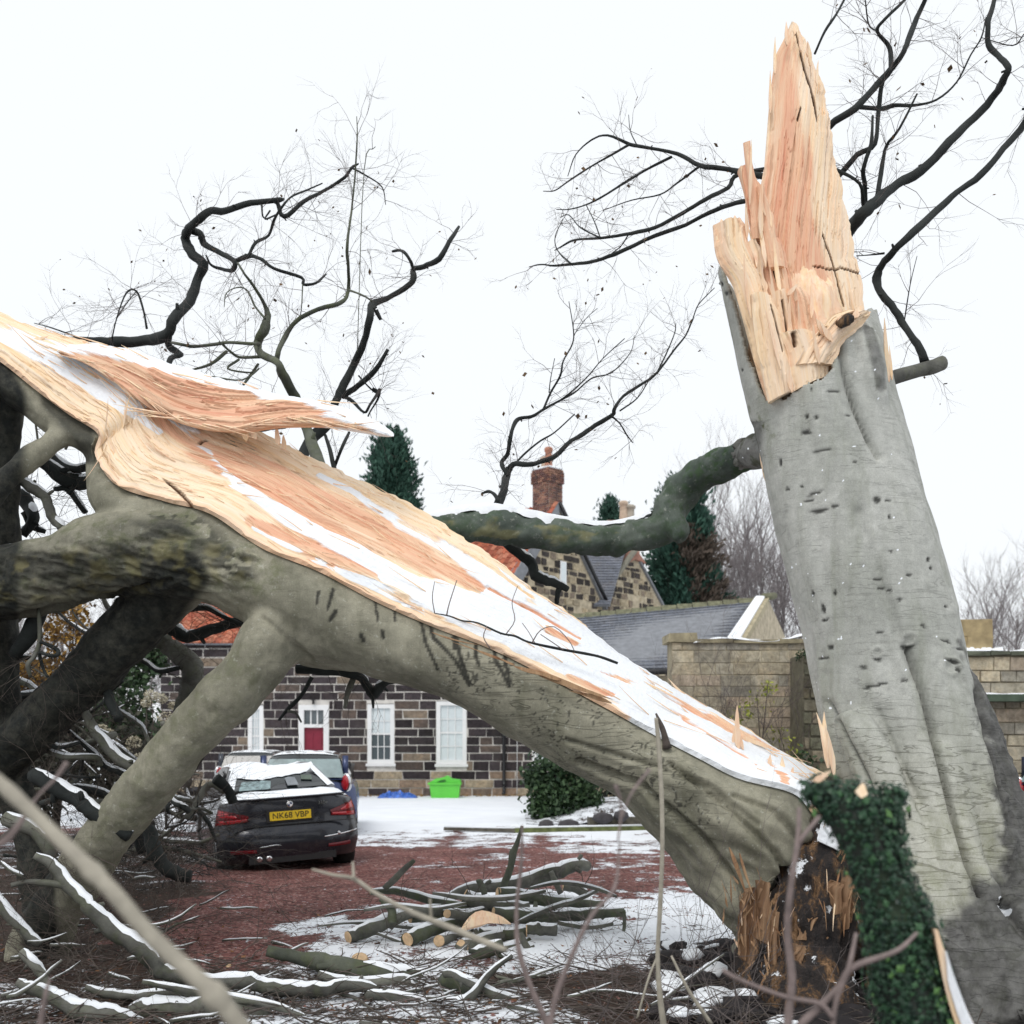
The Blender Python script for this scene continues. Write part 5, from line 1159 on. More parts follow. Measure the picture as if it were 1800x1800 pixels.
snowstrip(W2, P(1690, 0, YV).x, P(1762, 0, YV).x, YV - .07, YV + .5, lambda t: zt2 + .07, .09, 5); snowstrip(W2, P(1780, 0, YV).x, xr2, YV - .07, YV + .5, lambda t: zt2 + .07, .06, 6)
b = Buf(); z_ = P(0, 1222, YV).z; b.box(P(1718, 0, YV).x, xr2, YV - .35, YV - .04, z_ - .12, z_, None); part('ledge', b, simple('mossy_ledge', (.07, .10, .07), .9, .4, 5), W2, smooth=False)
snowstrip(W2, P(1718, 0, YV).x, xr2, YV - .34, YV - .03, lambda t: z_, .04, 7)
for i, (a, c_, e, g_) in enumerate(((1690, 1747, 1087, 1118), (1700, 1746, 1118, 1141), (1694, 1712, 1118, 1141))):
    b = Buf(); b.box(P(a, 0, YV).x, P(c_, 0, YV).x, YV + .02 + i * .01, YV + .5 - i * .01, P(0, g_, YV).z + .004, P(0, e, YV).z - .004, None, .02, rr); part('pier_stone', b, simple('pier_stone', (.37, .29, .16), .9, .3, 6), W2, smooth=False)
# rough dark buttress left of the standing trunk
BU = thing('buttress', 'rough dark rubble buttress against the wall just left of the standing trunk', 'buttress', (P(1440, 0, 16).x, 16.3, 0))
YB = 16.2; xb0, xb1 = P(1411, 0, YB).x, P(1500, 0, YB).x; zb = P(0, 1150, YB).z
b = Buf(); b.box(xb0, xb1, YB, YW - .08, -.1, zb); part('core', b, simple('dark_mortar', (.15, .14, .10), .95, .3), BU, smooth=False)
def darkrub(rr, x, z): k = rr.uniform(.6, 1.2); return tuple(q * k for q in rr.choice([(.20, .18, .12), (.16, .15, .11), (.14, .14, .10), (.25, .22, .16)]))
masonry(BU, frame_mat(xb0, YB, 0, 0), xb1 - xb0, zb, .19, (.16, .42), darkrub, None, 60, lambda q: q[2], seed=28, proud=.04, joint=.03)
# ivy tuft on top
def leafball(b, c, r, n, s, rr, flat=.5, hemi=False):
    for i in range(n):
        d_ = Vector((rr.gauss(0, 1), rr.gauss(0, 1), rr.gauss(0, 1))).normalized() * r * rr.uniform(.55, 1.0) ** .6
        if hemi and d_.z < 0: d_.z = -d_.z
        d_.z *= flat if flat else 1
        p = c + d_; a = Vector((rr.uniform(-1, 1), rr.uniform(-1, 1), rr.uniform(-1, 1))).normalized() * s * rr.uniform(.6, 1.3); e = Vector((rr.uniform(-1, 1), rr.uniform(-1, 1), rr.uniform(-1, 1))).normalized() * s * .6
        b.poly([p - a, p + e, p + a, p - e])
def leaf_mat(name, c1, c2, rough=.5):
    m, n, b = mat(name); v = tc(n); f = N(n, 'ShaderNodeNewGeometry').outputs['Random Per Island']
    c = ramp(n, f, [(0, c1), (1, c2)]); c = mixc(n, .6, c, ramp(n, noise(n, v, 1.7, 3), [(.3, .3), (.7, .7)]), 'OVERLAY')
    n.links.new(c, b.inputs['Base Color']); b.inputs['Roughness'].default_value = rough; b.inputs['Specular IOR Level'].default_value = .3; return m
M_IVY = leaf_mat('ivy_leaf', (.008, .024, .016), (.03, .075, .038), .4)
M_GREEN = leaf_mat('shrub_leaf', (.014, .034, .016), (.06, .105, .045))
M_CONIF = leaf_mat('conifer_needles', (.014, .045, .034), (.05, .12, .085), .7)
M_CONB = leaf_mat('conifer_brown', (.05, .04, .03), (.13, .10, .08), .8)
M_ORANGE = leaf_mat('autumn_leaf', (.10, .05, .015), (.45, .26, .05), .7)
M_LIME = leaf_mat('lime_leaf', (.16, .20, .03), (.42, .45, .08), .7)
M_DKSH = leaf_mat('dark_shrub', (.012, .016, .012), (.05, .05, .035), .8)
iv = thing('ivy_plant', 'small patch of ivy hanging over the wall top against the standing trunk', 'ivy', P(1440, 1160, 16.6)); b = Buf(); rr = random.Random(4)
for i in range(16): leafball(b, P(rr.uniform(1412, 1470), rr.uniform(1143, 1170), rr.uniform(16.0, 16.7)), .16, 60, .035, rr)
part('foliage', b, M_GREEN, iv, smooth=False, stuff=True)
# ------------------------------------------------------------------ branches
def branch(parent, name, pts, Y, mt, n=4, sides=8, wander=.15, seed=0, snow=0, twigs=0, tl=.35, td=2, droop=0.0, wob=.12, Y2=None, twigbuf=None, leafbuf=None, tr=None, snowbuf=None):
    if 100 <= seed < 700: pts = [(q[0], q[1], q[2] * (.70 + .16 * min(1, q[2] / 12))) + tuple(q[3:]) for q in pts]
    p_, r_ = trace(pts, Y, n, wander, seed, Y2); b = Buf(); rr = random.Random(seed + 77)
    mr = max(r_); s = sides if mr > .02 else 6
    if mr > .02: p_ = [q + Vector((rr.uniform(-1, 1), rr.uniform(-1, 1), rr.uniform(-1, 1))) * r_[i] * .12 for i, q in enumerate(p_)]
    b.tube(p_, r_, s, wob=wob, seed=seed)
    # small knuckles and spurs
    for i in range(2, len(p_) - 2):
        if rr.random() < .10 and r_[i] > .006:
            d_ = Vector((rr.uniform(-1, 1), rr.uniform(-1, 1), rr.uniform(-1, 1))).normalized(); b.tube([p_[i], p_[i] + d_ * r_[i] * 2.0], [r_[i] * .5, r_[i] * .3], 5)
    o = part(name, b, mt, parent)
    if snow: 
        sb = Buf() if snowbuf is None else snowbuf; snowcap(p_, r_, sb, h=.010, cover=snow, seed=seed)
        if snowbuf is None and sb.v: part('snow', sb, M_SNOW, o if parent else None, stuff=True)
    if twigs and twigbuf is not None:
        for k in range(int(twigs * (1.6 if 100 <= seed < 700 else 1))):
            i = rr.randrange(1, len(p_) - 1); t = (p_[i + 1] - p_[i]).normalized()
            d_ = (t * rr.uniform(.1, 1.0) + Vector((rr.uniform(-1, 1), rr.uniform(-.6, .6), rr.uniform(-.8, 1)))).normalized()
            grow(twigbuf, p_[i], d_, tl * rr.uniform(.5, 1.3), tr or max(.0022, min(.005, r_[i] * .35)), td, rr, droop, .28, 3, 3, leafbuf)
    return o, p_, r_

# --- upper left: contorted crown pieces rising behind the split trunk
def crown(name, label, Y, lst, twigspec, base, mt=None, group=None, seed0=0):
    t = thing(name, label, 'branch', base, group); tb, lb = Buf(), Buf()
    for i, (pts, tw) in enumerate(lst):
        nm = 'limb' if max(q[2] for q in pts) > 5 else 'side_branch'
        branch(t, nm, pts, Y, mt or M_DARKB, seed=seed0 + i * 7, twigs=tw, twigbuf=tb, leafbuf=lb, wander=.25, snow=.0, **twigspec)
    if tb.v: part('twigs', tb, M_TWIGFINE, t, stuff=True)
    if lb.v: part('leaves', lb, M_LEAF, t, stuff=True, smooth=False)
    return t
crown('fallen_branch', 'thick contorted dark branch hooking up and over against the sky, cut stub pointing left', 9.6, [
  ([(112, 593, 2), (153, 597, 6), (203, 602, 11), (256, 598, 11), (293, 590, 11), (306, 560, 11), (334, 528, 10), (347, 492, 10), (357, 464, 11), (338, 446, 10), (326, 420, 10), (332, 402, 9), (350, 386, 8), (370, 371, 8), (396, 371, 7), (441, 357, 6), (487, 352, 6), (499, 350, 3)], 12),
  ([(336, 406, 8), (354, 412, 7), (358, 428, 7), (388, 445, 6), (412, 460, 6), (408, 475, 5), (390, 473, 4), (371, 466, 3), (362, 448, 2)], 5),
  ([(412, 460, 5), (437, 450, 5), (458, 455, 4), (482, 472, 4), (530, 488, 3.5), (533, 500, 3.5), (556, 497, 3), (573, 482, 2)], 5),
  ([(437, 450, 4), (449, 427, 4), (472, 414, 3.5), (482, 386, 3.5), (495, 365, 3), (512, 346, 2.5), (540, 334, 2), (567, 322, 1.4)], 6),
  ([(487, 353, 5), (499, 381, 5), (536, 353, 4.5), (569, 336, 4), (606, 312, 3.5), (618, 295, 3.5), (630, 288, 2)], 12),
  ([(618, 295, 2.5), (639, 306, 2), (671, 328, 1.6), (678, 360, 1)], 5),
  ([(460, 360, 2.5), (462, 380, 2), (470, 386, 2)], 1), ([(475, 370, 2), (466, 385, 2), (484, 378, 2), (495, 372, 1.5)], 1),
  ([(296, 588, 8), (297, 608, 8), (318, 624, 6), (300, 630, 6), (297, 660, 8, 9.2), (305, 720, 12, 8.5), (330, 800, 16, 7.9), (350, 850, 18, 7.6)], 3),
  ([(196, 600, 2), (205, 560, 1.5), (222, 515, 2), (240, 512, 2.5), (252, 545, 2.5), (258, 578, 3)], 9), ([(240, 512, 1.5), (225, 530, 1.2), (205, 560, 1)], 5), ([(60, 568, 1), (90, 576, 1.5), (140, 594, 2)], 5)],
  dict(tl=.42, td=2, tr=.0030), (P(350, 850, 7.6).x, 7.6, 3.4), seed0=100)
crown('fallen_branch', 'forked grey green branch rising from behind the torn slab of the fallen trunk', 9.0, [
  ([(590, 900, 18, 7.7), (575, 850, 15, 8.0), (548, 780, 12, 8.6), (530, 730, 10), (519, 698, 10), (496, 656, 10), (486, 636, 8), (459, 622, 8), (453, 604, 9), (463, 581, 10), (470, 560, 8), (467, 540, 5), (449, 508, 3.5), (430, 482, 3), (418, 462, 2.5)], 8),
  ([(486, 636, 6), (490, 616, 6), (503, 590, 5.5), (520, 565, 5), (560, 543, 5), (600, 532, 4.5), (612, 510, 4), (612, 470, 4), (610, 430, 3.5), (618, 370, 2.5), (624, 310, 2.2), (628, 240, 1.6), (627, 205, 1)], 14),
  ([(455, 604, 4), (440, 604, 4), (402, 602, 4), (380, 605, 4), (342, 609, 4), (322, 606, 4), (302, 602, 3)], 8),
  ([(459, 627, 4), (422, 628, 3.5), (405, 618, 3), (385, 600, 2)], 5), ([(466, 560, 3), (448, 538, 2.5), (436, 512, 2), (420, 505, 1.6), (398, 515, 1.3), (394, 540, 1)], 6),
  ([(398, 618, 4), (370, 640, 3.5), (330, 652, 2)], 4), ([(420, 632, 3), (400, 648, 2.5), (440, 655, 2), (455, 648, 2), (425, 668, 2), (372, 662, 2)], 3), ([(454, 640, 3), (440, 660, 3.5), (428, 676, 3)], 1), ([(614, 510, 2.5), (640, 520, 2), (654, 530, 2)], 4),
  ([(628, 620, 1), (640, 300, 1), (660, 258, 1)], 3), ([(532, 500, 1.6), (530, 540, 1.4), (527, 560, 1.2)], 3)],
  dict(tl=.42, td=2, tr=.0030), (P(590, 900, 7.7).x, 7.7, 3.3), mt=M_MOSSB, seed0=200)
crown('fallen_branch', 'straight dark branch slanting up behind the slab, ending in a hooked tip at right', 9.3, [
  ([(480, 900, 18, 7.8), (498, 860, 15, 8.2), (520, 825, 13, 8.8), (545, 775, 12), (580, 742, 11), (588, 710, 9), (600, 685, 9), (622, 640, 8), (640, 600, 8), (650, 560, 8), (655, 535, 8), (680, 525, 6), (718, 502, 6), (728, 488, 7), (726, 474, 6), (745, 468, 5.5), (772, 455, 6), (790, 425, 5.5), (807, 398, 3)], 12),
  ([(727, 475, 4.5), (722, 460, 4), (712, 445, 3.5), (702, 440, 3.5), (690, 442, 3)], 3), ([(600, 698, 6), (630, 678, 6), (660, 650, 6), (682, 614, 4)], 7), ([(602, 696, 5), (618, 704, 4), (640, 725, 3), (650, 712, 3), (664, 690, 3.5), (655, 682, 2.5)], 6),
  ([(630, 660, 2), (648, 680, 2), (662, 690, 3), (668, 684, 3), (664, 702, 2.5), (650, 725, 2), (642, 745, 2)], 3), ([(655, 540, 3), (668, 560, 4), (662, 545, 4)], 2), ([(452, 752, 9), (500, 745, 9), (545, 735, 6), (590, 722, 6)], 3), ([(572, 765, 4), (582, 800, 5), (590, 840, 6), (596, 900, 7)], 2), ([(588, 820, 4), (602, 785, 4), (614, 760, 3)], 2)],
  dict(tl=.40, td=2, tr=.0030), (P(480, 900, 7.8).x, 7.8, 3.3), seed0=300)

# --- upper right: branches growing from behind the broken trunk
tb, lb = Buf(), Buf()
for i, (pts, tw) in enumerate([
  ([(1400, 300, 9), (1455, 224, 8), (1503, 191, 8), (1534, 158, 7), (1566, 122, 7), (1585, 97, 6), (1597, 70, 6), (1612, 31, 6), (1628, -5, 5), (1640, -60, 5)], 8),
  ([(1566, 124, 5), (1564, 84, 5), (1542, 55, 4), (1556, 33, 4), (1590, 0, 3.5), (1620, -40, 3)], 5), ([(1542, 55, 2.2), (1527, 43, 1.8), (1521, 0, 1.5)], 4), ([(1432, 95, 3), (1450, 55, 3.2), (1470, 25, 3), (1488, -8, 3)], 3),
  ([(1507, 188, 5), (1550, 191, 5), (1573, 185, 4.5), (1608, 185, 3.5), (1647, 175, 2.6), (1682, 144, 2.2), (1706, 97, 2), (1725, 66, 1.8), (1733, 31, 1.5)], 8),
  ([(1440, 480, 16), (1492, 404, 14), (1520, 374, 13), (1545, 350, 11), (1575, 325, 10), (1620, 300, 10), (1670, 248, 9), (1715, 205, 9), (1750, 165, 8), (1764, 140, 8), (1772, 118, 7), (1755, 98, 6), (1738, 78, 6), (1737, 40, 6), (1748, 0, 5), (1760, -50, 5)], 8),
  ([(1519, 370, 6), (1521, 331, 5), (1517, 299, 5), (1531, 253, 4), (1534, 204, 3)], 5), ([(1542, 350, 6), (1550, 296, 5), (1558, 257, 4), (1581, 226, 3), (1612, 165, 2)], 6), ([(1440, 340, 6), (1472, 312, 6), (1507, 272, 6), (1538, 253, 5), (1544, 194, 5), (1552, 144, 4.5), (1566, 122, 4)], 6),
  ([(1440, 285, 4), (1472, 299, 4), (1511, 323, 4), (1518, 360, 5)], 3), ([(1545, 350, 3), (1575, 332, 2), (1600, 318, 1.4)], 2),
  ([(1850, 120, 7), (1815, 180, 8), (1800, 218, 8), (1764, 261, 7), (1725, 307, 7), (1682, 338, 7), (1647, 370, 8), (1605, 408, 8), (1573, 440, 8), (1550, 467, 8), (1540, 494, 9), (1550, 517, 8), (1573, 545, 8), (1589, 572, 8), (1612, 605, 8), (1626, 636, 10)], 12),
  ([(1555, 445, 3), (1530, 448, 1.6), (1505, 450, 1)], 2), ([(1590, 562, 1.6), (1600, 500, 1.2), (1612, 450, .8)], 2), ([(1725, 66, 1), (1780, 80, 1.5), (1800, 60, 1.5)], 4)]):
    branch(BT, 'limb' if max(q[2] for q in pts) > 5 else 'side_branch', pts, 7.9, M_DARKB, seed=400 + i * 5, twigs=tw, twigbuf=tb, leafbuf=lb, tl=.40, td=2, tr=.0030, wander=.22)
p_, r_ = trace([(1520, 690, 12, 7.2), (1565, 666, 12, 7.4), (1612, 652, 12, 7.6), (1640, 645, 13, 7.7), (1656, 638, 12, 7.75)], 7.5, 4); b = Buf(); b.tube(p_, r_, 12, wob=.06, seed=3); part('branch_stub', b, M_LOGB, BT)
for i, (pts, tw) in enumerate([
  ([(1400, 320, 7), (1305, 303, 6), (1270, 296, 5.5), (1230, 291, 5), (1190, 270, 4), (1130, 258, 3.8), (1108, 254, 4), (1068, 238, 2.4), (1040, 246, 2), (1012, 272, 1.6), (998, 310, 1)], 10),
  ([(1400, 290, 6), (1300, 306, 5), (1280, 330, 5), (1240, 350, 4.5), (1200, 375, 4.5), (1152, 400, 4.5), (1110, 410, 4), (1058, 418, 3.2), (1010, 422, 2.6), (986, 434, 1.8), (975, 440, 1)], 10),
  ([(1400, 340, 6), (1310, 353, 5), (1260, 368, 5), (1205, 395, 4.5), (1150, 415, 4.5), (1080, 447, 4.5), (1040, 460, 4), (1010, 464, 3.5), (975, 467, 2.4), (950, 465, 1.8), (930, 469, 1)], 8),
  ([(1180, 276, 3.4), (1140, 296, 3.2), (1100, 320, 3), (1060, 345, 2.4), (1030, 360, 2), (1000, 368, 1.4), (978, 368, 1)], 9), ([(1230, 292, 3), (1190, 322, 2.4), (1160, 342, 1.8), (1110, 352, 1.4), (1060, 370, 1)], 4),
  ([(1106, 254, 3), (1075, 272, 2.6), (1040, 292, 2.2), (1000, 318, 2), (975, 335, 1.4), (955, 336, 1)], 8), ([(1055, 418, 2), (1045, 390, 1.5), (1030, 360, 1)], 3), ([(1055, 418, 2), (1020, 400, 1.6), (1000, 378, 1.2), (985, 382, 1)], 6), ([(1003, 463, 2), (980, 440, 1.5), (976, 415, 1.2), (990, 385, 1)], 6), ([(1105, 412, 1.8), (1092, 432, 1.5), (1075, 446, 1.5)], 3), ([(1120, 256, 1.6), (1108, 230, 1.2), (1105, 202, .9)], 2)]):
    branch(BT, 'side_branch', pts, 8.0, M_DARKB, seed=500 + i * 5, twigs=tw, twigbuf=tb, leafbuf=lb, tl=.32, td=2, tr=.0026, wander=.25, Y2=8.8)
part('twigs', tb, M_TWIGFINE, BT, stuff=True); part('leaves', lb, M_LEAF, BT, stuff=True, smooth=False)
# mossy limb sweeping left from the trunk, behind the fallen one
pts = [(1400, 760, 30, 7.6), (1340, 788, 30, 7.9), (1290, 806, 30, 8.1), (1240, 828, 31, 8.25), (1205, 856, 32, 8.35), (1182, 895, 33, 8.4), (1160, 926, 32, 8.45), (1115, 942, 30, 8.45), (1050, 948, 28, 8.4), (980, 942, 30, 8.35), (920, 934, 32, 8.3), (870, 925, 32, 8.25), (820, 925, 30, 8.2), (770, 935, 30, 8.2), (700, 960, 28, 8.2), (620, 1000, 26, 8.3)]
p_, r_ = trace(pts, 8, 7); b = Buf(); b.tube(p_, r_, 18, wob=.06, seed=9)
p2, r2 = trace([(1180, 900, 26, 8.35), (1192, 930, 20, 8.3), (1196, 948, 9, 8.25)], 8, 4); b.tube(p2, r2, 12, wob=.1)
me = remesh(b, .02, 2); co, no = coords(me); px, py = proj(co)
co += no * ((fbm(co * 4, 3, 3) - .5) * .10 + (np.abs(fbm(co * 9, 5, 3) - .5)) * -.05 + (fbm(co * 22, 4, 3) - .5) * .014)[:, None]; put(me, co)
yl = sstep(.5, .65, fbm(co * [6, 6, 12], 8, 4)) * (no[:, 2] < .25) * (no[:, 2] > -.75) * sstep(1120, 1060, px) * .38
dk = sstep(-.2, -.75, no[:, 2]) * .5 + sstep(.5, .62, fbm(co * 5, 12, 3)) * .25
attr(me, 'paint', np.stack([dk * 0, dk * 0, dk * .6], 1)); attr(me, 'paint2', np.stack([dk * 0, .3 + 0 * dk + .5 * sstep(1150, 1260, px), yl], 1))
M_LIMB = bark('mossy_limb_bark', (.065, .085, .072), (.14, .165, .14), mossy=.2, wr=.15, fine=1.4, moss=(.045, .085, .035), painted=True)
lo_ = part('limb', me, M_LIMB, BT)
sb = Buf(); snowcap(p_[52:], r_[52:], sb, h=.03, cover=1.0, seed=5, arc=62); snowcap(p_[36:56], r_[36:56], sb, h=.014, cover=1.0, seed=6, arc=40); part('snow', sb, M_SNOW, lo_)
tb, lb = Buf(), Buf()
for i, (pts, tw) in enumerate([
  ([(868, 915, 10), (876, 888, 10), (886, 860, 9), (890, 838, 8), (896, 822, 8)], 3), ([(893, 836, 5), (884, 822, 5), (882, 812, 5), (892, 798, 5), (896, 775, 5), (902, 750, 5), (912, 736, 4.5), (935, 732, 4), (955, 720, 3.4), (980, 706, 2.6), (1010, 690, 2.2), (1040, 665, 1.8), (1075, 655, 1.5), (1108, 620, 1.2), (1115, 590, .9)], 10),
  ([(896, 822, 6), (905, 815, 6), (928, 817, 6), (955, 810, 5.5), (978, 800, 5.5), (1000, 778, 5), (1020, 766, 5), (1046, 748, 5), (1076, 730, 5), (1080, 718, 4), (1096, 696, 3.6), (1130, 674, 3.2), (1155, 655, 3), (1185, 615, 2.4), (1205, 590, 2), (1218, 560, 1.6), (1228, 535, 1.4), (1256, 506, 1)], 18),
  ([(955, 720, 3), (968, 690, 2.6), (985, 660, 2.4), (990, 635, 2.2), (1006, 605, 1.8), (1008, 580, 1.4), (1000, 530, 1)], 8), ([(955, 720, 2), (990, 700, 2), (1030, 665, 1.6), (1060, 630, 1.3), (1098, 595, 1)], 8), ([(1155, 655, 2), (1172, 620, 1.8), (1186, 585, 1.4), (1188, 568, 1)], 6), ([(1008, 590, 1), (1030, 560, .9), (1050, 542, .8)], 3),
  ([(905, 815, 3), (925, 795, 2.4), (950, 775, 2.2), (975, 760, 2), (1010, 728, 1.4)], 4), ([(1076, 732, 2.6), (1090, 745, 2), (1102, 765, 2), (1112, 778, 1.4)], 5), ([(965, 690, 1.4), (968, 665, 1.2), (975, 630, .9)], 3), ([(876, 880, 4), (868, 868, 4), (858, 864, 3.5), (846, 868, 2.5)], 3), ([(1090, 722, 2), (1120, 700, 1.6), (1140, 670, 1.2)], 5)]):
    branch(BT, 'side_branch', pts, 8.3, M_DARKB, seed=600 + i * 5, twigs=tw, twigbuf=tb, leafbuf=lb, tl=.34, td=2, tr=.0026, wander=.15, Y2=8.7)
rr = random.Random(3)
for k in range(30):
    p0 = P(rr.uniform(885, 1230), rr.uniform(600, 860), 8.6); s = rr.uniform(.012, .022)
part('twigs', tb, M_TWIGFINE, BT, stuff=True); part('leaves', lb, M_LEAF, BT, stuff=True, smooth=False)
# a dark crooked branch with snow behind the split trunk, in front of the rubble gable
hb = thing('fallen_branch', 'crooked dark branch with a snow line, hanging under the mossy limb by the gable', 'branch', P(990, 1040, 8.6))
branch(hb, 'limb', [(890, 955, 9), (915, 975, 9), (935, 992, 10), (940, 1010, 10), (958, 1020, 9), (975, 1025, 8), (998, 1036, 5)], 8.6, M_DARKB, seed=71, snow=1.0, wander=.05); branch(hb, 'side_branch', [(985, 1030, 5), (980, 1045, 5), (978, 1062, 4)], 8.6, M_DARKB, seed=72)

# --- parts of the fallen tree: dark limbs and snowy branches hanging in the crown at left
tb, lb = Buf(), Buf(); SB = Buf()
FTB = [
  ([(145, 1245, 8), (163, 1280, 9), (182, 1303, 10), (205, 1331, 10), (243, 1354, 9), (300, 1385, 9)], 7.6, .9, 3), ([(112, 1278, 3), (140, 1303, 4), (168, 1327, 5), (185, 1346, 5), (210, 1357, 6), (243, 1368, 5)], 7.9, 1, 4), ([(80, 1300, 4), (95, 1311, 5), (112, 1313, 4), (140, 1305, 3)], 7.7, 1, 2),
  ([(80, 1318, 4), (100, 1327, 5), (125, 1331, 5), (170, 1332, 5), (178, 1345, 4)], 7.8, 1, 2), ([(60, 1362, 14), (89, 1378, 15), (112, 1392, 15), (140, 1408, 15), (170, 1432, 14), (230, 1470, 12)], 7.2, .95, 3), ([(184, 1208, 7), (196, 1238, 9), (209, 1264, 9)], 7.6, .6, 1),
  ([(190, 1230, 2), (210, 1250, 3), (235, 1266, 3.5), (252, 1280, 4), (262, 1305, 3.5), (270, 1313, 3)], 7.9, 1, 4), ([(262, 1070, 10), (285, 1090, 12), (305, 1106, 12), (330, 1120, 11), (372, 1106, 10), (430, 1090, 9)], 8.0, .95, 4), ([(250, 1068, 4), (290, 1071, 5), (330, 1071, 6), (362, 1069, 5), (392, 1084, 4), (430, 1100, 4)], 7.7, .3, 6),
  ([(240, 1095, 12), (275, 1120, 15), (305, 1142, 17), (338, 1172, 20), (334, 1205, 18), (322, 1235, 13), (310, 1260, 6)], 8.2, .5, 10), ([(215, 1145, 3), (240, 1157, 3.5), (258, 1166, 4), (280, 1180, 4), (315, 1174, 4)], 8.2, 1, 3),
  ([(-30, 1130, 6), (0, 1143, 6), (22, 1162, 6), (34, 1158, 5), (58, 1155, 4)], 7.9, 1, 3), ([(68, 1070, 3), (70, 1126, 4), (60, 1154, 4), (49, 1168, 4), (54, 1190, 3)], 7.1, 0, 3), ([(70, 1128, 3.4), (90, 1136, 3.6), (102, 1144, 4), (100, 1152, 3.6), (85, 1152, 3), (70, 1148, 3), (76, 1175, 3), (84, 1190, 2.5)], 7.1, 0, 2),
  ([(95, 1010, 16), (70, 1070, 15), (48, 1120, 14), (28, 1150, 12)], 7.5, 0, 0), ([(0, 1160, 5), (20, 1190, 6), (60, 1210, 5), (90, 1260, 4)], 8.3, 1, 4), ([(-20, 1235, 8), (20, 1228, 8), (60, 1222, 8), (110, 1218, 6)], 8.2, 1, 2),
  ([(40, 805, 8), (74, 812, 11), (109, 838, 14), (135, 848, 14), (160, 848, 13), (230, 850, 12)], 7.9, 1, 2), ([(30, 835, 7), (47, 852, 9), (78, 873, 9), (90, 905, 9), (110, 930, 8)], 7.7, .8, 2), ([(85, 795, 7), (105, 812, 7), (130, 826, 7), (165, 818, 7), (230, 815, 6)], 8.0, 1, 2), ([(95, 860, 4), (120, 862, 5), (150, 900, 5)], 7.9, 1, 1),
  ([(115, 790, 2), (125, 770, 2), (132, 750, 2)], 8, 0, 2), ([(20, 870, 11), (38, 872, 12), (52, 890, 12), (58, 915, 10), (40, 940, 8)], 8.1, .9, 2), ([(40, 900, 4), (55, 925, 5), (80, 935, 4)], 8.1, 1, 2), ([(62, 740, 2), (66, 770, 2), (70, 800, 2)], 8.2, 0, 2),
  ([(520, 1176, 8), (560, 1178, 9), (590, 1180, 9), (625, 1186, 8), (640, 1196, 8), (655, 1222, 8), (668, 1208, 8), (680, 1198, 7), (700, 1195, 6)], 8.0, 1, 3), ([(430, 1130, 6), (470, 1150, 6), (530, 1158, 6), (580, 1172, 6)], 8.1, 1, 3), ([(622, 1190, 5), (612, 1215, 5), (606, 1245, 3)], 7.9, 0, 1), ([(655, 1220, 4), (656, 1245, 2)], 8.0, 0, 0),
  ([(548, 1190, 4), (530, 1222, 3.6), (505, 1248, 3.5), (490, 1266, 2)], 7.8, 0, 1), ([(506, 1250, 2.6), (520, 1254, 2.4), (530, 1270, 1.6)], 7.8, 0, 0), ([(380, 1368, 10), (400, 1388, 9), (410, 1410, 8)], 8.6, .5, 2),
  ([(262, 1455, 12), (275, 1500, 13), (296, 1530, 14), (335, 1542, 12)], 8.4, .4, 3), ([(330, 1440, 6), (352, 1400, 6), (370, 1378, 6), (396, 1392, 5)], 9.4, .8, 3), ([(345, 1420, 5), (366, 1446, 4), (380, 1480, 3)], 9.2, .2, 3), ([(250, 1500, 9), (232, 1440, 8), (180, 1395, 8), (120, 1385, 8)], 8.5, .8, 4), ([(10, 1440, 14), (60, 1460, 12), (95, 1510, 10)], 7.0, .5, 3)]
for i, (pts, Yb, sn_, tw) in enumerate(FTB):
    nm = 'limb' if max(q[2] for q in pts) > 11 else 'side_branch'
    branch(FT, nm, pts, Yb, M_DARKB if i % 3 else M_LOGB, seed=700 + i * 3, snow=sn_, twigs=tw * 3, twigbuf=tb, tl=.40, td=2, tr=.003, wander=.08)
part('twigs', tb, M_TWIG, FT, stuff=True)
tb = Buf(); rr = random.Random(21)
for k in range(64):
    if k < 46: x, y = rr.uniform(-60, 300), rr.uniform(1100, 1520)
    else: x, y = rr.uniform(270, 375), rr.uniform(1370, 1510)
    Yk = rr.uniform(7.9, 11.5); a = rr.uniform(-.9, .9) + (math.pi if rr.random() < .5 else 0); da = rr.uniform(-.25, .25); r = rr.uniform(2.5, 7.5) * (.8 if k >= 46 else 1); pts = []
    for i in range(7):
        pts.append((x, y, r * (1 - .11 * i))); a += da + rr.uniform(-.3, .3); st = rr.uniform(18, 38) * (.55 if k >= 46 else 1); x += math.cos(a) * st; y += math.sin(a) * st * .8; y = min(y, 1315 + 2790 / Yk - 6)
        if x > 392: break
    if len(pts) > 3: branch(FT, 'side_branch', pts, Yk, M_DARKB if k % 2 else M_LOGB, seed=900 + k, snow=rr.choice((0, .5, .8)), twigs=9, twigbuf=tb, tl=.42, td=2, tr=.003, wander=.25)
part('twigs', tb, M_TWIG, FT, stuff=True)
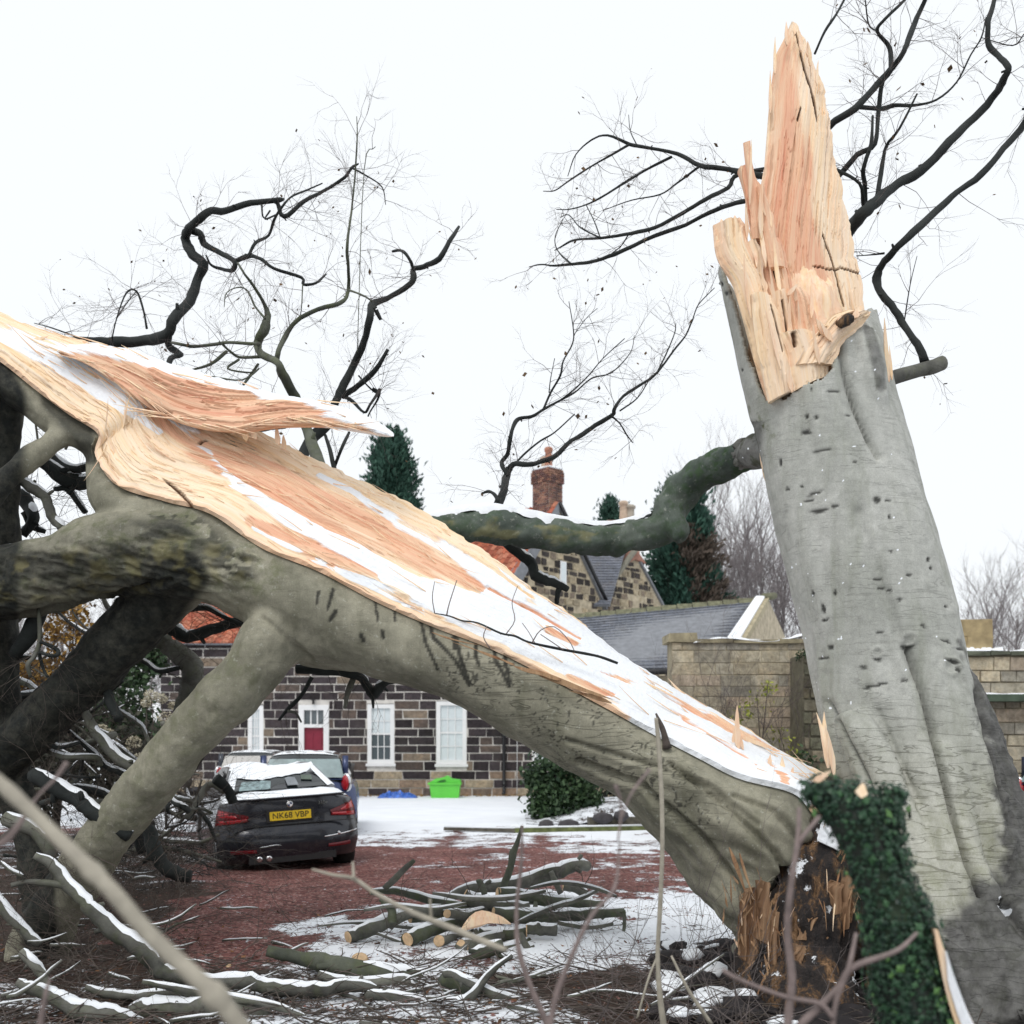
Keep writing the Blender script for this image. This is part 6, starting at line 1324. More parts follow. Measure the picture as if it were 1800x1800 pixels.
# thin dark twig lying on the split face
tb = Buf(); branch(FT, 'side_branch', [(764, 1078, .9), (790, 1083, 1.2), (812, 1091, 1.3), (840, 1095, 1.6), (880, 1113, 1.7), (905, 1118, 2), (930, 1129, 2), (985, 1141, 2.4), (1030, 1149, 2.6), (1056, 1155, 2.4), (1086, 1166, 2.3)], 6.72, M_DARKB, seed=90, wander=.02)
for i, pts in enumerate(([(764, 1078, 1.3), (760, 1050, 1.1), (764, 1022, .8)], [(785, 1082, 1.3), (790, 1060, 1), (803, 1020, .8)], [(890, 1114, 1.2), (905, 1090, 1), (900, 1060, .8), (910, 1030, .7)], [(935, 1130, 1.4), (950, 1108, 1.2), (975, 1102, 1), (1000, 1126, 1), (1010, 1145, .9)], [(940, 1130, 1), (930, 1112, .8), (918, 1095, .8)], [(990, 1142, 1.1), (965, 1125, .9), (950, 1115, .8)], [(862, 1140, 1.2), (850, 1120, 1), (856, 1100, .8)])):
    p_, r_ = trace(pts, 6.68, 3); tb.tube(p_, r_, 4)
part('twigs', tb, M_REDTWIG, FT, stuff=True)

# --- branches lying in the foreground, each a thing of its own
def lying(label, pts, Y, seed, snow=.9, mt=None, group='snowy branches lying on the ground', twigs=4, Y2=None, cut=None, name='fallen_branch', extra=()):
    pts = [(q[0], q[1], q[2] * 1.25) + tuple(q[3:]) for q in pts]; p_, r_ = trace(pts, Y, 4, .04, seed, Y2); c_ = min(p_, key=lambda q: q.z); t = thing(name, label, 'log' if name == 'log' else 'branch', (c_.x, c_.y, 0), group)
    tb = Buf()
    for k, q in enumerate((pts,) + tuple(extra)): branch(t, 'limb' if k == 0 else 'side_branch', q, Y, mt or M_LOGB, seed=seed + k, snow=snow, twigs=twigs, twigbuf=tb, tl=.35, td=2, tr=.0028, wander=.04, Y2=Y2)
    if cut: 
        e = 0 if cut == 'start' else -1; n_ = (p_[0] - p_[1]) if cut == 'start' else (p_[-1] - p_[-2]); n_.normalize(); b = Buf()
        M = Matrix.Translation(p_[e] + n_ * .0015) @ n_.to_track_quat('Z', 'Y').to_matrix().to_4x4(); b.lathe([(r_[e] * .97, 0), (r_[e] * .9, .004), (r_[e] * .3, .005)], 14, M); part('cut_face', b, M_CUT, t)
    if tb.v: part('twigs', tb, M_TWIG, t, stuff=True)
    return t
lying('long snow topped branch sweeping from upper left down across the red gravel', [(60, 1504, 5), (89, 1518, 7), (117, 1551, 9), (148, 1586, 10), (167, 1606, 11), (202, 1637, 12), (249, 1668, 13), (268, 1691, 12), (288, 1709, 11), (331, 1720, 11), (373, 1728, 11), (428, 1724, 11), (467, 1735, 11), (525, 1740, 11), (576, 1740, 10), (607, 1732, 9), (657, 1740, 8), (652, 1762, 6)], 6.35, 1, extra=([(20, 1556, 4), (45, 1551, 5), (78, 1551, 6), (119, 1557, 7)], [(0, 1515, 3), (18, 1530, 3), (40, 1540, 3)]), twigs=7)
lying('thin forked snowy branch at the bottom left edge under the bent stem', [(39, 1674, 7), (55, 1690, 7), (72, 1712, 7), (88, 1740, 5)], 6.0, 11)
lying('snowy branch running to the lower left corner below the curved one', [(30, 1726, 6), (50, 1736, 8), (90, 1748, 10), (120, 1768, 13), (160, 1782, 15), (205, 1790, 15), (250, 1812, 14)], 5.85, 13)
lying('thick sawn log with snow on top at the bottom, pale end facing right', [(232, 1780, 12), (272, 1772, 16), (330, 1776, 17), (372, 1768, 17), (420, 1766, 16), (466, 1782, 15)], 6.05, 17, cut='end', name='log')
lying('slim dark branch lying behind the thick sawn log at the bottom left', [(150, 1735, 4), (185, 1746, 6), (240, 1752, 7), (300, 1744, 7), (340, 1748, 6), (380, 1760, 5)], 6.25, 19)
lying('mossy green log with snow along it, left of the log pile', [(470, 1672, 8), (520, 1682, 10), (565, 1692, 13), (620, 1704, 15), (680, 1714, 15), (735, 1720, 13), (765, 1738, 10)], 7.0, 23, mt=M_MOSSB, name='log')
lying('wavy snowy branch just below the mossy green log', [(560, 1712, 6), (600, 1726, 8), (658, 1728, 8), (709, 1724, 9), (728, 1738, 9), (765, 1752, 8), (790, 1752, 7)], 6.75, 29)
lying('angular snowy branch with a bent elbow, bottom centre', [(640, 1800, 6), (650, 1760, 8), (656, 1750, 8), (709, 1757, 9), (756, 1766, 9), (814, 1762, 8), (836, 1744, 6), (866, 1706, 4), (900, 1680, 3)], 6.3, 31)
lying('thick straight log lying diagonally with a split orange end, bottom centre', [(778, 1716, 12), (818, 1738, 15), (853, 1757, 15), (892, 1778, 15)], 6.5, 37, cut='end', name='log', mt=M_MOSSB)
lying('slender snowy branch lying across the diagonal log, bottom centre', [(780, 1712, 5), (800, 1714, 6), (850, 1740, 7), (880, 1755, 8), (935, 1772, 8), (980, 1792, 8)], 6.35, 41)
lying('bent snowy branch at the bottom edge left of centre', [(250, 1726, 3), (300, 1736, 5), (360, 1748, 6), (420, 1756, 6), (480, 1768, 5), (540, 1790, 4)], 6.0, 43)
lying('dark snowy branch curving along the left edge, low down', [(-20, 1560, 8), (10, 1600, 8), (45, 1640, 7), (70, 1660, 6)], 6.6, 47, twigs=9)

# --- the log pile
PG = 'cut logs and branches in the pile beside the fallen tree'
def plog(label, pts, Y, seed, cut='start', mt=None, snow=.97, Y2=None, tw=0, name='log'):
    pts = [(q[0], q[1], q[2] * .88) + tuple(q[3:]) for q in pts]
    p_, r_ = trace(pts, Y, 4, 0, seed, Y2); c_ = min(p_, key=lambda q: q.z); t = thing(name, label, 'log' if name == 'log' else 'stick', (c_.x, c_.y, max(0, c_.z - r_[0])), PG)
    tb = Buf(); branch(t, 'bark', pts, Y, mt or (M_LOGB if seed % 2 else M_MOSSB), seed=seed, snow=snow, wander=0, Y2=Y2, sides=12, wob=.06, twigs=tw, twigbuf=tb, tl=.3)
    for e, n_ in (((0, p_[0] - p_[1]),) if cut in ('start', 'both') else ()) + (((-1, p_[-1] - p_[-2]),) if cut in ('end', 'both') else ()):
        n_.normalize(); b = Buf(); M = Matrix.Translation(p_[e] + n_ * .002) @ n_.to_track_quat('Z', 'Y').to_matrix().to_4x4(); r = r_[e]
        b.lathe([(r * .98, -.004), (r * .98, .002), (r * .86, .004), (r * .2, .005)], 16, M); part('cut_face', b, M_CUT, t)
    if tb.v: part('twigs', tb, M_TWIG, t, stuff=True)
plog('long bent log at the left of the pile, sawn end low left', [(612, 1648, 13), (650, 1634, 15), (690, 1616, 14), (728, 1604, 12), (775, 1600, 12)], 8.1, 1, Y2=8.6)
plog('short fat log with a round sawn end facing left in the pile', [(716, 1652, 15), (748, 1638, 15), (780, 1626, 14), (815, 1618, 12)], 8.05, 2, Y2=8.6)
plog('small log with its sawn end facing us, low in the pile centre', [(772, 1654, 12), (795, 1650, 12), (830, 1640, 11)], 8.05, 3, Y2=8.7)
plog('log lying across the pile with a sawn end above the bent one', [(721, 1614, 10), (760, 1610, 11), (800, 1602, 12), (850, 1596, 12)], 8.5, 4, Y2=8.8)
plog('thin log poking out with a small orange sawn end mid pile', [(786, 1606, 9), (820, 1608, 10), (858, 1600, 10)], 8.25, 5, Y2=8.7)
plog('long thin snowy log along the top left of the pile', [(652, 1568, 6), (690, 1566, 7), (717, 1571, 8), (756, 1582, 9), (810, 1592, 9)], 8.9, 6, Y2=8.8)
plog('thick dark log in the upper middle of the pile', [(816, 1574, 14), (845, 1588, 15), (885, 1594, 15), (930, 1598, 14)], 8.7, 7)
plog('log along the top right of the pile with an orange sawn end', [(876, 1570, 12), (910, 1574, 13), (960, 1582, 13), (1010, 1588, 12), (1058, 1592, 10)], 8.7, 8, Y2=9.0)
plog('big snow covered log slanting up to a knobbly end at the top', [(782, 1580, 9), (833, 1560, 11), (892, 1556, 13), (945, 1544, 16), (985, 1530, 15), (1018, 1520, 12), (1034, 1524, 10)], 9.2, 9, cut=None, snow=1, Y2=9.6)
plog('long thick log stretching right from the middle of the pile', [(868, 1608, 15), (938, 1610, 15), (990, 1610, 13), (1040, 1607, 11), (1096, 1603, 9)], 8.5, 10, Y2=8.9)
plog('mossy forked log at the front of the pile, sawn end up', [(768, 1712, 8), (800, 1700, 11), (825, 1688, 13), (855, 1672, 15), (885, 1662, 13)], 7.6, 12, cut=None, mt=M_MOSSB)
plog('large round sawn log end facing us at the front of the pile', [(812, 1664, 15), (850, 1655, 15), (900, 1640, 14)], 7.95, 13, Y2=8.5)
plog('short log with orange end at the right of the pile', [(926, 1634, 11), (950, 1634, 12), (978, 1636, 11)], 8.3, 15)
plog('small round sawn end low at the right of the pile front', [(872, 1674, 10), (895, 1666, 10), (930, 1655, 9)], 7.9, 16, Y2=8.3)
plog('bent dark stick curling at the right front of the pile', [(914, 1640, 6), (920, 1655, 7), (932, 1672, 7), (942, 1688, 5)], 8.0, 17, cut=None, name='stick')
plog('upright forked stick standing highest out of the pile', [(882, 1562, 8), (892, 1540, 7), (898, 1520, 7), (902, 1500, 8), (908, 1485, 5), (918, 1452, 3)], 8.8, 18, cut=None, snow=.2, name='stick')
plog('leaning stick poking up at the upper left of the pile', [(676, 1562, 6), (694, 1545, 7), (712, 1526, 6), (728, 1512, 4)], 8.7, 19, cut=None, snow=.3, name='stick')
plog('short stub standing on the thick dark log', [(852, 1572, 6), (846, 1556, 7), (841, 1546, 6)], 8.65, 20, cut=None, snow=.5, name='stick')
plog('short stub standing on the top right log', [(986, 1570, 6), (976, 1550, 6), (968, 1532, 5)], 8.8, 21, cut=None, snow=.3, name='stick')
plog('crooked dark stub rising from the long bent log', [(690, 1622, 9), (688, 1600, 9), (680, 1588, 8), (668, 1580, 6)], 8.2, 22, cut=None, snow=.4, name='stick')
plog('thin bent stick at the right end of the pile', [(1094, 1602, 6), (1098, 1618, 4), (1094, 1650, 3), (1086, 1664, 2)], 8.6, 24, cut=None, snow=.3, name='stick', tw=2)
plog('short log with pale end lying behind the top right log', [(990, 1558, 9), (1010, 1560, 10), (1030, 1572, 9)], 9.2, 25)
plog('short snowy log low in the centre, behind the big round end', [(840, 1640, 10), (880, 1642, 12), (925, 1640, 11)], 8.4, 26, cut='end')
EX = [('thin snowy stick lying over the left end of the pile', [(640, 1600, 3), (700, 1592, 4), (760, 1598, 4), (820, 1588, 3)]), ('thin dark stick fanning out of the pile towards the lower left', [(660, 1640, 3), (720, 1660, 4), (790, 1668, 3)]),
  ('slim snowy stick bridging the middle of the pile', [(760, 1570, 3), (830, 1580, 5), (900, 1578, 5), (960, 1566, 3)]), ('curved thin stick lying in front of the round sawn ends', [(730, 1674, 3), (790, 1684, 4), (860, 1690, 4), (905, 1682, 3)]),
  ('thin forked looking stick at the upper right of the pile', [(930, 1562, 3), (985, 1552, 4), (1040, 1560, 4), (1084, 1576, 3)]), ('slim stick leaning over the right half of the pile', [(905, 1624, 4), (960, 1600, 5), (1020, 1580, 4), (1060, 1560, 3)]),
  ('short snowy stick low at the right of the pile', [(980, 1622, 4), (1030, 1630, 5), (1078, 1624, 4)]), ('long thin stick running out left from the pile', [(560, 1628, 2), (620, 1622, 3), (680, 1626, 4), (740, 1634, 4)])]
for k, (lb_, pts) in enumerate(EX): plog(lb_, pts, 8.15 + .07 * k, 41 + 2 * k, cut=None, name='stick', tw=5)
# bare splinter of pale wood on the pile
b = Buf(); p_, r_ = trace([(808, 1640, 2), (824, 1626, 8), (850, 1614, 12), (875, 1616, 9), (898, 1624, 1)], 8.1, 3); b.tube(p_, r_, 6, wob=.3, seed=4)
solo('wood_chunk', b, M_WOODL, 'pale bare chunk of split wood without bark, on top of the pile', 'wood', group=PG, smooth=False)
for k, (x, y, s_, lab) in enumerate(((632, 1686, 16, 'small orange wood chip on the snow left of the pile'), (402, 1698, 5, 'round pale cut twig end among the brushwood'), (1010, 1560, 12, 'snowy pale wood chip beside the top of the pile'))):
    b = Buf(); c_ = P(x, y, Yg(y) - .2); r = s_ / F * c_.y; b.lathe([(r * .3, -r * .3), (r, 0), (r * .8, r * .35), (r * .2, r * .5)], 9, Matrix.Translation(c_) @ Matrix.Rotation(.4, 4, 'X')); solo('wood_chip', b, M_CUT, lab, 'wood chip', group='wood chips on the snow')
# ------------------------------------------------------------------ cars
def paint_mat(name, col, rough=.22, metal=.5):
    m, n, b = mat(name); v = tc(n); b.inputs['Metallic'].default_value = metal
    c = mixc(n, ramp(n, noise(n, v, 7, 5, .7), [(.5, 0.0), (.8, .35)]), col, (.12, .11, .10)); n.links.new(c, b.inputs['Base Color'])
    n.links.new(ramp(n, noise(n, v, 5, 4), [(.3, rough), (.7, rough + .2)]), b.inputs['Roughness']); b.inputs['Coat Weight'].default_value = .6; b.inputs['Coat Roughness'].default_value = .08
    bump(n, noise(n, v, 200, 2), .05, .002, b); return m
M_CARBLK = paint_mat('car_paint_dark', (.014, .016, .024)); M_CARBLUE = paint_mat('car_paint_blue', (.03, .05, .14)); M_CARGRY = paint_mat('car_paint_grey', (.05, .06, .08)); M_CARNAVY = paint_mat('car_paint_navy', (.02, .035, .09))
M_TYRE = simple('tyre_rubber', (.012, .012, .012), .85, .2, 30)
M_RIM = simple('alloy', (.35, .36, .38), .35, .1, metal=.9)
M_TRIM = simple('black_trim', (.012, .012, .013), .6, .2, 20)
M_REDL, n, b = mat('red_lamp'); b.inputs['Base Color'].default_value = (.42, .012, .02, 1); b.inputs['Roughness'].default_value = .12; b.inputs['Coat Weight'].default_value = .8
M_REDD, n, b = mat('dark_red_lamp'); b.inputs['Base Color'].default_value = (.12, .004, .008, 1); b.inputs['Roughness'].default_value = .15
M_YEL = simple('yellow_plate', (.72, .50, .02), .45, .04, 3, bstr=0)
M_CHROME, n, b = mat('chrome'); b.inputs['Base Color'].default_value = (.75, .76, .78, 1); b.inputs['Metallic'].default_value = 1; b.inputs['Roughness'].default_value = .12
M_CARGL, n, b = mat('car_glass'); b.inputs['Base Color'].default_value = (.015, .02, .022, 1); b.inputs['Roughness'].default_value = .05; b.inputs['Specular IOR Level'].default_value = .8
def shell(prof, Wf, yf, zf, nu=14, M=None):
    """profile (y, z) swept across the car: Wf(u, z) half width, yf / zf corrections towards the sides"""
    b = Buf(); n = len(prof); us = [-1 + 2 * k / (2 * nu) for k in range(2 * nu + 1)]
    us = [math.copysign(abs(u) ** .8, u) for u in us]
    for u in us:
        for (y, z) in prof: b.v.append(M @ Vector((Wf(u, y, z), y + yf(abs(u), y, z), z + zf(abs(u), y, z))))
    for i in range(len(us) - 1):
        for k in range(n - 1): a = i * n + k; b.f.append((a, a + 1, a + n + 1, a + n))
    b.f.append(tuple(range(n))); b.f.append(tuple(reversed(range((len(us) - 1) * n, len(us) * n))))
    return b
def text_mesh(name, s, size, M, mt, parent, ext=.002):
    cu = bpy.data.curves.new(name, 'FONT'); cu.body = s; cu.size = size; cu.extrude = ext; cu.align_x = 'CENTER'; cu.align_y = 'CENTER'
    o = bpy.data.objects.new(name, cu); COL.objects.link(o); C.view_layer.update(); me = bpy.data.meshes.new_from_object(o.evaluated_get(C.evaluated_depsgraph_get())); bpy.data.objects.remove(o)
    me.transform(M); return part(name, me, mt, parent, local=True)
def car(label, loc, yaw, roll, kind, paint, L=4.62, W=.905, H=1.43, detail=True, name='parked_car', group=None):
    t = thing(name, label, 'car', loc, group); t.rotation_euler = (0, roll, yaw); I = Matrix.Identity(4)
    def P2(nm, b, mt, par=None, **k): return part(nm, b, mt, par or t, local=True, **k)
    if kind == 'saloon':
        lower = [(.10, .20), (.02, .26), (.0, .40), (.0, .52), (.035, .60), (.075, .66), (.065, .80), (.055, .93), (.07, .985), (.12, 1.005), (.45, 1.03), (.75, 1.05), (1.6, 1.0), (3.0, 1.0), (3.35, .98), (4.2, .86), (4.5, .72), (4.62, .5), (4.6, .3), (4.5, .2)]
        roofp = [(.60, 1.03), (.95, 1.22), (1.30, 1.375), (1.6, 1.42), (2.1, H), (2.6, 1.40), (2.9, 1.30), (3.4, 1.0)]
    else:
        lower = [(.08, .22), (.0, .3), (.0, .5), (.04, .62), (.06, .85), (.10, .98), (.3, 1.0), (2.6, .98), (3.3, .88), (3.7, .7), (3.8, .45), (3.72, .25)]
        roofp = [(.09, .98), (.20, 1.2), (.36, 1.42), (.55, 1.48), (1.5, 1.5), (2.1, 1.44), (2.75, .98)]
    def Wl(u, y, z):
        f = 1 - .10 * max(0, (z - .75)) / .3 - .06 * max(0, (.35 - z)) / .15
        return W * u * f
    def yl(u, y, z): return (.30 * u ** 5 if y < 1 else (-.35 * u ** 4 if y > 3.9 else 0)) * (1 if z > .22 else .8)
    def zl(u, y, z): return -.055 * u ** 6 if z > .97 else 0
    body = shell(lower, Wl, yl, zl, 14, I)
    me = new_mesh('body', body.v, body.f); sharpen(me, 38); bo = P2('body', me, paint)
    Lr = lower[-1][0]
    def Wr(u, y, z):
        tt = min(1, max(0, (z - 1.0) / .42)); return u * (W * .86 - .20 * tt)
    dent = (lambda u, y, z: -.03 * u ** 4 - (.09 * math.exp(-((u - .4) ** 2) / .15) if z > 1.3 else 0)) if kind == 'saloon' and detail else (lambda u, y, z: -.04 * u ** 4)
    cab = shell(roofp, Wr, lambda u, y, z: (.10 * u ** 4 if y < 1.4 else -.15 * u ** 4 if y > 2.8 else 0), dent, 12, I)
    me = new_mesh('cabin', cab.v, cab.f); sharpen(me, 38); co_ = P2('cabin', me, M_CARGL if kind != 'saloon' else paint)
    # roof skin with snow
    def strip(nm, a, b_, u0, u1, lift, mt, par, n=10, thick=0, seed=1, edge=0):
        rr = random.Random(seed); q = Buf(); m_ = 10
        for i in range(m_ + 1):
            s = i / m_; y = a[0] + (b_[0] - a[0]) * s; z = a[1] + (b_[1] - a[1]) * s
            for k in range(n + 1):
                u = u0 + (u1 - u0) * k / n; e = min(i, m_ - i, k, n - k); th = thick * (0 if e == 0 else rr.uniform(.7, 1.2))
                wj = rr.uniform(-1, 1) * edge if e == 0 else 0
                uu = abs(u); q.v.append(Vector((Wr(u, y, z) * 1.0 + wj, y + (.10 * uu ** 4 if y < 1.4 else 0) + wj, z + dent(u, y, z) + lift + th)))
        for i in range(m_):
            for k in range(n): a_ = i * (n + 1) + k; q.f.append((a_, a_ + 1, a_ + n + 2, a_ + n + 1))
        return P2(nm, q, mt, par)
    if kind == 'saloon':
        # smashed rear screen: dark opening, glass remnants, snow rim
        def on(u, s):    # point on the rear screen, s 0 bottom 1 top
            y = .66 + .60 * s; z = 1.06 + .295 * s; return Vector((Wr(u, y, z), y + .10 * abs(u) ** 4 - .012, z + .018 - .01 * s))
        def quadstrip(nm, pts, mt, par=t, off=0.0): b = Buf(); b.poly([on(u, s) + Vector((0, -.6, 1)).normalized() * off for u, s in pts]); return P2(nm, b, mt, par, smooth=False)
        quadstrip('rear_window', [(-.84, .02), (.84, .02), (.86, .2), (.72, .5), (.60, .68), (.2, .58), (-.3, .44), (-.5, .50), (-.86, .62)], M_CARGL, off=.008)
        quadstrip('cracked_glass', [(-.74, .02), (-.2, .02), (-.16, .36), (-.3, .40), (-.7, .38)], simple('cracked_glass', (.20, .28, .29), .35, .5, 18), off=.014)
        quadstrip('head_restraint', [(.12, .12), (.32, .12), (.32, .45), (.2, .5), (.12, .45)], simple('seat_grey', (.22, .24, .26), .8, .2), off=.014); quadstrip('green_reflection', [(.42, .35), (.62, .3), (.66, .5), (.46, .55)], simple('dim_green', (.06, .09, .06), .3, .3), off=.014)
        # snow: parcel deck, roof, window surround
        b = Buf(); rr = random.Random(4); n_ = 16
        for i in range(9):
            y = .075 + (.66 - .075) * i / 8; z = 1.0 + .06 * i / 8
            for k in range(n_ + 1):
                u = -.96 + 1.92 * k / n_; e = min(i, 8 - i, k, n_ - k); b.v.append(Vector((W * .915 * u, y + .30 * abs(u) ** 5, z - .055 * abs(u) ** 6 + (.004 if e == 0 else rr.uniform(.018, .030)))))
        for i in range(8):
            for k in range(n_): a_ = i * (n_ + 1) + k; b.f.append((a_, a_ + 1, a_ + n_ + 2, a_ + n_ + 1))
        P2('snow', b, M_SNOW)
        strip('snow', (1.27, 1.365), (2.5, 1.41), -.97, .97, .012, M_SNOW, t, 18, .02, 5)
        for (p0, p1, w0, w1, nm) in (((-.92, .0), (-.88, 1.0), .10, .07, 'snow'), ((.92, 0), (.84, 1.0), .10, .08, 'snow')):
            b = Buf(); s_ = 1 if p0[0] > 0 else -1
            L_ = [on(p0[0] + (p1[0] - p0[0]) * k / 8 - s_ * w0, k / 8) for k in range(9)]; R_ = [on(p0[0] + (p1[0] - p0[0]) * k / 8 + s_ * .05, k / 8) for k in range(9)]
            for k in range(9): b.v += [L_[k] + Vector((0, -.006, .012)), (L_[k] + R_[k]) / 2 + Vector((0, -.02, .03)), R_[k] + Vector((0, 0, .005))]
            for k in range(8):
                for j in range(2): a_ = k * 3 + j; b.f.append((a_, a_ + 1, a_ + 4, a_ + 3))
            P2(nm, b, M_SNOW)
        b = Buf(); rr = random.Random(7); n_ = 22; edge_ = lambda u: np.interp(u, [-.86, -.5, -.3, .2, .60, .74, .9], [.60, .50, .44, .57, .66, .80, .95])
        for j in range(6):
            for k in range(n_ + 1):
                u = -.86 + 1.72 * k / n_; s0 = edge_(u) + rr.uniform(-.03, .02); s_ = s0 + (1.06 - s0) * j / 5; q = on(u, s_) + Vector((0, -.015, .012 + (.02 if 0 < j < 5 else 0) + rr.uniform(0, .006))); b.v.append(q)
        for j in range(5):
            for k in range(n_): a_ = j * (n_ + 1) + k; b.f.append((a_, a_ + 1, a_ + n_ + 2, a_ + n_ + 1))
        P2('snow', b, M_SNOW)
        # side windows on the left, door lines
        for sx in (-1, 1):
            b = Buf(); q = [(1.35, 1.07), (1.62, 1.30), (2.3, 1.36), (2.75, 1.28), (3.25, 1.03)]; b.poly([Vector((sx * (W * .86 - .20 * (z - 1) / .42 + .012), y, z)) for y, z in q]); P2('side_window', b, M_CARGL, smooth=False)
            b = Buf(); b.poly([Vector((sx * (W * .93), y, z)) for y, z in ((1.2, .95), (1.2, .35), (1.22, .35), (1.22, .95))]); P2('door_gap', b, M_TRIM, smooth=False)
        # lamps: L shaped
        for sx in (-1, 1):
            def rear(xf, z): u = xf; y = np.interp(z, [.52, .60, .66, .80, .93], [.0, .035, .075, .065, .055]); return Vector((Wl(u * sx, 0, z), float(y) + .30 * abs(u) ** 5 - .012, z))
            def patch(nm, x0_, x1_, z0a, z1a, z0b, z1b, mt, par, off=.0, n=10):
                b = Buf()
                for k in range(n + 1):
                    s = k / n; xx = x0_ + (x1_ - x0_) * s; za, zb_ = z0a + (z0b - z0a) * s, z1a + (z1b - z1a) * s
                    for z in (za, (za + zb_) / 2, zb_): b.v.append(rear(xx, z) + Vector((0, -off - (.008 if z == (za + zb_) / 2 else 0), 0)))
                for k in range(n):
                    for j in range(2): a_ = k * 3 + j; b.f.append((a_, a_ + 3, a_ + 4, a_ + 1))
                return P2(nm, b, mt, par)
            l_ = patch('tail_light', .58, 1.0, .725, .80, .69, .90, M_REDD, t)
            patch('lamp_bar', .60, .96, .735, .765, .70, .75, M_REDL, l_, .008); patch('lamp_bar', .74, .98, .78, .80, .80, .885, M_REDL, l_, .008)
            patch('reflector', .50, .84, .335, .375, .335, .385, M_REDD, t, .008)
            patch('bumper_crease', .45, .98, .46, .475, .50, .515, M_CHROME if sx > 0 else M_TRIM, t, .004)
            b = Buf(); M = Matrix.Translation((sx * (W - .13), .72, .33)) @ Matrix.Rotation(RAD(90), 4, 'Y')
            b.lathe([(.20, -.12), (.31, -.11), (.33, -.07), (.33, .07), (.31, .11), (.20, .12)], 28, M); w_ = P2('wheel', b, M_TYRE)
            b = Buf(); b.lathe([(.05, sx * .115), (.20, sx * .125), (.21, sx * .10)], 20, M); P2('rim', b, M_RIM, w_)
            b = Buf(); M = Matrix.Translation((sx * (W - .13), 3.62, .33)) @ Matrix.Rotation(RAD(90), 4, 'Y'); b.lathe([(.20, -.12), (.31, -.11), (.33, -.07), (.33, .07), (.31, .11), (.20, .12)], 28, M); P2('wheel', b, M_TYRE)
            b = Buf(); b.box(sx * .955 - .1, sx * .955 + .1, 2.85, 2.98, .98, 1.1); P2('door_mirror', b, paint)
        # lid shut line, plate recess, plate, badge, exhausts, bumper lip
        b = Buf(); b.box(-.80, .80, .045, .070, .655, .664); P2('boot_gap', b, M_TRIM, smooth=False)
        b = Buf(); b.tube([Vector((u * W * .8, .045 + .3 * abs(u * .8) ** 5, 1.0)) for u in (-1, -.5, 0, .5, 1)], [.014] * 5, 6); P2('boot_lip', b, paint)
        b = Buf(); b.box(-.30, .30, .040, .062, .695, .855); P2('plate_recess', b, M_TRIM, smooth=False)
        b = Buf(); b.box(-.26, .26, .030, .0395, .72, .832); pl = P2('number_plate', b, M_YEL, smooth=False)
        R_ = Matrix.Translation((0, .0285, .776)) @ Matrix.Rotation(RAD(90), 4, 'X'); text_mesh('plate_text', 'NK68 VBP', .105, R_, M_TRIM, pl)
        b = Buf(); M = Matrix.Translation((.0, .047, .915)) @ Matrix.Rotation(RAD(90), 4, 'X'); b.lathe([(.041, 0), (.041, .006), (.034, .008)], 24, M); rd = P2('badge', b, M_CHROME)
        for k in range(4):
            b = Buf(); b.poly([M @ Vector((0, 0, .0095))] + [M @ Vector((.031 * math.cos(RAD(k * 90 + a)), .031 * math.sin(RAD(k * 90 + a)), .0095)) for a in (0, 22, 45, 68, 90)]); P2('badge_quarter', b, M_WHITE if k % 2 else M_CARBLUE, rd, smooth=False)
        text_mesh('badge_text', '335d', .06, Matrix.Translation((.42, .052, .905)) @ Matrix.Rotation(RAD(90), 4, 'X'), M_CHROME, t)
        b = Buf(); b.box(-.55, .55, .02, .09, .19, .28); P2('diffuser', b, M_TRIM, smooth=False)
        for x in (-.42, -.30): b = Buf(); b.lathe([(.03, 0), (.036, 0), (.036, .08), (.02, .08)], 14, Matrix.Translation((x, .09, .25)) @ Matrix.Rotation(RAD(90), 4, 'X')); P2('exhaust', b, M_CHROME)
        b = Buf(); b.lathe([(.01, 0), (.022, .0), (.018, .006)], 12, Matrix.Translation((.60, .01, .50)) @ Matrix.Rotation(RAD(90), 4, 'X')); P2('sensor', b, M_CHROME)
    else:
        strip('snow', (.40, 1.43), (2.0, 1.46), -.97, .97, .02, M_SNOW, t, 12, .03, 6)
        b = Buf(); b.box(-W * .76, W * .76, .10, .13, 1.0, 1.02); P2('rear_sill', b, paint, smooth=False)
        for sx in (-1, 1):
            b = Buf(); M = Matrix.Translation((sx * .735, .13, .95)) @ Matrix.Rotation(RAD(90), 4, 'X') @ Matrix.Rotation(RAD(sx * -40), 4, 'Y') @ Matrix.Diagonal((.85, 1.35, 1, 1)); b.lathe([(.125, 0), (.125, .04), (.11, .055)], 20, M); tl_ = P2('tail_light', b, M_CHROME)
            b = Buf(); b.lathe([(.10, .056), (.09, .07), (.02, .075)], 18, M); P2('lens', b, M_REDL, tl_)
            for y in (.62, 3.1): b = Buf(); M = Matrix.Translation((sx * (W - .12), y, .30)) @ Matrix.Rotation(RAD(90), 4, 'Y'); b.lathe([(.20, -.1), (.28, -.1), (.30, -.06), (.30, .06), (.28, .1), (.20, .1)], 24, M); P2('wheel', b, M_TYRE)
            b = Buf(); b.poly([Vector((sx * (W * .86 - .20 * (z - 1) / .42 + .012), y, z)) for y, z in ((.35, 1.05), (.55, 1.38), (1.9, 1.38), (2.5, 1.05))]); P2('side_window', b, M_CARGL, smooth=False)
            b = Buf(); b.box(sx * .70 - .05, sx * .70 + .05, .2, .32, 1.0, 1.42); P2('pillar', b, paint)
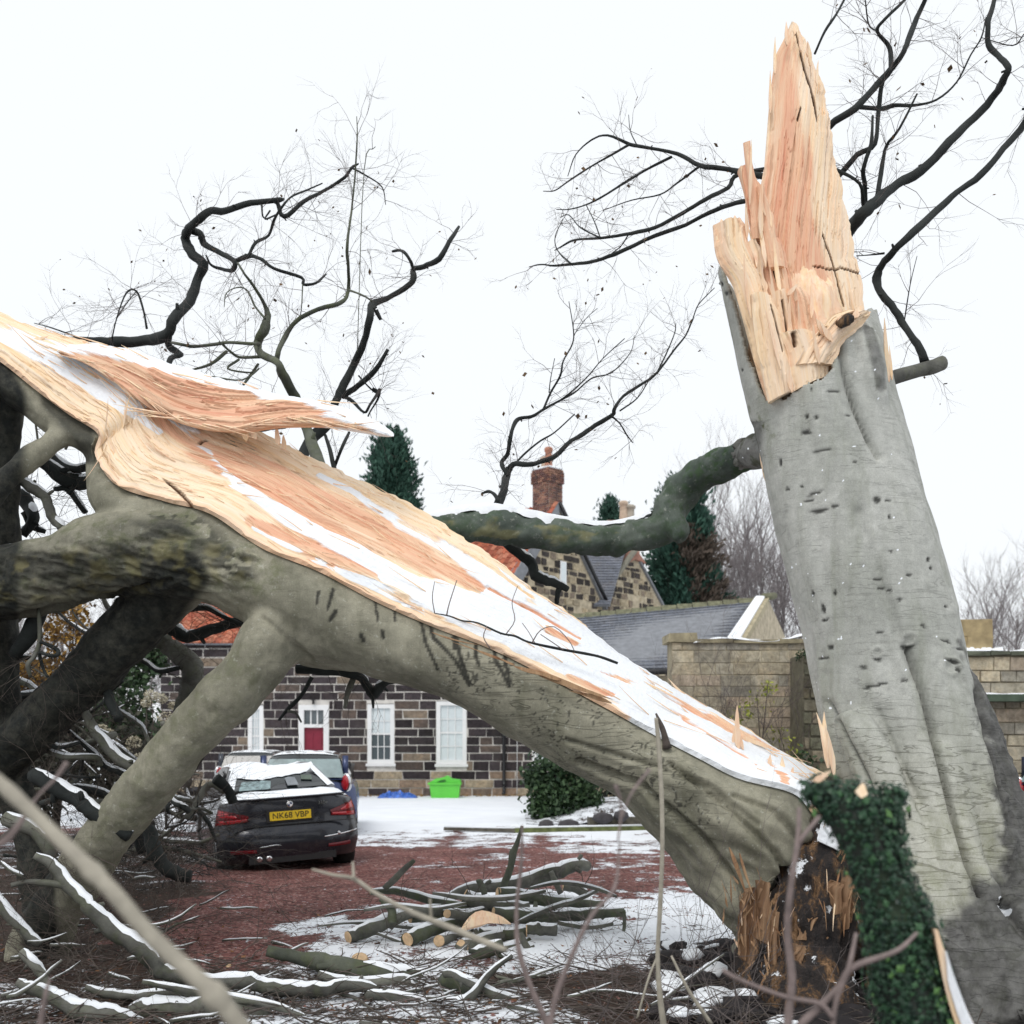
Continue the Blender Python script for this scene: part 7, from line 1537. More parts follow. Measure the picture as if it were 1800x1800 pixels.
        b = Buf(); b.poly([Vector((x, y, z)) for x, y, z in ((-.68, .10, 1.04), (.68, .10, 1.04), (.60, .27, 1.36), (-.60, .27, 1.36))]); P2('rear_window', b, (M_CARGL if paint is M_CARGRY else simple('misty_glass', (.22, .30, .31), .25, .3, 4)), smooth=False)
        b = Buf(); b.box(-.26, .26, -.02, -.005, .60, .71); P2('number_plate', b, M_YEL, smooth=False)
    return t
cx = P(521, 0, 13.1)
car('dark saloon car with crushed snowy roof, smashed rear window and yellow number plate', (cx.x, 13.0, -.075), RAD(21), RAD(-3.5), 'saloon', M_CARBLK)
car('blue hatchback with oval red tail light and snowy roof, behind the crushed car', (P(534, 0, 17.6).x, 17.6, 0), RAD(8), 0, 'hatch', M_CARBLUE)
car('grey car with snow on its roof, farthest left, half hidden behind the others', (P(436, 0, 25).x, 25.0, 0), RAD(4), 0, 'hatch', M_CARGRY)
car('navy car with snow on its roof at the right edge beyond the standing trunk', (P(1838, 0, 15).x, 14.8, 0), RAD(-70), 0, 'hatch', M_CARNAVY)

# ------------------------------------------------------------------ things by the house wall
bn = thing('wheelie_bin', 'black wheelie bin against the house wall behind the blue car', 'bin', (P(603, 0, 31.8).x, 31.8, 0))
b = Buf(); b.prism([(-.26, -.3, .05), (.26, -.3, .05), (.30, -.36, 1.0), (-.30, -.36, 1.0)], (0, .64, 0)); part('body', b, M_BLACK, bn, local=True, smooth=False)
b = Buf(); b.box(-.32, .32, -.40, .34, 1.004, 1.08); part('lid', b, M_BLACK, bn, local=True, smooth=False); b = Buf(); b.tube([Vector((-.25, .36, 1.05)), Vector((.25, .36, 1.05))], [.02, .02], 8); part('handle', b, M_BLACK, bn, local=True)
for x in (-.24, .24): b = Buf(); b.lathe([(.10, -.03), (.10, .03)], 16, Matrix.Translation((x, .3, .1)) @ Matrix.Rotation(RAD(90), 4, 'Y')); part('wheel', b, M_TYRE, bn, local=True)
M_LIMEP = simple('lime_plastic', (.13, .62, .07), .4, .08, 3, bstr=0)
gb = thing('toy_box', 'lime green plastic lidded tub standing against the foot of the house wall', 'tub', (P(783, 0, 31.9).x, 31.9, 0))
b = Buf(); b.prism([(-.42, -.3, 0), (.42, -.3, 0), (.47, -.36, .42), (-.47, -.36, .42)], (0, .66, 0)); part('body', b, M_LIMEP, gb, local=True, smooth=False)
b = Buf(); b.box(-.52, .50, -.40, .36, .424, .475); part('rim', b, M_LIMEP, gb, local=True, smooth=False)
b = Buf(); pr = [(-.50, .478), (-.42, .52), (-.30, .60), (-.15, .62), (-.02, .66), (.06, .70), (.13, .67), (.22, .60), (.47, .57), (.49, .478)]
b.prism([(x, -.30, z) for x, z in pr], (0, .55, 0)); part('lid', b, M_LIMEP, gb, local=True, smooth=False)
b = Buf(); b.prism([(x, -.304, z) for x, z in ((-.25, .50), (-.12, .56), (0, .58), (.05, .53), (-.05, .50))], (0, -.01, 0)); part('hand_hole', b, simple('dark_green_hole', (.02, .14, .02), .6, .1), gb, local=True, smooth=False)
b = Buf(); rr = random.Random(6); nx_ = 26; ny_ = 8
for j in range(ny_ + 1):
    for i in range(nx_ + 1): u, v_ = i / nx_, j / ny_; b.v.append(Vector((P(662, 0, 31.6).x + u * 1.25, 31.5 + v_ * .6, .01 + (math.sin(math.pi * u) ** .6) * math.sin(math.pi * v_) * (.10 + .16 * rr.random()))))
for j in range(ny_):
    for i in range(nx_): a_ = j * (nx_ + 1) + i; b.f.append((a_, a_ + 1, a_ + nx_ + 2, a_ + nx_ + 1))
solo('tarpaulin', b, simple('blue_plastic_sheet', (.05, .14, .50), .35, .5, 12), 'crumpled blue plastic sheet lying at the foot of the house wall', 'tarpaulin', smooth=False)
# kerb of earth and leaves along the house
b = Buf(); rr = random.Random(2)
for i in range(400):
    x = rr.uniform(hx(560), hx(1000)); c_ = Vector((x, 32.2 + rr.uniform(0, .7), .02)); s_ = rr.uniform(.03, .09); b.poly([c_ + Vector((rr.uniform(-1, 1), rr.uniform(-1, 1), rr.uniform(0, .8))) * s_ for _ in range(4)])
setting('leaf_litter', b, M_ORANGE, kind='stuff')

# ------------------------------------------------------------------ plants
def bush(name, label, cat, blobs, mt, n, s, seed, group=None, stems=3, base=None, under=True):
    rr = random.Random(seed); base = base or (blobs[0][0].x, blobs[0][0].y, 0); t = thing(name, label, cat, base, group); b = Buf(); core = Buf()
    for (c_, r) in blobs:
        leafball(b, c_, r, n, s, rr, 0)
        for k in range(int(n * .6)):
            p = c_ + Vector((rr.gauss(0, .45), rr.gauss(0, .45), rr.gauss(0, .45))) * r; a = Vector((rr.uniform(-1, 1), rr.uniform(-1, 1), rr.uniform(-1, 1))).normalized() * s * 1.2; e = Vector((rr.uniform(-1, 1), rr.uniform(-1, 1), rr.uniform(-1, 1))).normalized() * s; b.poly([p - a, p + e, p + a, p - e])
    part('foliage', b, mt, t, smooth=False, stuff=True)
    st = Buf()
    for k in range(stems):
        c_, r = rr.choice(blobs); st.tube([Vector((base[0] + rr.uniform(-.1, .1), base[1], 0)), (Vector(base) + c_) / 2 + Vector((rr.uniform(-.1, .1), 0, 0)), c_ + Vector((0, 0, r * .6))], [s * .5, s * .4, s * .15], 6)
    part('stems', st, M_TWIG, t, stuff=True); return t
def B_(px, py, Y, rp): return (P(px, py, Y), rp / F * Y)
bush('evergreen_shrub', 'rounded dark green shrub in front of the house, below the fallen trunk', 'shrub', [B_(985, 1400, 22, 42), B_(955, 1390, 22, 30), B_(1015, 1385, 22.2, 38), B_(965, 1350, 22, 34), B_(1010, 1350, 22.3, 40), B_(985, 1425, 21.8, 34), B_(950, 1420, 21.9, 24), B_(1035, 1410, 22, 26), B_(940, 1365, 22.2, 20)], M_GREEN, 420, .055, 5, stems=7)
bush('evergreen_shrub', 'dark evergreen hedge mass behind the snowy bed, right of the rounded shrub', 'shrub', [B_(1070 + 36 * k, 1385 - 8 * (k % 2), 25, 44) for k in range(8)], M_DKSH, 300, .08, 6)
bush('evergreen_shrub', 'bright green shrub seen left of the house between the dark limbs', 'shrub', [B_(225, 1230, 17, 46), B_(215, 1280, 17, 50), B_(180, 1270, 17, 40), B_(250, 1290, 17, 36), B_(235, 1180, 17.3, 30), B_(270, 1160, 17.5, 24)], M_GREEN, 380, .05, 8)
bush('evergreen_shrub', 'dark leafy shrubbery low at left behind the fallen limbs', 'shrub', [B_(-160 + 44 * k, 1330 + 22 * (k % 3), 15.5, 70) for k in range(10)], M_DKSH, 330, .06, 9, stems=10)
bush('evergreen_shrub', 'tall dark shrubbery farther back at the left edge', 'shrub', [B_(-200 + 40 * k, 1215 + 30 * (k % 3), 21, 70) for k in range(9)], M_DKSH, 300, .08, 10, stems=10)
bush('autumn_shrub', 'orange and yellow leaved shrub seen between limbs at the far left', 'shrub', [B_(x, y, 16.4, r) for x, y, r in ((95, 1110, 34), (130, 1075, 28), (60, 1180, 34), (100, 1170, 30), (40, 1220, 34), (20, 1190, 30), (140, 1120, 26), (100, 1060, 20))], M_ORANGE, 120, .05, 11, stems=12)
bush('climbing_plant', 'thin climber with a few lime leaves against the garden wall', 'climber', [B_(x, y, 16.4, r) for x, y, r in ((1330, 1240, 30), (1350, 1210, 14), (1280, 1270, 22), (1220, 1260, 18), (1370, 1300, 26), (1305, 1255, 20), (1400, 1330, 24))], M_LIME, 22, .035, 12, stems=2)
cl = bpy.data.objects['climbing_plant']; tb = Buf(); rr = random.Random(4)
for k in range(16): grow(tb, P(rr.uniform(1230, 1400), 1400, 16.3), Vector((rr.uniform(-.3, .3), rr.uniform(-.05, .05), 1)), rr.uniform(1.0, 1.9), .010, 3, rr, -.05, .22, 3, 4)
part('twigs', tb, M_TWIGFINE, cl, stuff=True)
bush('evergreen_shrub', 'low green growth at the foot of the garden wall by the trunk', 'shrub', [B_(1300 + 36 * k, 1372 - 6 * k, 15.6, 34) for k in range(4)], M_GREEN, 110, .04, 13)
# dried hydrangea heads
hy = thing('hydrangea', 'hydrangea with large dried cream flower heads beside the house corner', 'hydrangea', (P(262, 0, 15).x, 15, 0)); rr = random.Random(5); st = Buf(); M_DRY = leaf_mat('dried_petals', (.34, .30, .20), (.66, .62, .50), .9)
for (x, y, r) in ((190, 1290, 13), (198, 1300, 12), (236, 1305, 14), (246, 1332, 12), (222, 1322, 12), (238, 1345, 13), (265, 1222, 13), (284, 1228, 12), (292, 1262, 15), (305, 1240, 10), (258, 1235, 11), (296, 1275, 12), (212, 1335, 12), (180, 1280, 9)):
    c_ = P(x, y, 15 + rr.uniform(-.4, .4)); b = Buf(); leafball(b, c_, r / F * 15, 170, .022, rr, .8); part('flower_head', b, M_DRY, hy, smooth=False)
    st.tube([Vector((hy.location.x + rr.uniform(-.3, .3), 15, 0)), c_ + Vector((rr.uniform(-.05, .05), 0, -.4)), c_], [.012, .008, .006], 5)
part('stems', st, M_TWIG, hy, stuff=True)
def conifer(label, px, top, bot, half, Y, seed, m2=None, n=150, s=.16):
    rr = random.Random(seed); c_ = P(px, top, Y); z0 = P(px, bot, Y).z; R_ = half / F * Y; H_ = c_.z - z0; t = thing('conifer_tree', label, 'conifer', (c_.x, Y, 0)); b, b2 = Buf(), Buf()
    for k in range(n):
        h = (k + rr.random()) / n; a = k * 2.4 + rr.uniform(-.4, .4); rad = R_ * (1 - h) ** .62 * rr.uniform(.72, 1.12); tip = Vector((c_.x + math.cos(a) * rad, Y + math.sin(a) * rad, z0 + min(.985, h + .03) * H_ + rr.uniform(0, .4)))
        root = Vector((c_.x, Y, z0 + (h - .08) * H_)); brown = m2 and h < .62 and math.cos(a) > -.1 and rr.random() < .85; q = b2 if brown else b; L = (tip - root); d0 = L.normalized()
        for i in range(95):
            u = rr.random() ** .6; p = root + L * u + Vector((rr.gauss(0, 1), rr.gauss(0, 1), rr.gauss(0, .7))) * s * (1.35 - u * 1.0); o_ = (d0 + Vector((rr.uniform(-.7, .7), rr.uniform(-.7, .7), rr.uniform(-.1, .9)))).normalized() * s * rr.uniform(.5, 1.1)
            sd = o_.cross(Vector((rr.uniform(-1, 1), rr.uniform(-1, 1), rr.uniform(-1, 1)))).normalized() * s * .2; q.poly([p - sd, p + o_ * .5 + sd, p + o_])
    part('crown', b, M_CONIF, t, smooth=False, stuff=True)
    if m2: part('brown_crown', b2, m2, t, smooth=False, stuff=True)
    q = Buf(); q.tube([Vector((c_.x, Y, 0)), Vector((c_.x, Y, z0 + H_ * .95))], [R_ * .09, .02], 10); part('trunk', q, M_TWIG, t)
conifer('pointed dark conifer standing beyond the tip of the torn slab', 688, 772, 1010, 70, 44, 3, n=150, s=.34)
conifer('broad conifer with green top and brown right side behind the gables', 1200, 852, 1110, 84, 46, 4, m2=M_CONB, n=210, s=.38)
conifer('small conifer tip showing left of the far chimney pots', 1072, 888, 1000, 26, 48, 5, n=50, s=.26)
# bare winter trees behind
def winter_tree(seed, H_):
    rr = random.Random(seed); tr, tw = Buf(), Buf(); pts = [Vector((0, 0, 0))]; d = Vector((0, 0, 1))
    for i in range(7): d = (d + Vector((rr.uniform(-.12, .12), rr.uniform(-.12, .12), 0))).normalized(); pts.append(pts[-1] + d * H_ / 7)
    tr.tube(pts, [H_ * .014 * (1 - i / 8) + .01 for i in range(8)], 7)
    for k in range(22):
        t = rr.uniform(.18, .98) * 7; i = min(int(t), 6); p = pts[i].lerp(pts[i + 1], t - i); a = rr.uniform(0, 6.28); d_ = Vector((math.cos(a) * .55, math.sin(a) * .55, 1))
        grow(tw, p, d_, H_ * rr.uniform(.16, .34), H_ * .0035, 3, rr, -.12, .2, 3, 4, None, .6)
    return new_mesh('trunk', tr.v, tr.f), new_mesh('crown', tw.v, tw.f)
WT = [winter_tree(k, 11) for k in range(4)]
M_FARB = simple('far_bark', (.14, .125, .12), .9, .3, 3, bstr=0); M_FART = simple('far_twig', (.22, .195, .195), .95, .2, 3, bstr=0)
for q in WT: q[0].materials.append(M_FARB); q[1].materials.append(M_FART)
rr = random.Random(9)
places = [(1262, 920), (1290, 960), (1315, 940), (1340, 930), (1362, 950), (1385, 960), (1410, 985), (1238, 1000), (1275, 1000), (1330, 985), (1400, 1020), (1745, 1085), (1765, 1050), (1790, 1060), (1815, 1040), (1840, 1060), (20, 1080), (-20, 1050), (70, 1090), (130, 1040), (-60, 1060), (200, 1080), (250, 1090), (160, 1090), (300, 1100)]
lab = ['bare winter tree far behind the outbuilding roof', 'bare winter tree beyond the wall at the right edge', 'bare winter tree in the far background at the left']
for i, (px_, ty) in enumerate(places):
    Y = rr.uniform(52, 66); H_ = P(px_, ty + 22, Y).z; k = rr.randrange(4); g = 0 if px_ < 1500 and px_ > 1000 else 1 if px_ > 1500 else 2
    t = thing('bare_tree', lab[g], 'tree', (P(px_, 0, Y).x, Y, 0), ['bare trees behind the outbuilding', 'bare trees beyond the right wall', 'bare trees far left'][g], rr.uniform(0, 6.28)); s = H_ / 11
    for nm, me in (('trunk', WT[k][0]), ('crown', WT[k][1])): o = bpy.data.objects.new(nm, me); COL.objects.link(o); o.parent = t; o.scale = (s * 1.1, s * 1.1, s)
b = Buf(); rr = random.Random(12)
for k in range(9): leafball(b, Vector((-60 + k * 16, 85 + rr.uniform(-5, 5), 2)), 6, 260, .8, rr, .5)
for k in range(6): leafball(b, Vector((30 + k * 12, 95, 1)), 5, 220, .8, rr, .5)
setting('far_woodland', b, leaf_mat('far_woodland', (.06, .055, .05), (.16, .14, .13), .9), kind='stuff')

# ------------------------------------------------------------------ snowy bed, sleepers and mound right of the shrub
def beam(label, p0, p1, h, w_, m_, seed, group='timber edging of the snowy bed'):
    rr = random.Random(seed); d = p1 - p0; L = d.length; b = Buf(); M = Matrix.Translation(p0) @ Matrix.Rotation(math.atan2(d.y, d.x), 4, 'Z'); t = thing('timber_beam', label, 'beam', p0, group)
    b.box(0, L, 0, w_, 0, h, M, .008, rr); part('beam', b, m_, t, smooth=False); b = Buf(); b.box(0, L, .01, w_ - .01, h, h + .022, M, .006, rr); part('snow', b, M_SNOW, t)
M_SLEEP = simple('wet_timber', (.10, .09, .07), .8, .4, 10)
M_SLEEPG = simple('mossy_timber', (.12, .14, .05), .85, .5, 8)
beam('long low snow topped timber edge running towards the shrub', P(780, 1460, 19.0), P(905, 1466, 18.6), .06, .12, M_SLEEP, 1)
beam('mossy timber edge with snow on it, under the fallen trunk', P(905, 1466, 18.6), P(1140, 1458, 19.2), .10, .14, M_SLEEPG, 2)
beam('dark upper sleeper with snow on it, nearest the fallen trunk', P(1036, 1452, 20.4), P(1180, 1448, 20.6), .17, .2, M_SLEEP, 3)
b = Buf(); n_ = 30; rr = random.Random(3)
for j in range(13):
    for i in range(n_ + 1): u, v_ = i / n_, j / 12; x = P(925, 0, 21).x + u * 5.2; y = 20.6 + v_ * 4; b.v.append(Vector((x, y, .0 + (.30 + .35 * u) * math.sin(math.pi * min(1, v_ * .8 + .02)) * sstep(0, .3, np.array(u)) + rr.uniform(0, .04))))
for j in range(12):
    for i in range(n_): a_ = j * (n_ + 1) + i; b.f.append((a_, a_ + 1, a_ + n_ + 2, a_ + n_ + 1))
me = new_mesh('ground_bank', b.v, b.f); attr(me, 'paint', np.tile(np.array([.62, .8, 0]), (len(b.v), 1))); setting('ground_bank', me, M_GROUND)
for k, (x, y) in enumerate(((1000, 1452), (960, 1452), (1092, 1436), (1060, 1440))):
    b = Buf(); c_ = P(x, y, 20.3); b.lathe([(.05, -.1), (.16, 0), (.13, .09), (.04, .13)], 8, Matrix.Translation(c_) @ Matrix.Rotation(k, 4, 'Z') @ Matrix.Diagonal((1.4, .8, 1, 1)))
    solo('rock', b, simple('dark_rock', (.06, .055, .06), .9, .4), ['dark rock beside the snowy bed right of the shrub', 'dark rock at the left foot of the round shrub', 'dark rock on the snowy bank near the upper sleeper', 'dark rock between the shrub and the upper sleeper'][k], 'rock')
# ------------------------------------------------------------------ ivy covered stump close to the camera
IS = thing('ivy_stump', 'broken stump wrapped in dark ivy, close in front of the standing trunk', 'stump', (P(1740, 2345, 2.7).x, 2.7, 0))
b = Buf(); Yi = 2.7
main = [(1474, 1402, 38), (1506, 1436, 48), (1540, 1500, 48), (1560, 1580, 52), (1584, 1680, 55), (1605, 1790, 58), (1640, 1950, 70), (1690, 2150, 84), (1740, 2360, 110)]
p_, r_ = trace(main, Yi, 5); b.tube(p_, r_, 18, wob=.05)
p2, r2 = trace([(1424, 1380, 18), (1446, 1396, 28), (1480, 1425, 34), (1520, 1470, 40)], Yi, 4); b.tube(p2, r2, 12, wob=.08)
p3, r3 = trace([(1574, 1388, 12), (1566, 1412, 20), (1556, 1450, 30)], Yi, 4); b.tube(p3, r3, 12)
me = remesh(b, .015, 1); co, no = coords(me); co += no * ((fbm(co * 9, 3, 3) - .5) * .045)[:, None]; put(me, co)
core = part('trunk', me, bark('ivy_stump_bark', (.02, .026, .022), (.05, .06, .05), mossy=.7, moss=(.03, .055, .025), wr=.1), IS)
rr = random.Random(17); px, py = proj(co); vis = np.nonzero(no[:, 1] < .35)[0]
def ivyleaf(c_, n_, s, up, b):
    x = n_.cross(up).normalized(); y = x.cross(n_) * -1
    sh = [(0, -1.0), (.45, -.35), (1.0, -.05), (.5, .35), (.0, .9), (-.5, .35), (-1.0, -.05), (-.45, -.35)]
    k = len(b.v); b.v.append(c_ + n_ * s * .18)
    for (u, v_) in sh: b.v.append(c_ + x * u * s * .6 + y * v_ * s * .7 + n_ * s * .1 * rr.uniform(-1, 1))
    for i in range(8): b.f.append((k, k + 1 + i, k + 1 + (i + 1) % 8))
proto = []
for k in range(4):
    b = Buf(); ivyleaf(Vector((0, 0, 0)), Vector((0, -1, 0)), 1.0, Vector((0, 0, 1)), b); me = new_mesh('leaf', b.v, b.f, False); m_ = leaf_mat('ivy_leaf_%d' % k, [(.010, .030, .018), (.013, .04, .022), (.02, .06, .026), (.06, .14, .04)][k], [(.02, .055, .028), (.028, .075, .034), (.05, .12, .05), (.11, .22, .07)][k], .35); me.materials.append(m_); proto.append(me)
rest = Buf(); cnt = 0; vis_ = [i for i in vis if 1330 < py[i] < 1860]
for k in range(4200):
    i = int(rr.choice(vis_)); n_ = Vector(no[i]) ; n_ = (n_ + Vector((rr.uniform(-.6, .6), rr.uniform(-.5, .1), rr.uniform(-.3, .7)))).normalized(); c_ = Vector(co[i]) + n_ * rr.uniform(.002, .020)
    dens = vn(np.array([[c_.x * 7, 0, c_.z * 6]]), 3)[0]
    if dens < .42 and rr.random() < .6: continue
    s = rr.uniform(.008, .022)
    if cnt < 290 and rr.random() < .3:
        o = bpy.data.objects.new('leaf', proto[3 if rr.random() < .14 else rr.randrange(3)]); COL.objects.link(o); o.parent = IS; o.location = c_ + n_ * .012 - IS.location
        q = (-n_).to_track_quat('Y', 'Z').to_euler(); o.rotation_euler = (q.x + rr.uniform(-.3, .3), q.y + rr.uniform(-1, 1), q.z + rr.uniform(-.3, .3)); o.scale = (s * 1.15, s * 1.15, s * 1.15); cnt += 1
    else: ivyleaf(c_, n_, s * .8, Vector((rr.uniform(-.6, .6), 0, 1)), rest)
part('ivy_leaves', rest, M_IVY, IS, smooth=False, stuff=True)
for (x, y, Y, dx, dy, L, w_) in ((1512, 1402, 2.64, .2, -1, 26, 26), (1432, 1374, 2.64, .6, -.4, 34, 12)):
    b = Buf(); b.shard(P(x, y, Y), Vector((dx, 0, -dy)), L / F * Y, w_ / F * Y, .02, Vector((0, 1, 0))); part('splinter', b, M_WOODS, IS, smooth=False)
# orange splinter with snow beside the stump
b = Buf(); L = [(1642, 1632), (1650, 1680), (1662, 1740), (1680, 1800), (1720, 1900)]; R = [(1644, 1632), (1668, 1690), (1684, 1735), (1712, 1800), (1770, 1900)]
SPB = thing('split_plank', 'long orange splinter with snow down its middle, right of the ivy stump', 'splinter', P(1745, 1900, 2.6))
Lp, Rp = catmull([(*P(x, y, 2.6),) for x, y in L], 6), catmull([(*P(x, y, 2.64),) for x, y in R], 6)
for l_, r2_ in zip(Lp, Rp):
    l_, r2_ = Vector(l_), Vector(r2_); m_ = (l_ + r2_) / 2 + Vector((0, -.02, 0)); b.v += [l_, m_, r2_, (l_ + r2_) / 2 + Vector((0, .05, 0))]
for i in range(len(Lp) - 1):
    for k in range(4): a_, c2 = i * 4 + k, i * 4 + (k + 1) % 4; b.f.append((a_, c2, c2 + 4, a_ + 4))
part('blade', b, M_WOODS, SPB, smooth=False)
b = Buf(); n_ = len(Lp)
for i in range(4, n_):
    l_, r2_ = Vector(Lp[i]), Vector(Rp[i]); m_ = (l_ + r2_) / 2 + Vector((0, -.023, 0)); w2 = .12 + .5 * min(1, (i - 4) / 6)
    b.v += [m_ + (l_ - m_) * w2 + Vector((0, -.006, 0)), m_ + Vector((0, -.012, 0)), m_ + (r2_ - m_) * (w2 + .2) + Vector((0, -.006, 0))]
for i in range(n_ - 5):
    for k in range(2): a_ = i * 3 + k; b.f.append((a_, a_ + 1, a_ + 4, a_ + 3))
part('snow', b, M_SNOW, SPB)

# ------------------------------------------------------------------ blurred saplings in front
def sap(label, lst, Y, mt, seed, nodes=(), name='bare_sapling', Y2=None):
    p0 = P(lst[0][-1][0], lst[0][-1][1], Y2 or Y); t = thing(name, label, 'sapling', p0); 
    for i, pts in enumerate(lst):
        pts = [(q[0], q[1], q[2] * (.78 if mt is M_REDTWIG else 1)) for q in pts]; p_, r_ = trace(pts, Y, 6, .03 if Y > 2 else .01, seed + i, Y2); b = Buf()
        for (x, y, k) in nodes:
            for j, q in enumerate(p_):
                qx_, qy_ = 900 + q.x / q.y * F, HY - (q.z - EYE) / q.y * F
                if abs(qy_ - y) < 9 and abs(qx_ - x) < 14: r_[j] *= k
        b.tube(p_, r_, 12, wob=.03, seed=seed); part('stem' if i == 0 else 'twig', b, mt, t)
    return t
sap('pale smooth stem crossing the lower left corner very close to the camera', [[(-60, 1330, 11), (0, 1376, 12), (80, 1452, 13), (150, 1520, 14), (200, 1570, 15), (260, 1640, 15), (330, 1705, 16), (378, 1750, 17), (430, 1815, 17), (520, 1950, 18)]], 1.55, M_STEM, 1, nodes=((165, 1532, 1.22), (378, 1750, 1.3), (20, 1395, 1.1)))
sap('thin reddish upright twig in the bottom left corner', [[(88, 1718, 2), (80, 1750, 5), (70, 1810, 7), (64, 1900, 8)]], 2.2, M_REDTWIG, 3)
sap('short pale forked twig leaning over the dark limbs at the far left', [[(118, 1340, 6), (96, 1370, 4), (66, 1400, 3), (30, 1450, 4), (-20, 1500, 5)], [(66, 1400, 3), (20, 1470, 5), (-20, 1495, 6)]], 2.0, M_REDTWIG, 4)
sap('thin bent grey twig crossing in front of the log pile', [[(548, 1528, 2), (585, 1538, 3), (622, 1545, 4), (660, 1570, 4), (720, 1602, 5), (790, 1630, 6), (850, 1655, 6), (890, 1670, 5)], [(622, 1545, 3), (620, 1515, 2)], [(758, 1618, 3), (756, 1580, 2)]], 2.6, M_STEM, 5)
sap('upright thin twig curving to the bottom centre with a faint tip', [[(918, 1450, 2), (916, 1520, 4), (908, 1600, 5), (912, 1670, 6), (935, 1740, 7), (965, 1810, 8), (990, 1900, 9)]], 2.6, M_REDTWIG, 6)
sap('very blurred twig in the bottom centre leaning right', [[(1090, 1480, 2), (1080, 1560, 4), (1040, 1610, 5), (1005, 1680, 6), (975, 1760, 7), (960, 1850, 8)], [(1082, 1380, 5), (1092, 1420, 3), (1086, 1480, 2)], [(1142, 1352, 4), (1110, 1395, 3), (1092, 1440, 2)]], 2.2, M_REDTWIG, 7)
sap('straight slim upright sapling in front of the fallen trunk', [[(1153, 1262, 3), (1157, 1300, 4), (1163, 1400, 4), (1164, 1500, 4), (1160, 1600, 4), (1156, 1680, 4), (1160, 1750, 5), (1168, 1820, 6), (1175, 1950, 7)], [(1156, 1680, 2), (1140, 1720, 2), (1120, 1790, 2)], [(1180, 1680, 2), (1210, 1740, 3), (1250, 1800, 4)]], 4.4, M_STEM, 8)
sap('blurred reddish forked sapling between the fallen trunk and the ivy stump', [[(1405, 1420, 5), (1402, 1480, 6), (1390, 1560, 7), (1384, 1640, 8), (1392, 1720, 9), (1385, 1800, 10), (1380, 1950, 12)], [(1440, 1436, 5), (1412, 1470, 5), (1404, 1490, 4)]], 2.3, M_REDTWIG, 9)
sap('blurred reddish twig branching across the foot of the ivy stump', [[(1612, 1640, 4), (1575, 1672, 6), (1500, 1700, 8), (1475, 1735, 8), (1440, 1770, 9), (1400, 1810, 10), (1330, 1900, 11)], [(1505, 1640, 4), (1492, 1700, 6), (1470, 1760, 6), (1462, 1820, 6)], [(1270, 1705, 5), (1300, 1722, 5), (1380, 1752, 5), (1440, 1764, 6), (1465, 1790, 6)]], 2.3, M_REDTWIG, 10)
rr = random.Random(31)
sp_ = thing('bare_sapling', 'tangle of fine bare shoots at the bottom right of centre', 'sapling', P(1200, 1950, 4.8)); tb = Buf()
for k in range(34):
    grow(tb, P(rr.uniform(1040, 1380), rr.uniform(1790, 1900), rr.uniform(4.6, 5.6)), Vector((rr.uniform(-.9, .9), rr.uniform(-.2, .3), rr.uniform(.3, 1))), rr.uniform(.35, .9), rr.uniform(.002, .005), 2, rr, .02, .22, 3, 3)
part('twigs', tb, M_TWIGFINE, sp_, stuff=True)

# ------------------------------------------------------------------ brushwood, twigs and chunks over the ground
def scatter(name, mt, n, area, Ls, rs, seed, lift=.0, up=.25, curl=.35, dep=0, wgt=None):
    rr = random.Random(seed); b = Buf(); k = 0
    while k < n:
        x = rr.uniform(*area[0]); y = rr.uniform(*area[1])
        if wgt and rr.random() > wgt(x, y): continue
        k += 1; a = rr.uniform(0, 6.28); d = Vector((math.cos(a), math.sin(a), rr.uniform(-.05, up))); p = Vector((x, y, gh(x, y) + rr.uniform(.003, .015) + lift * rr.random() ** 2))
        if dep: grow(b, p, d, rr.uniform(*Ls), rr.uniform(*rs), dep, rr, .06, curl, 3, 3)
        else:
            L = rr.uniform(*Ls); q = [p]; dd = d.normalized()
            for i in range(3): dd = (dd + Vector((rr.uniform(-curl, curl), rr.uniform(-curl, curl), rr.uniform(-.12, .08)))).normalized(); q.append(q[-1] + dd * L / 3)
            r = rr.uniform(*rs); b.tube(q, [r, r * .9, r * .7, r * .4], 4)
    return setting(name, b, mt, kind='stuff')
HG = {}
_gh = gh; _grid = {}
def gh(x, y):
    k = (int(x * 4), int(y * 4))
    if k not in _grid: _grid[k] = _gh(k[0] / 4, k[1] / 4)
    return _grid[k]
def pxof(x, y): return 900 + x / y * F, HY + EYE / y * F
scatter('twig_litter', M_TWIG, 3400, ((-4.5, 4.5), (4.8, 7.6)), (.08, .5), (.0015, .006), 1, up=.35, wgt=lambda x, y: 1.0 if y < 7 else .4)
scatter('fine_twig_litter', M_REDTWIG, 1500, ((-4.0, 4.0), (4.8, 7.6)), (.06, .35), (.0012, .003), 2, up=.4)
scatter('brushwood', M_TWIG, 230, ((-4.2, -1.2), (6.2, 11.5)), (.3, .8), (.003, .006), 3, lift=.7, up=1.2, dep=2, wgt=lambda x, y: 1 if pxof(x, y)[0] < 330 else .03)
scatter('brushwood', M_TWIG, 90, ((-5.2, -1.4), (5.6, 12)), (.3, .7), (.002, .004), 4, lift=.9, up=1.2, dep=2, wgt=lambda x, y: 1 if pxof(x, y)[0] < 330 else .02)
scatter('brushwood', M_DARKB, 130, ((-4.7, -3.55), (10.8, 13.4)), (.4, .9), (.004, .008), 5, lift=.6, up=1.0, dep=2)
scatter('twig_litter', M_TWIG, 600, ((-3.4, 2.2), (7.4, 12)), (.06, .3), (.0012, .003), 6, up=.3)
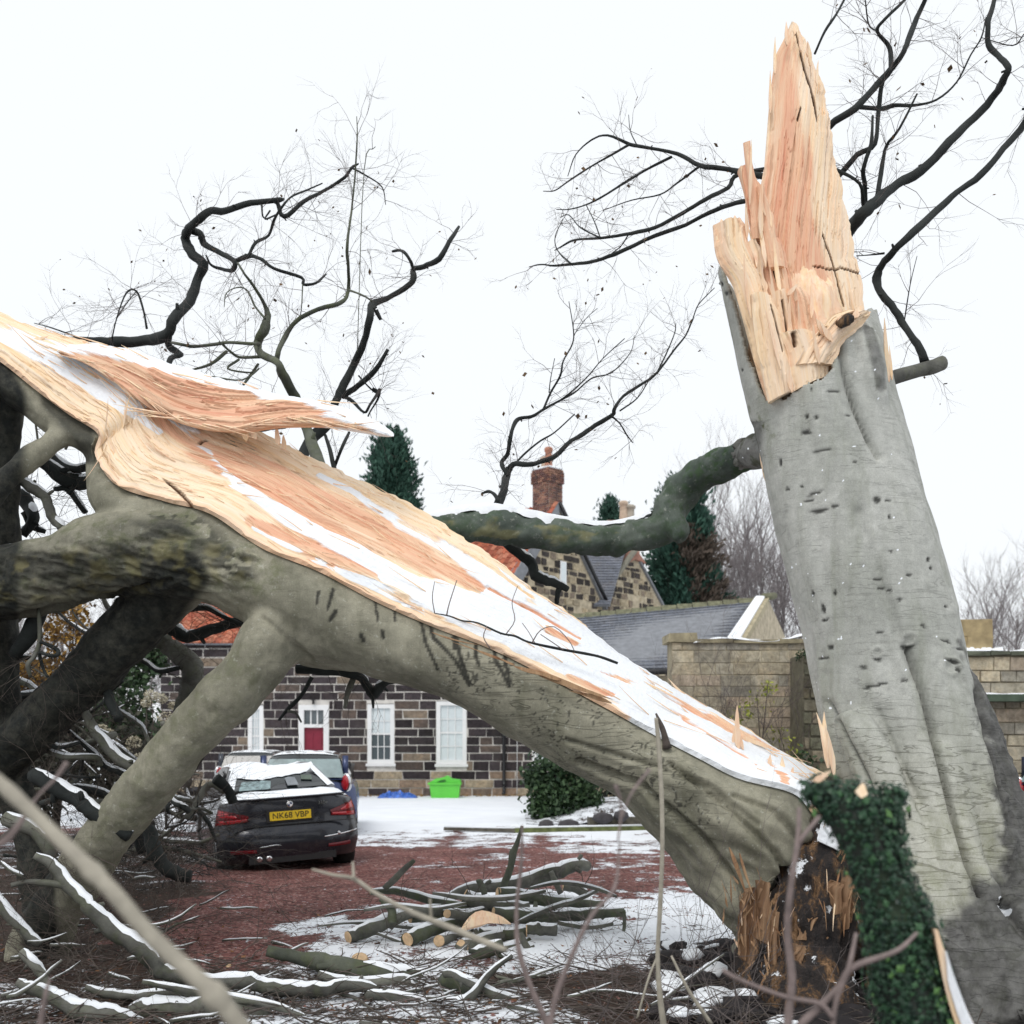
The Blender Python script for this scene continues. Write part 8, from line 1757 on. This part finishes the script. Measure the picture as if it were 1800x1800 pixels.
# snow on some of the brushwood: small sticks with a white top
b1, b2 = Buf(), Buf(); rr = random.Random(8)
for k in range(64):
    x, y = (rr.uniform(-4.2, -1.6), rr.uniform(5.6, 10)) if k % 2 else (rr.uniform(-3.2, 1.2), rr.uniform(5.6, 6.9)); z = gh(x, y) + (.02 + rr.random() ** 2 * (.6 if x < -2.2 else .04)); a = rr.uniform(-.6, .6); L = rr.uniform(.2, .55); q = [Vector((x, y, z))]; d = Vector((math.cos(a), math.sin(a), rr.uniform(-.25, .35)))
    for i in range(6): d = (d + Vector((rr.uniform(-.25, .25), rr.uniform(-.25, .25), rr.uniform(-.16, .16)))).normalized(); q.append(q[-1] + d * L / 6)
    r = rr.uniform(.006, .015); R__ = [r * (1 - .1 * i) for i in range(7)]; b1.tube(q, R__, 6, wob=.1); snowcap(q, R__, b2, h=.006, cover=.9, seed=k)
setting('brushwood_sticks', b1, M_LOGB, kind='stuff', smooth=True); setting('brushwood_snow', b2, M_SNOW, kind='stuff', smooth=True)
# stones and clods on the gravel, fallen leaves and chips
b = Buf(); rr = random.Random(14)
for k in range(5200):
    y = 5.2 + 8.5 * rr.random() ** 1.3; x = rr.uniform(-.55, .55) * y; s = rr.uniform(.005, .015); c_ = Vector((x, y, gh(x, y) + s * .2)); k0 = len(b.v)
    for d in ((1, 0, 0), (0, 1, 0), (-1, 0, 0), (0, -1, 0), (0, 0, .7)): b.v.append(c_ + Vector(d) * s * rr.uniform(.6, 1.3))
    for i in range(4): b.f.append((k0 + i, k0 + (i + 1) % 4, k0 + 4))
setting('gravel', b, leaf_mat('gravel_stone', (.07, .03, .028), (.26, .14, .12), .9), kind='stuff')
b = Buf()
for k in range(2600):
    y = 5.0 + 5 * rr.random() ** 1.5; x = rr.uniform(-.55, .6) * y; s = rr.uniform(.012, .03); c_ = Vector((x, y, gh(x, y) + .012))
    a = Vector((rr.uniform(-1, 1), rr.uniform(-1, 1), rr.uniform(-.2, .6))) * s; e = Vector((rr.uniform(-1, 1), rr.uniform(-1, 1), rr.uniform(-.2, .6))) * s * .6; b.poly([c_ - a, c_ + e, c_ + a, c_ - e])
setting('fallen_leaves', b, leaf_mat('beech_leaf_litter', (.04, .02, .012), (.24, .12, .06), .85), kind='stuff')
# dark earth clods thrown up round the break, with snow
b = Buf(); b2 = Buf()
for k in range(150):
    px_ = rr.uniform(1170, 1620); py_ = rr.uniform(1620, 1830); Y = rr.uniform(5.6, 8.2); x = (px_ - 900) / F * Y; s = rr.uniform(.03, .12); c_ = Vector((x, Y, gh(x, Y) + s * .2))
    M = Matrix.Translation(c_) @ Matrix.Rotation(rr.uniform(0, 6), 4, 'Z') @ Matrix.Rotation(rr.uniform(-.5, .5), 4, 'X') @ Matrix.Diagonal((rr.uniform(.8, 2.2), 1, rr.uniform(.4, .9), 1))
    b.lathe([(s * .3, -s * .6), (s * .9, -s * .2), (s, s * .2), (s * .6, s * .7), (s * .15, s * .85)], 7, M)
    if rr.random() < .35: b2.lathe([(s * .85, s * .38), (s * .62, s * .80), (s * .15, s * .95)], 7, M)
setting('earth_clods', b, simple('dark_earth', (.014, .011, .012), .9, .5, 20), kind='stuff'); setting('clod_snow', b2, M_SNOW, kind='stuff', smooth=True)
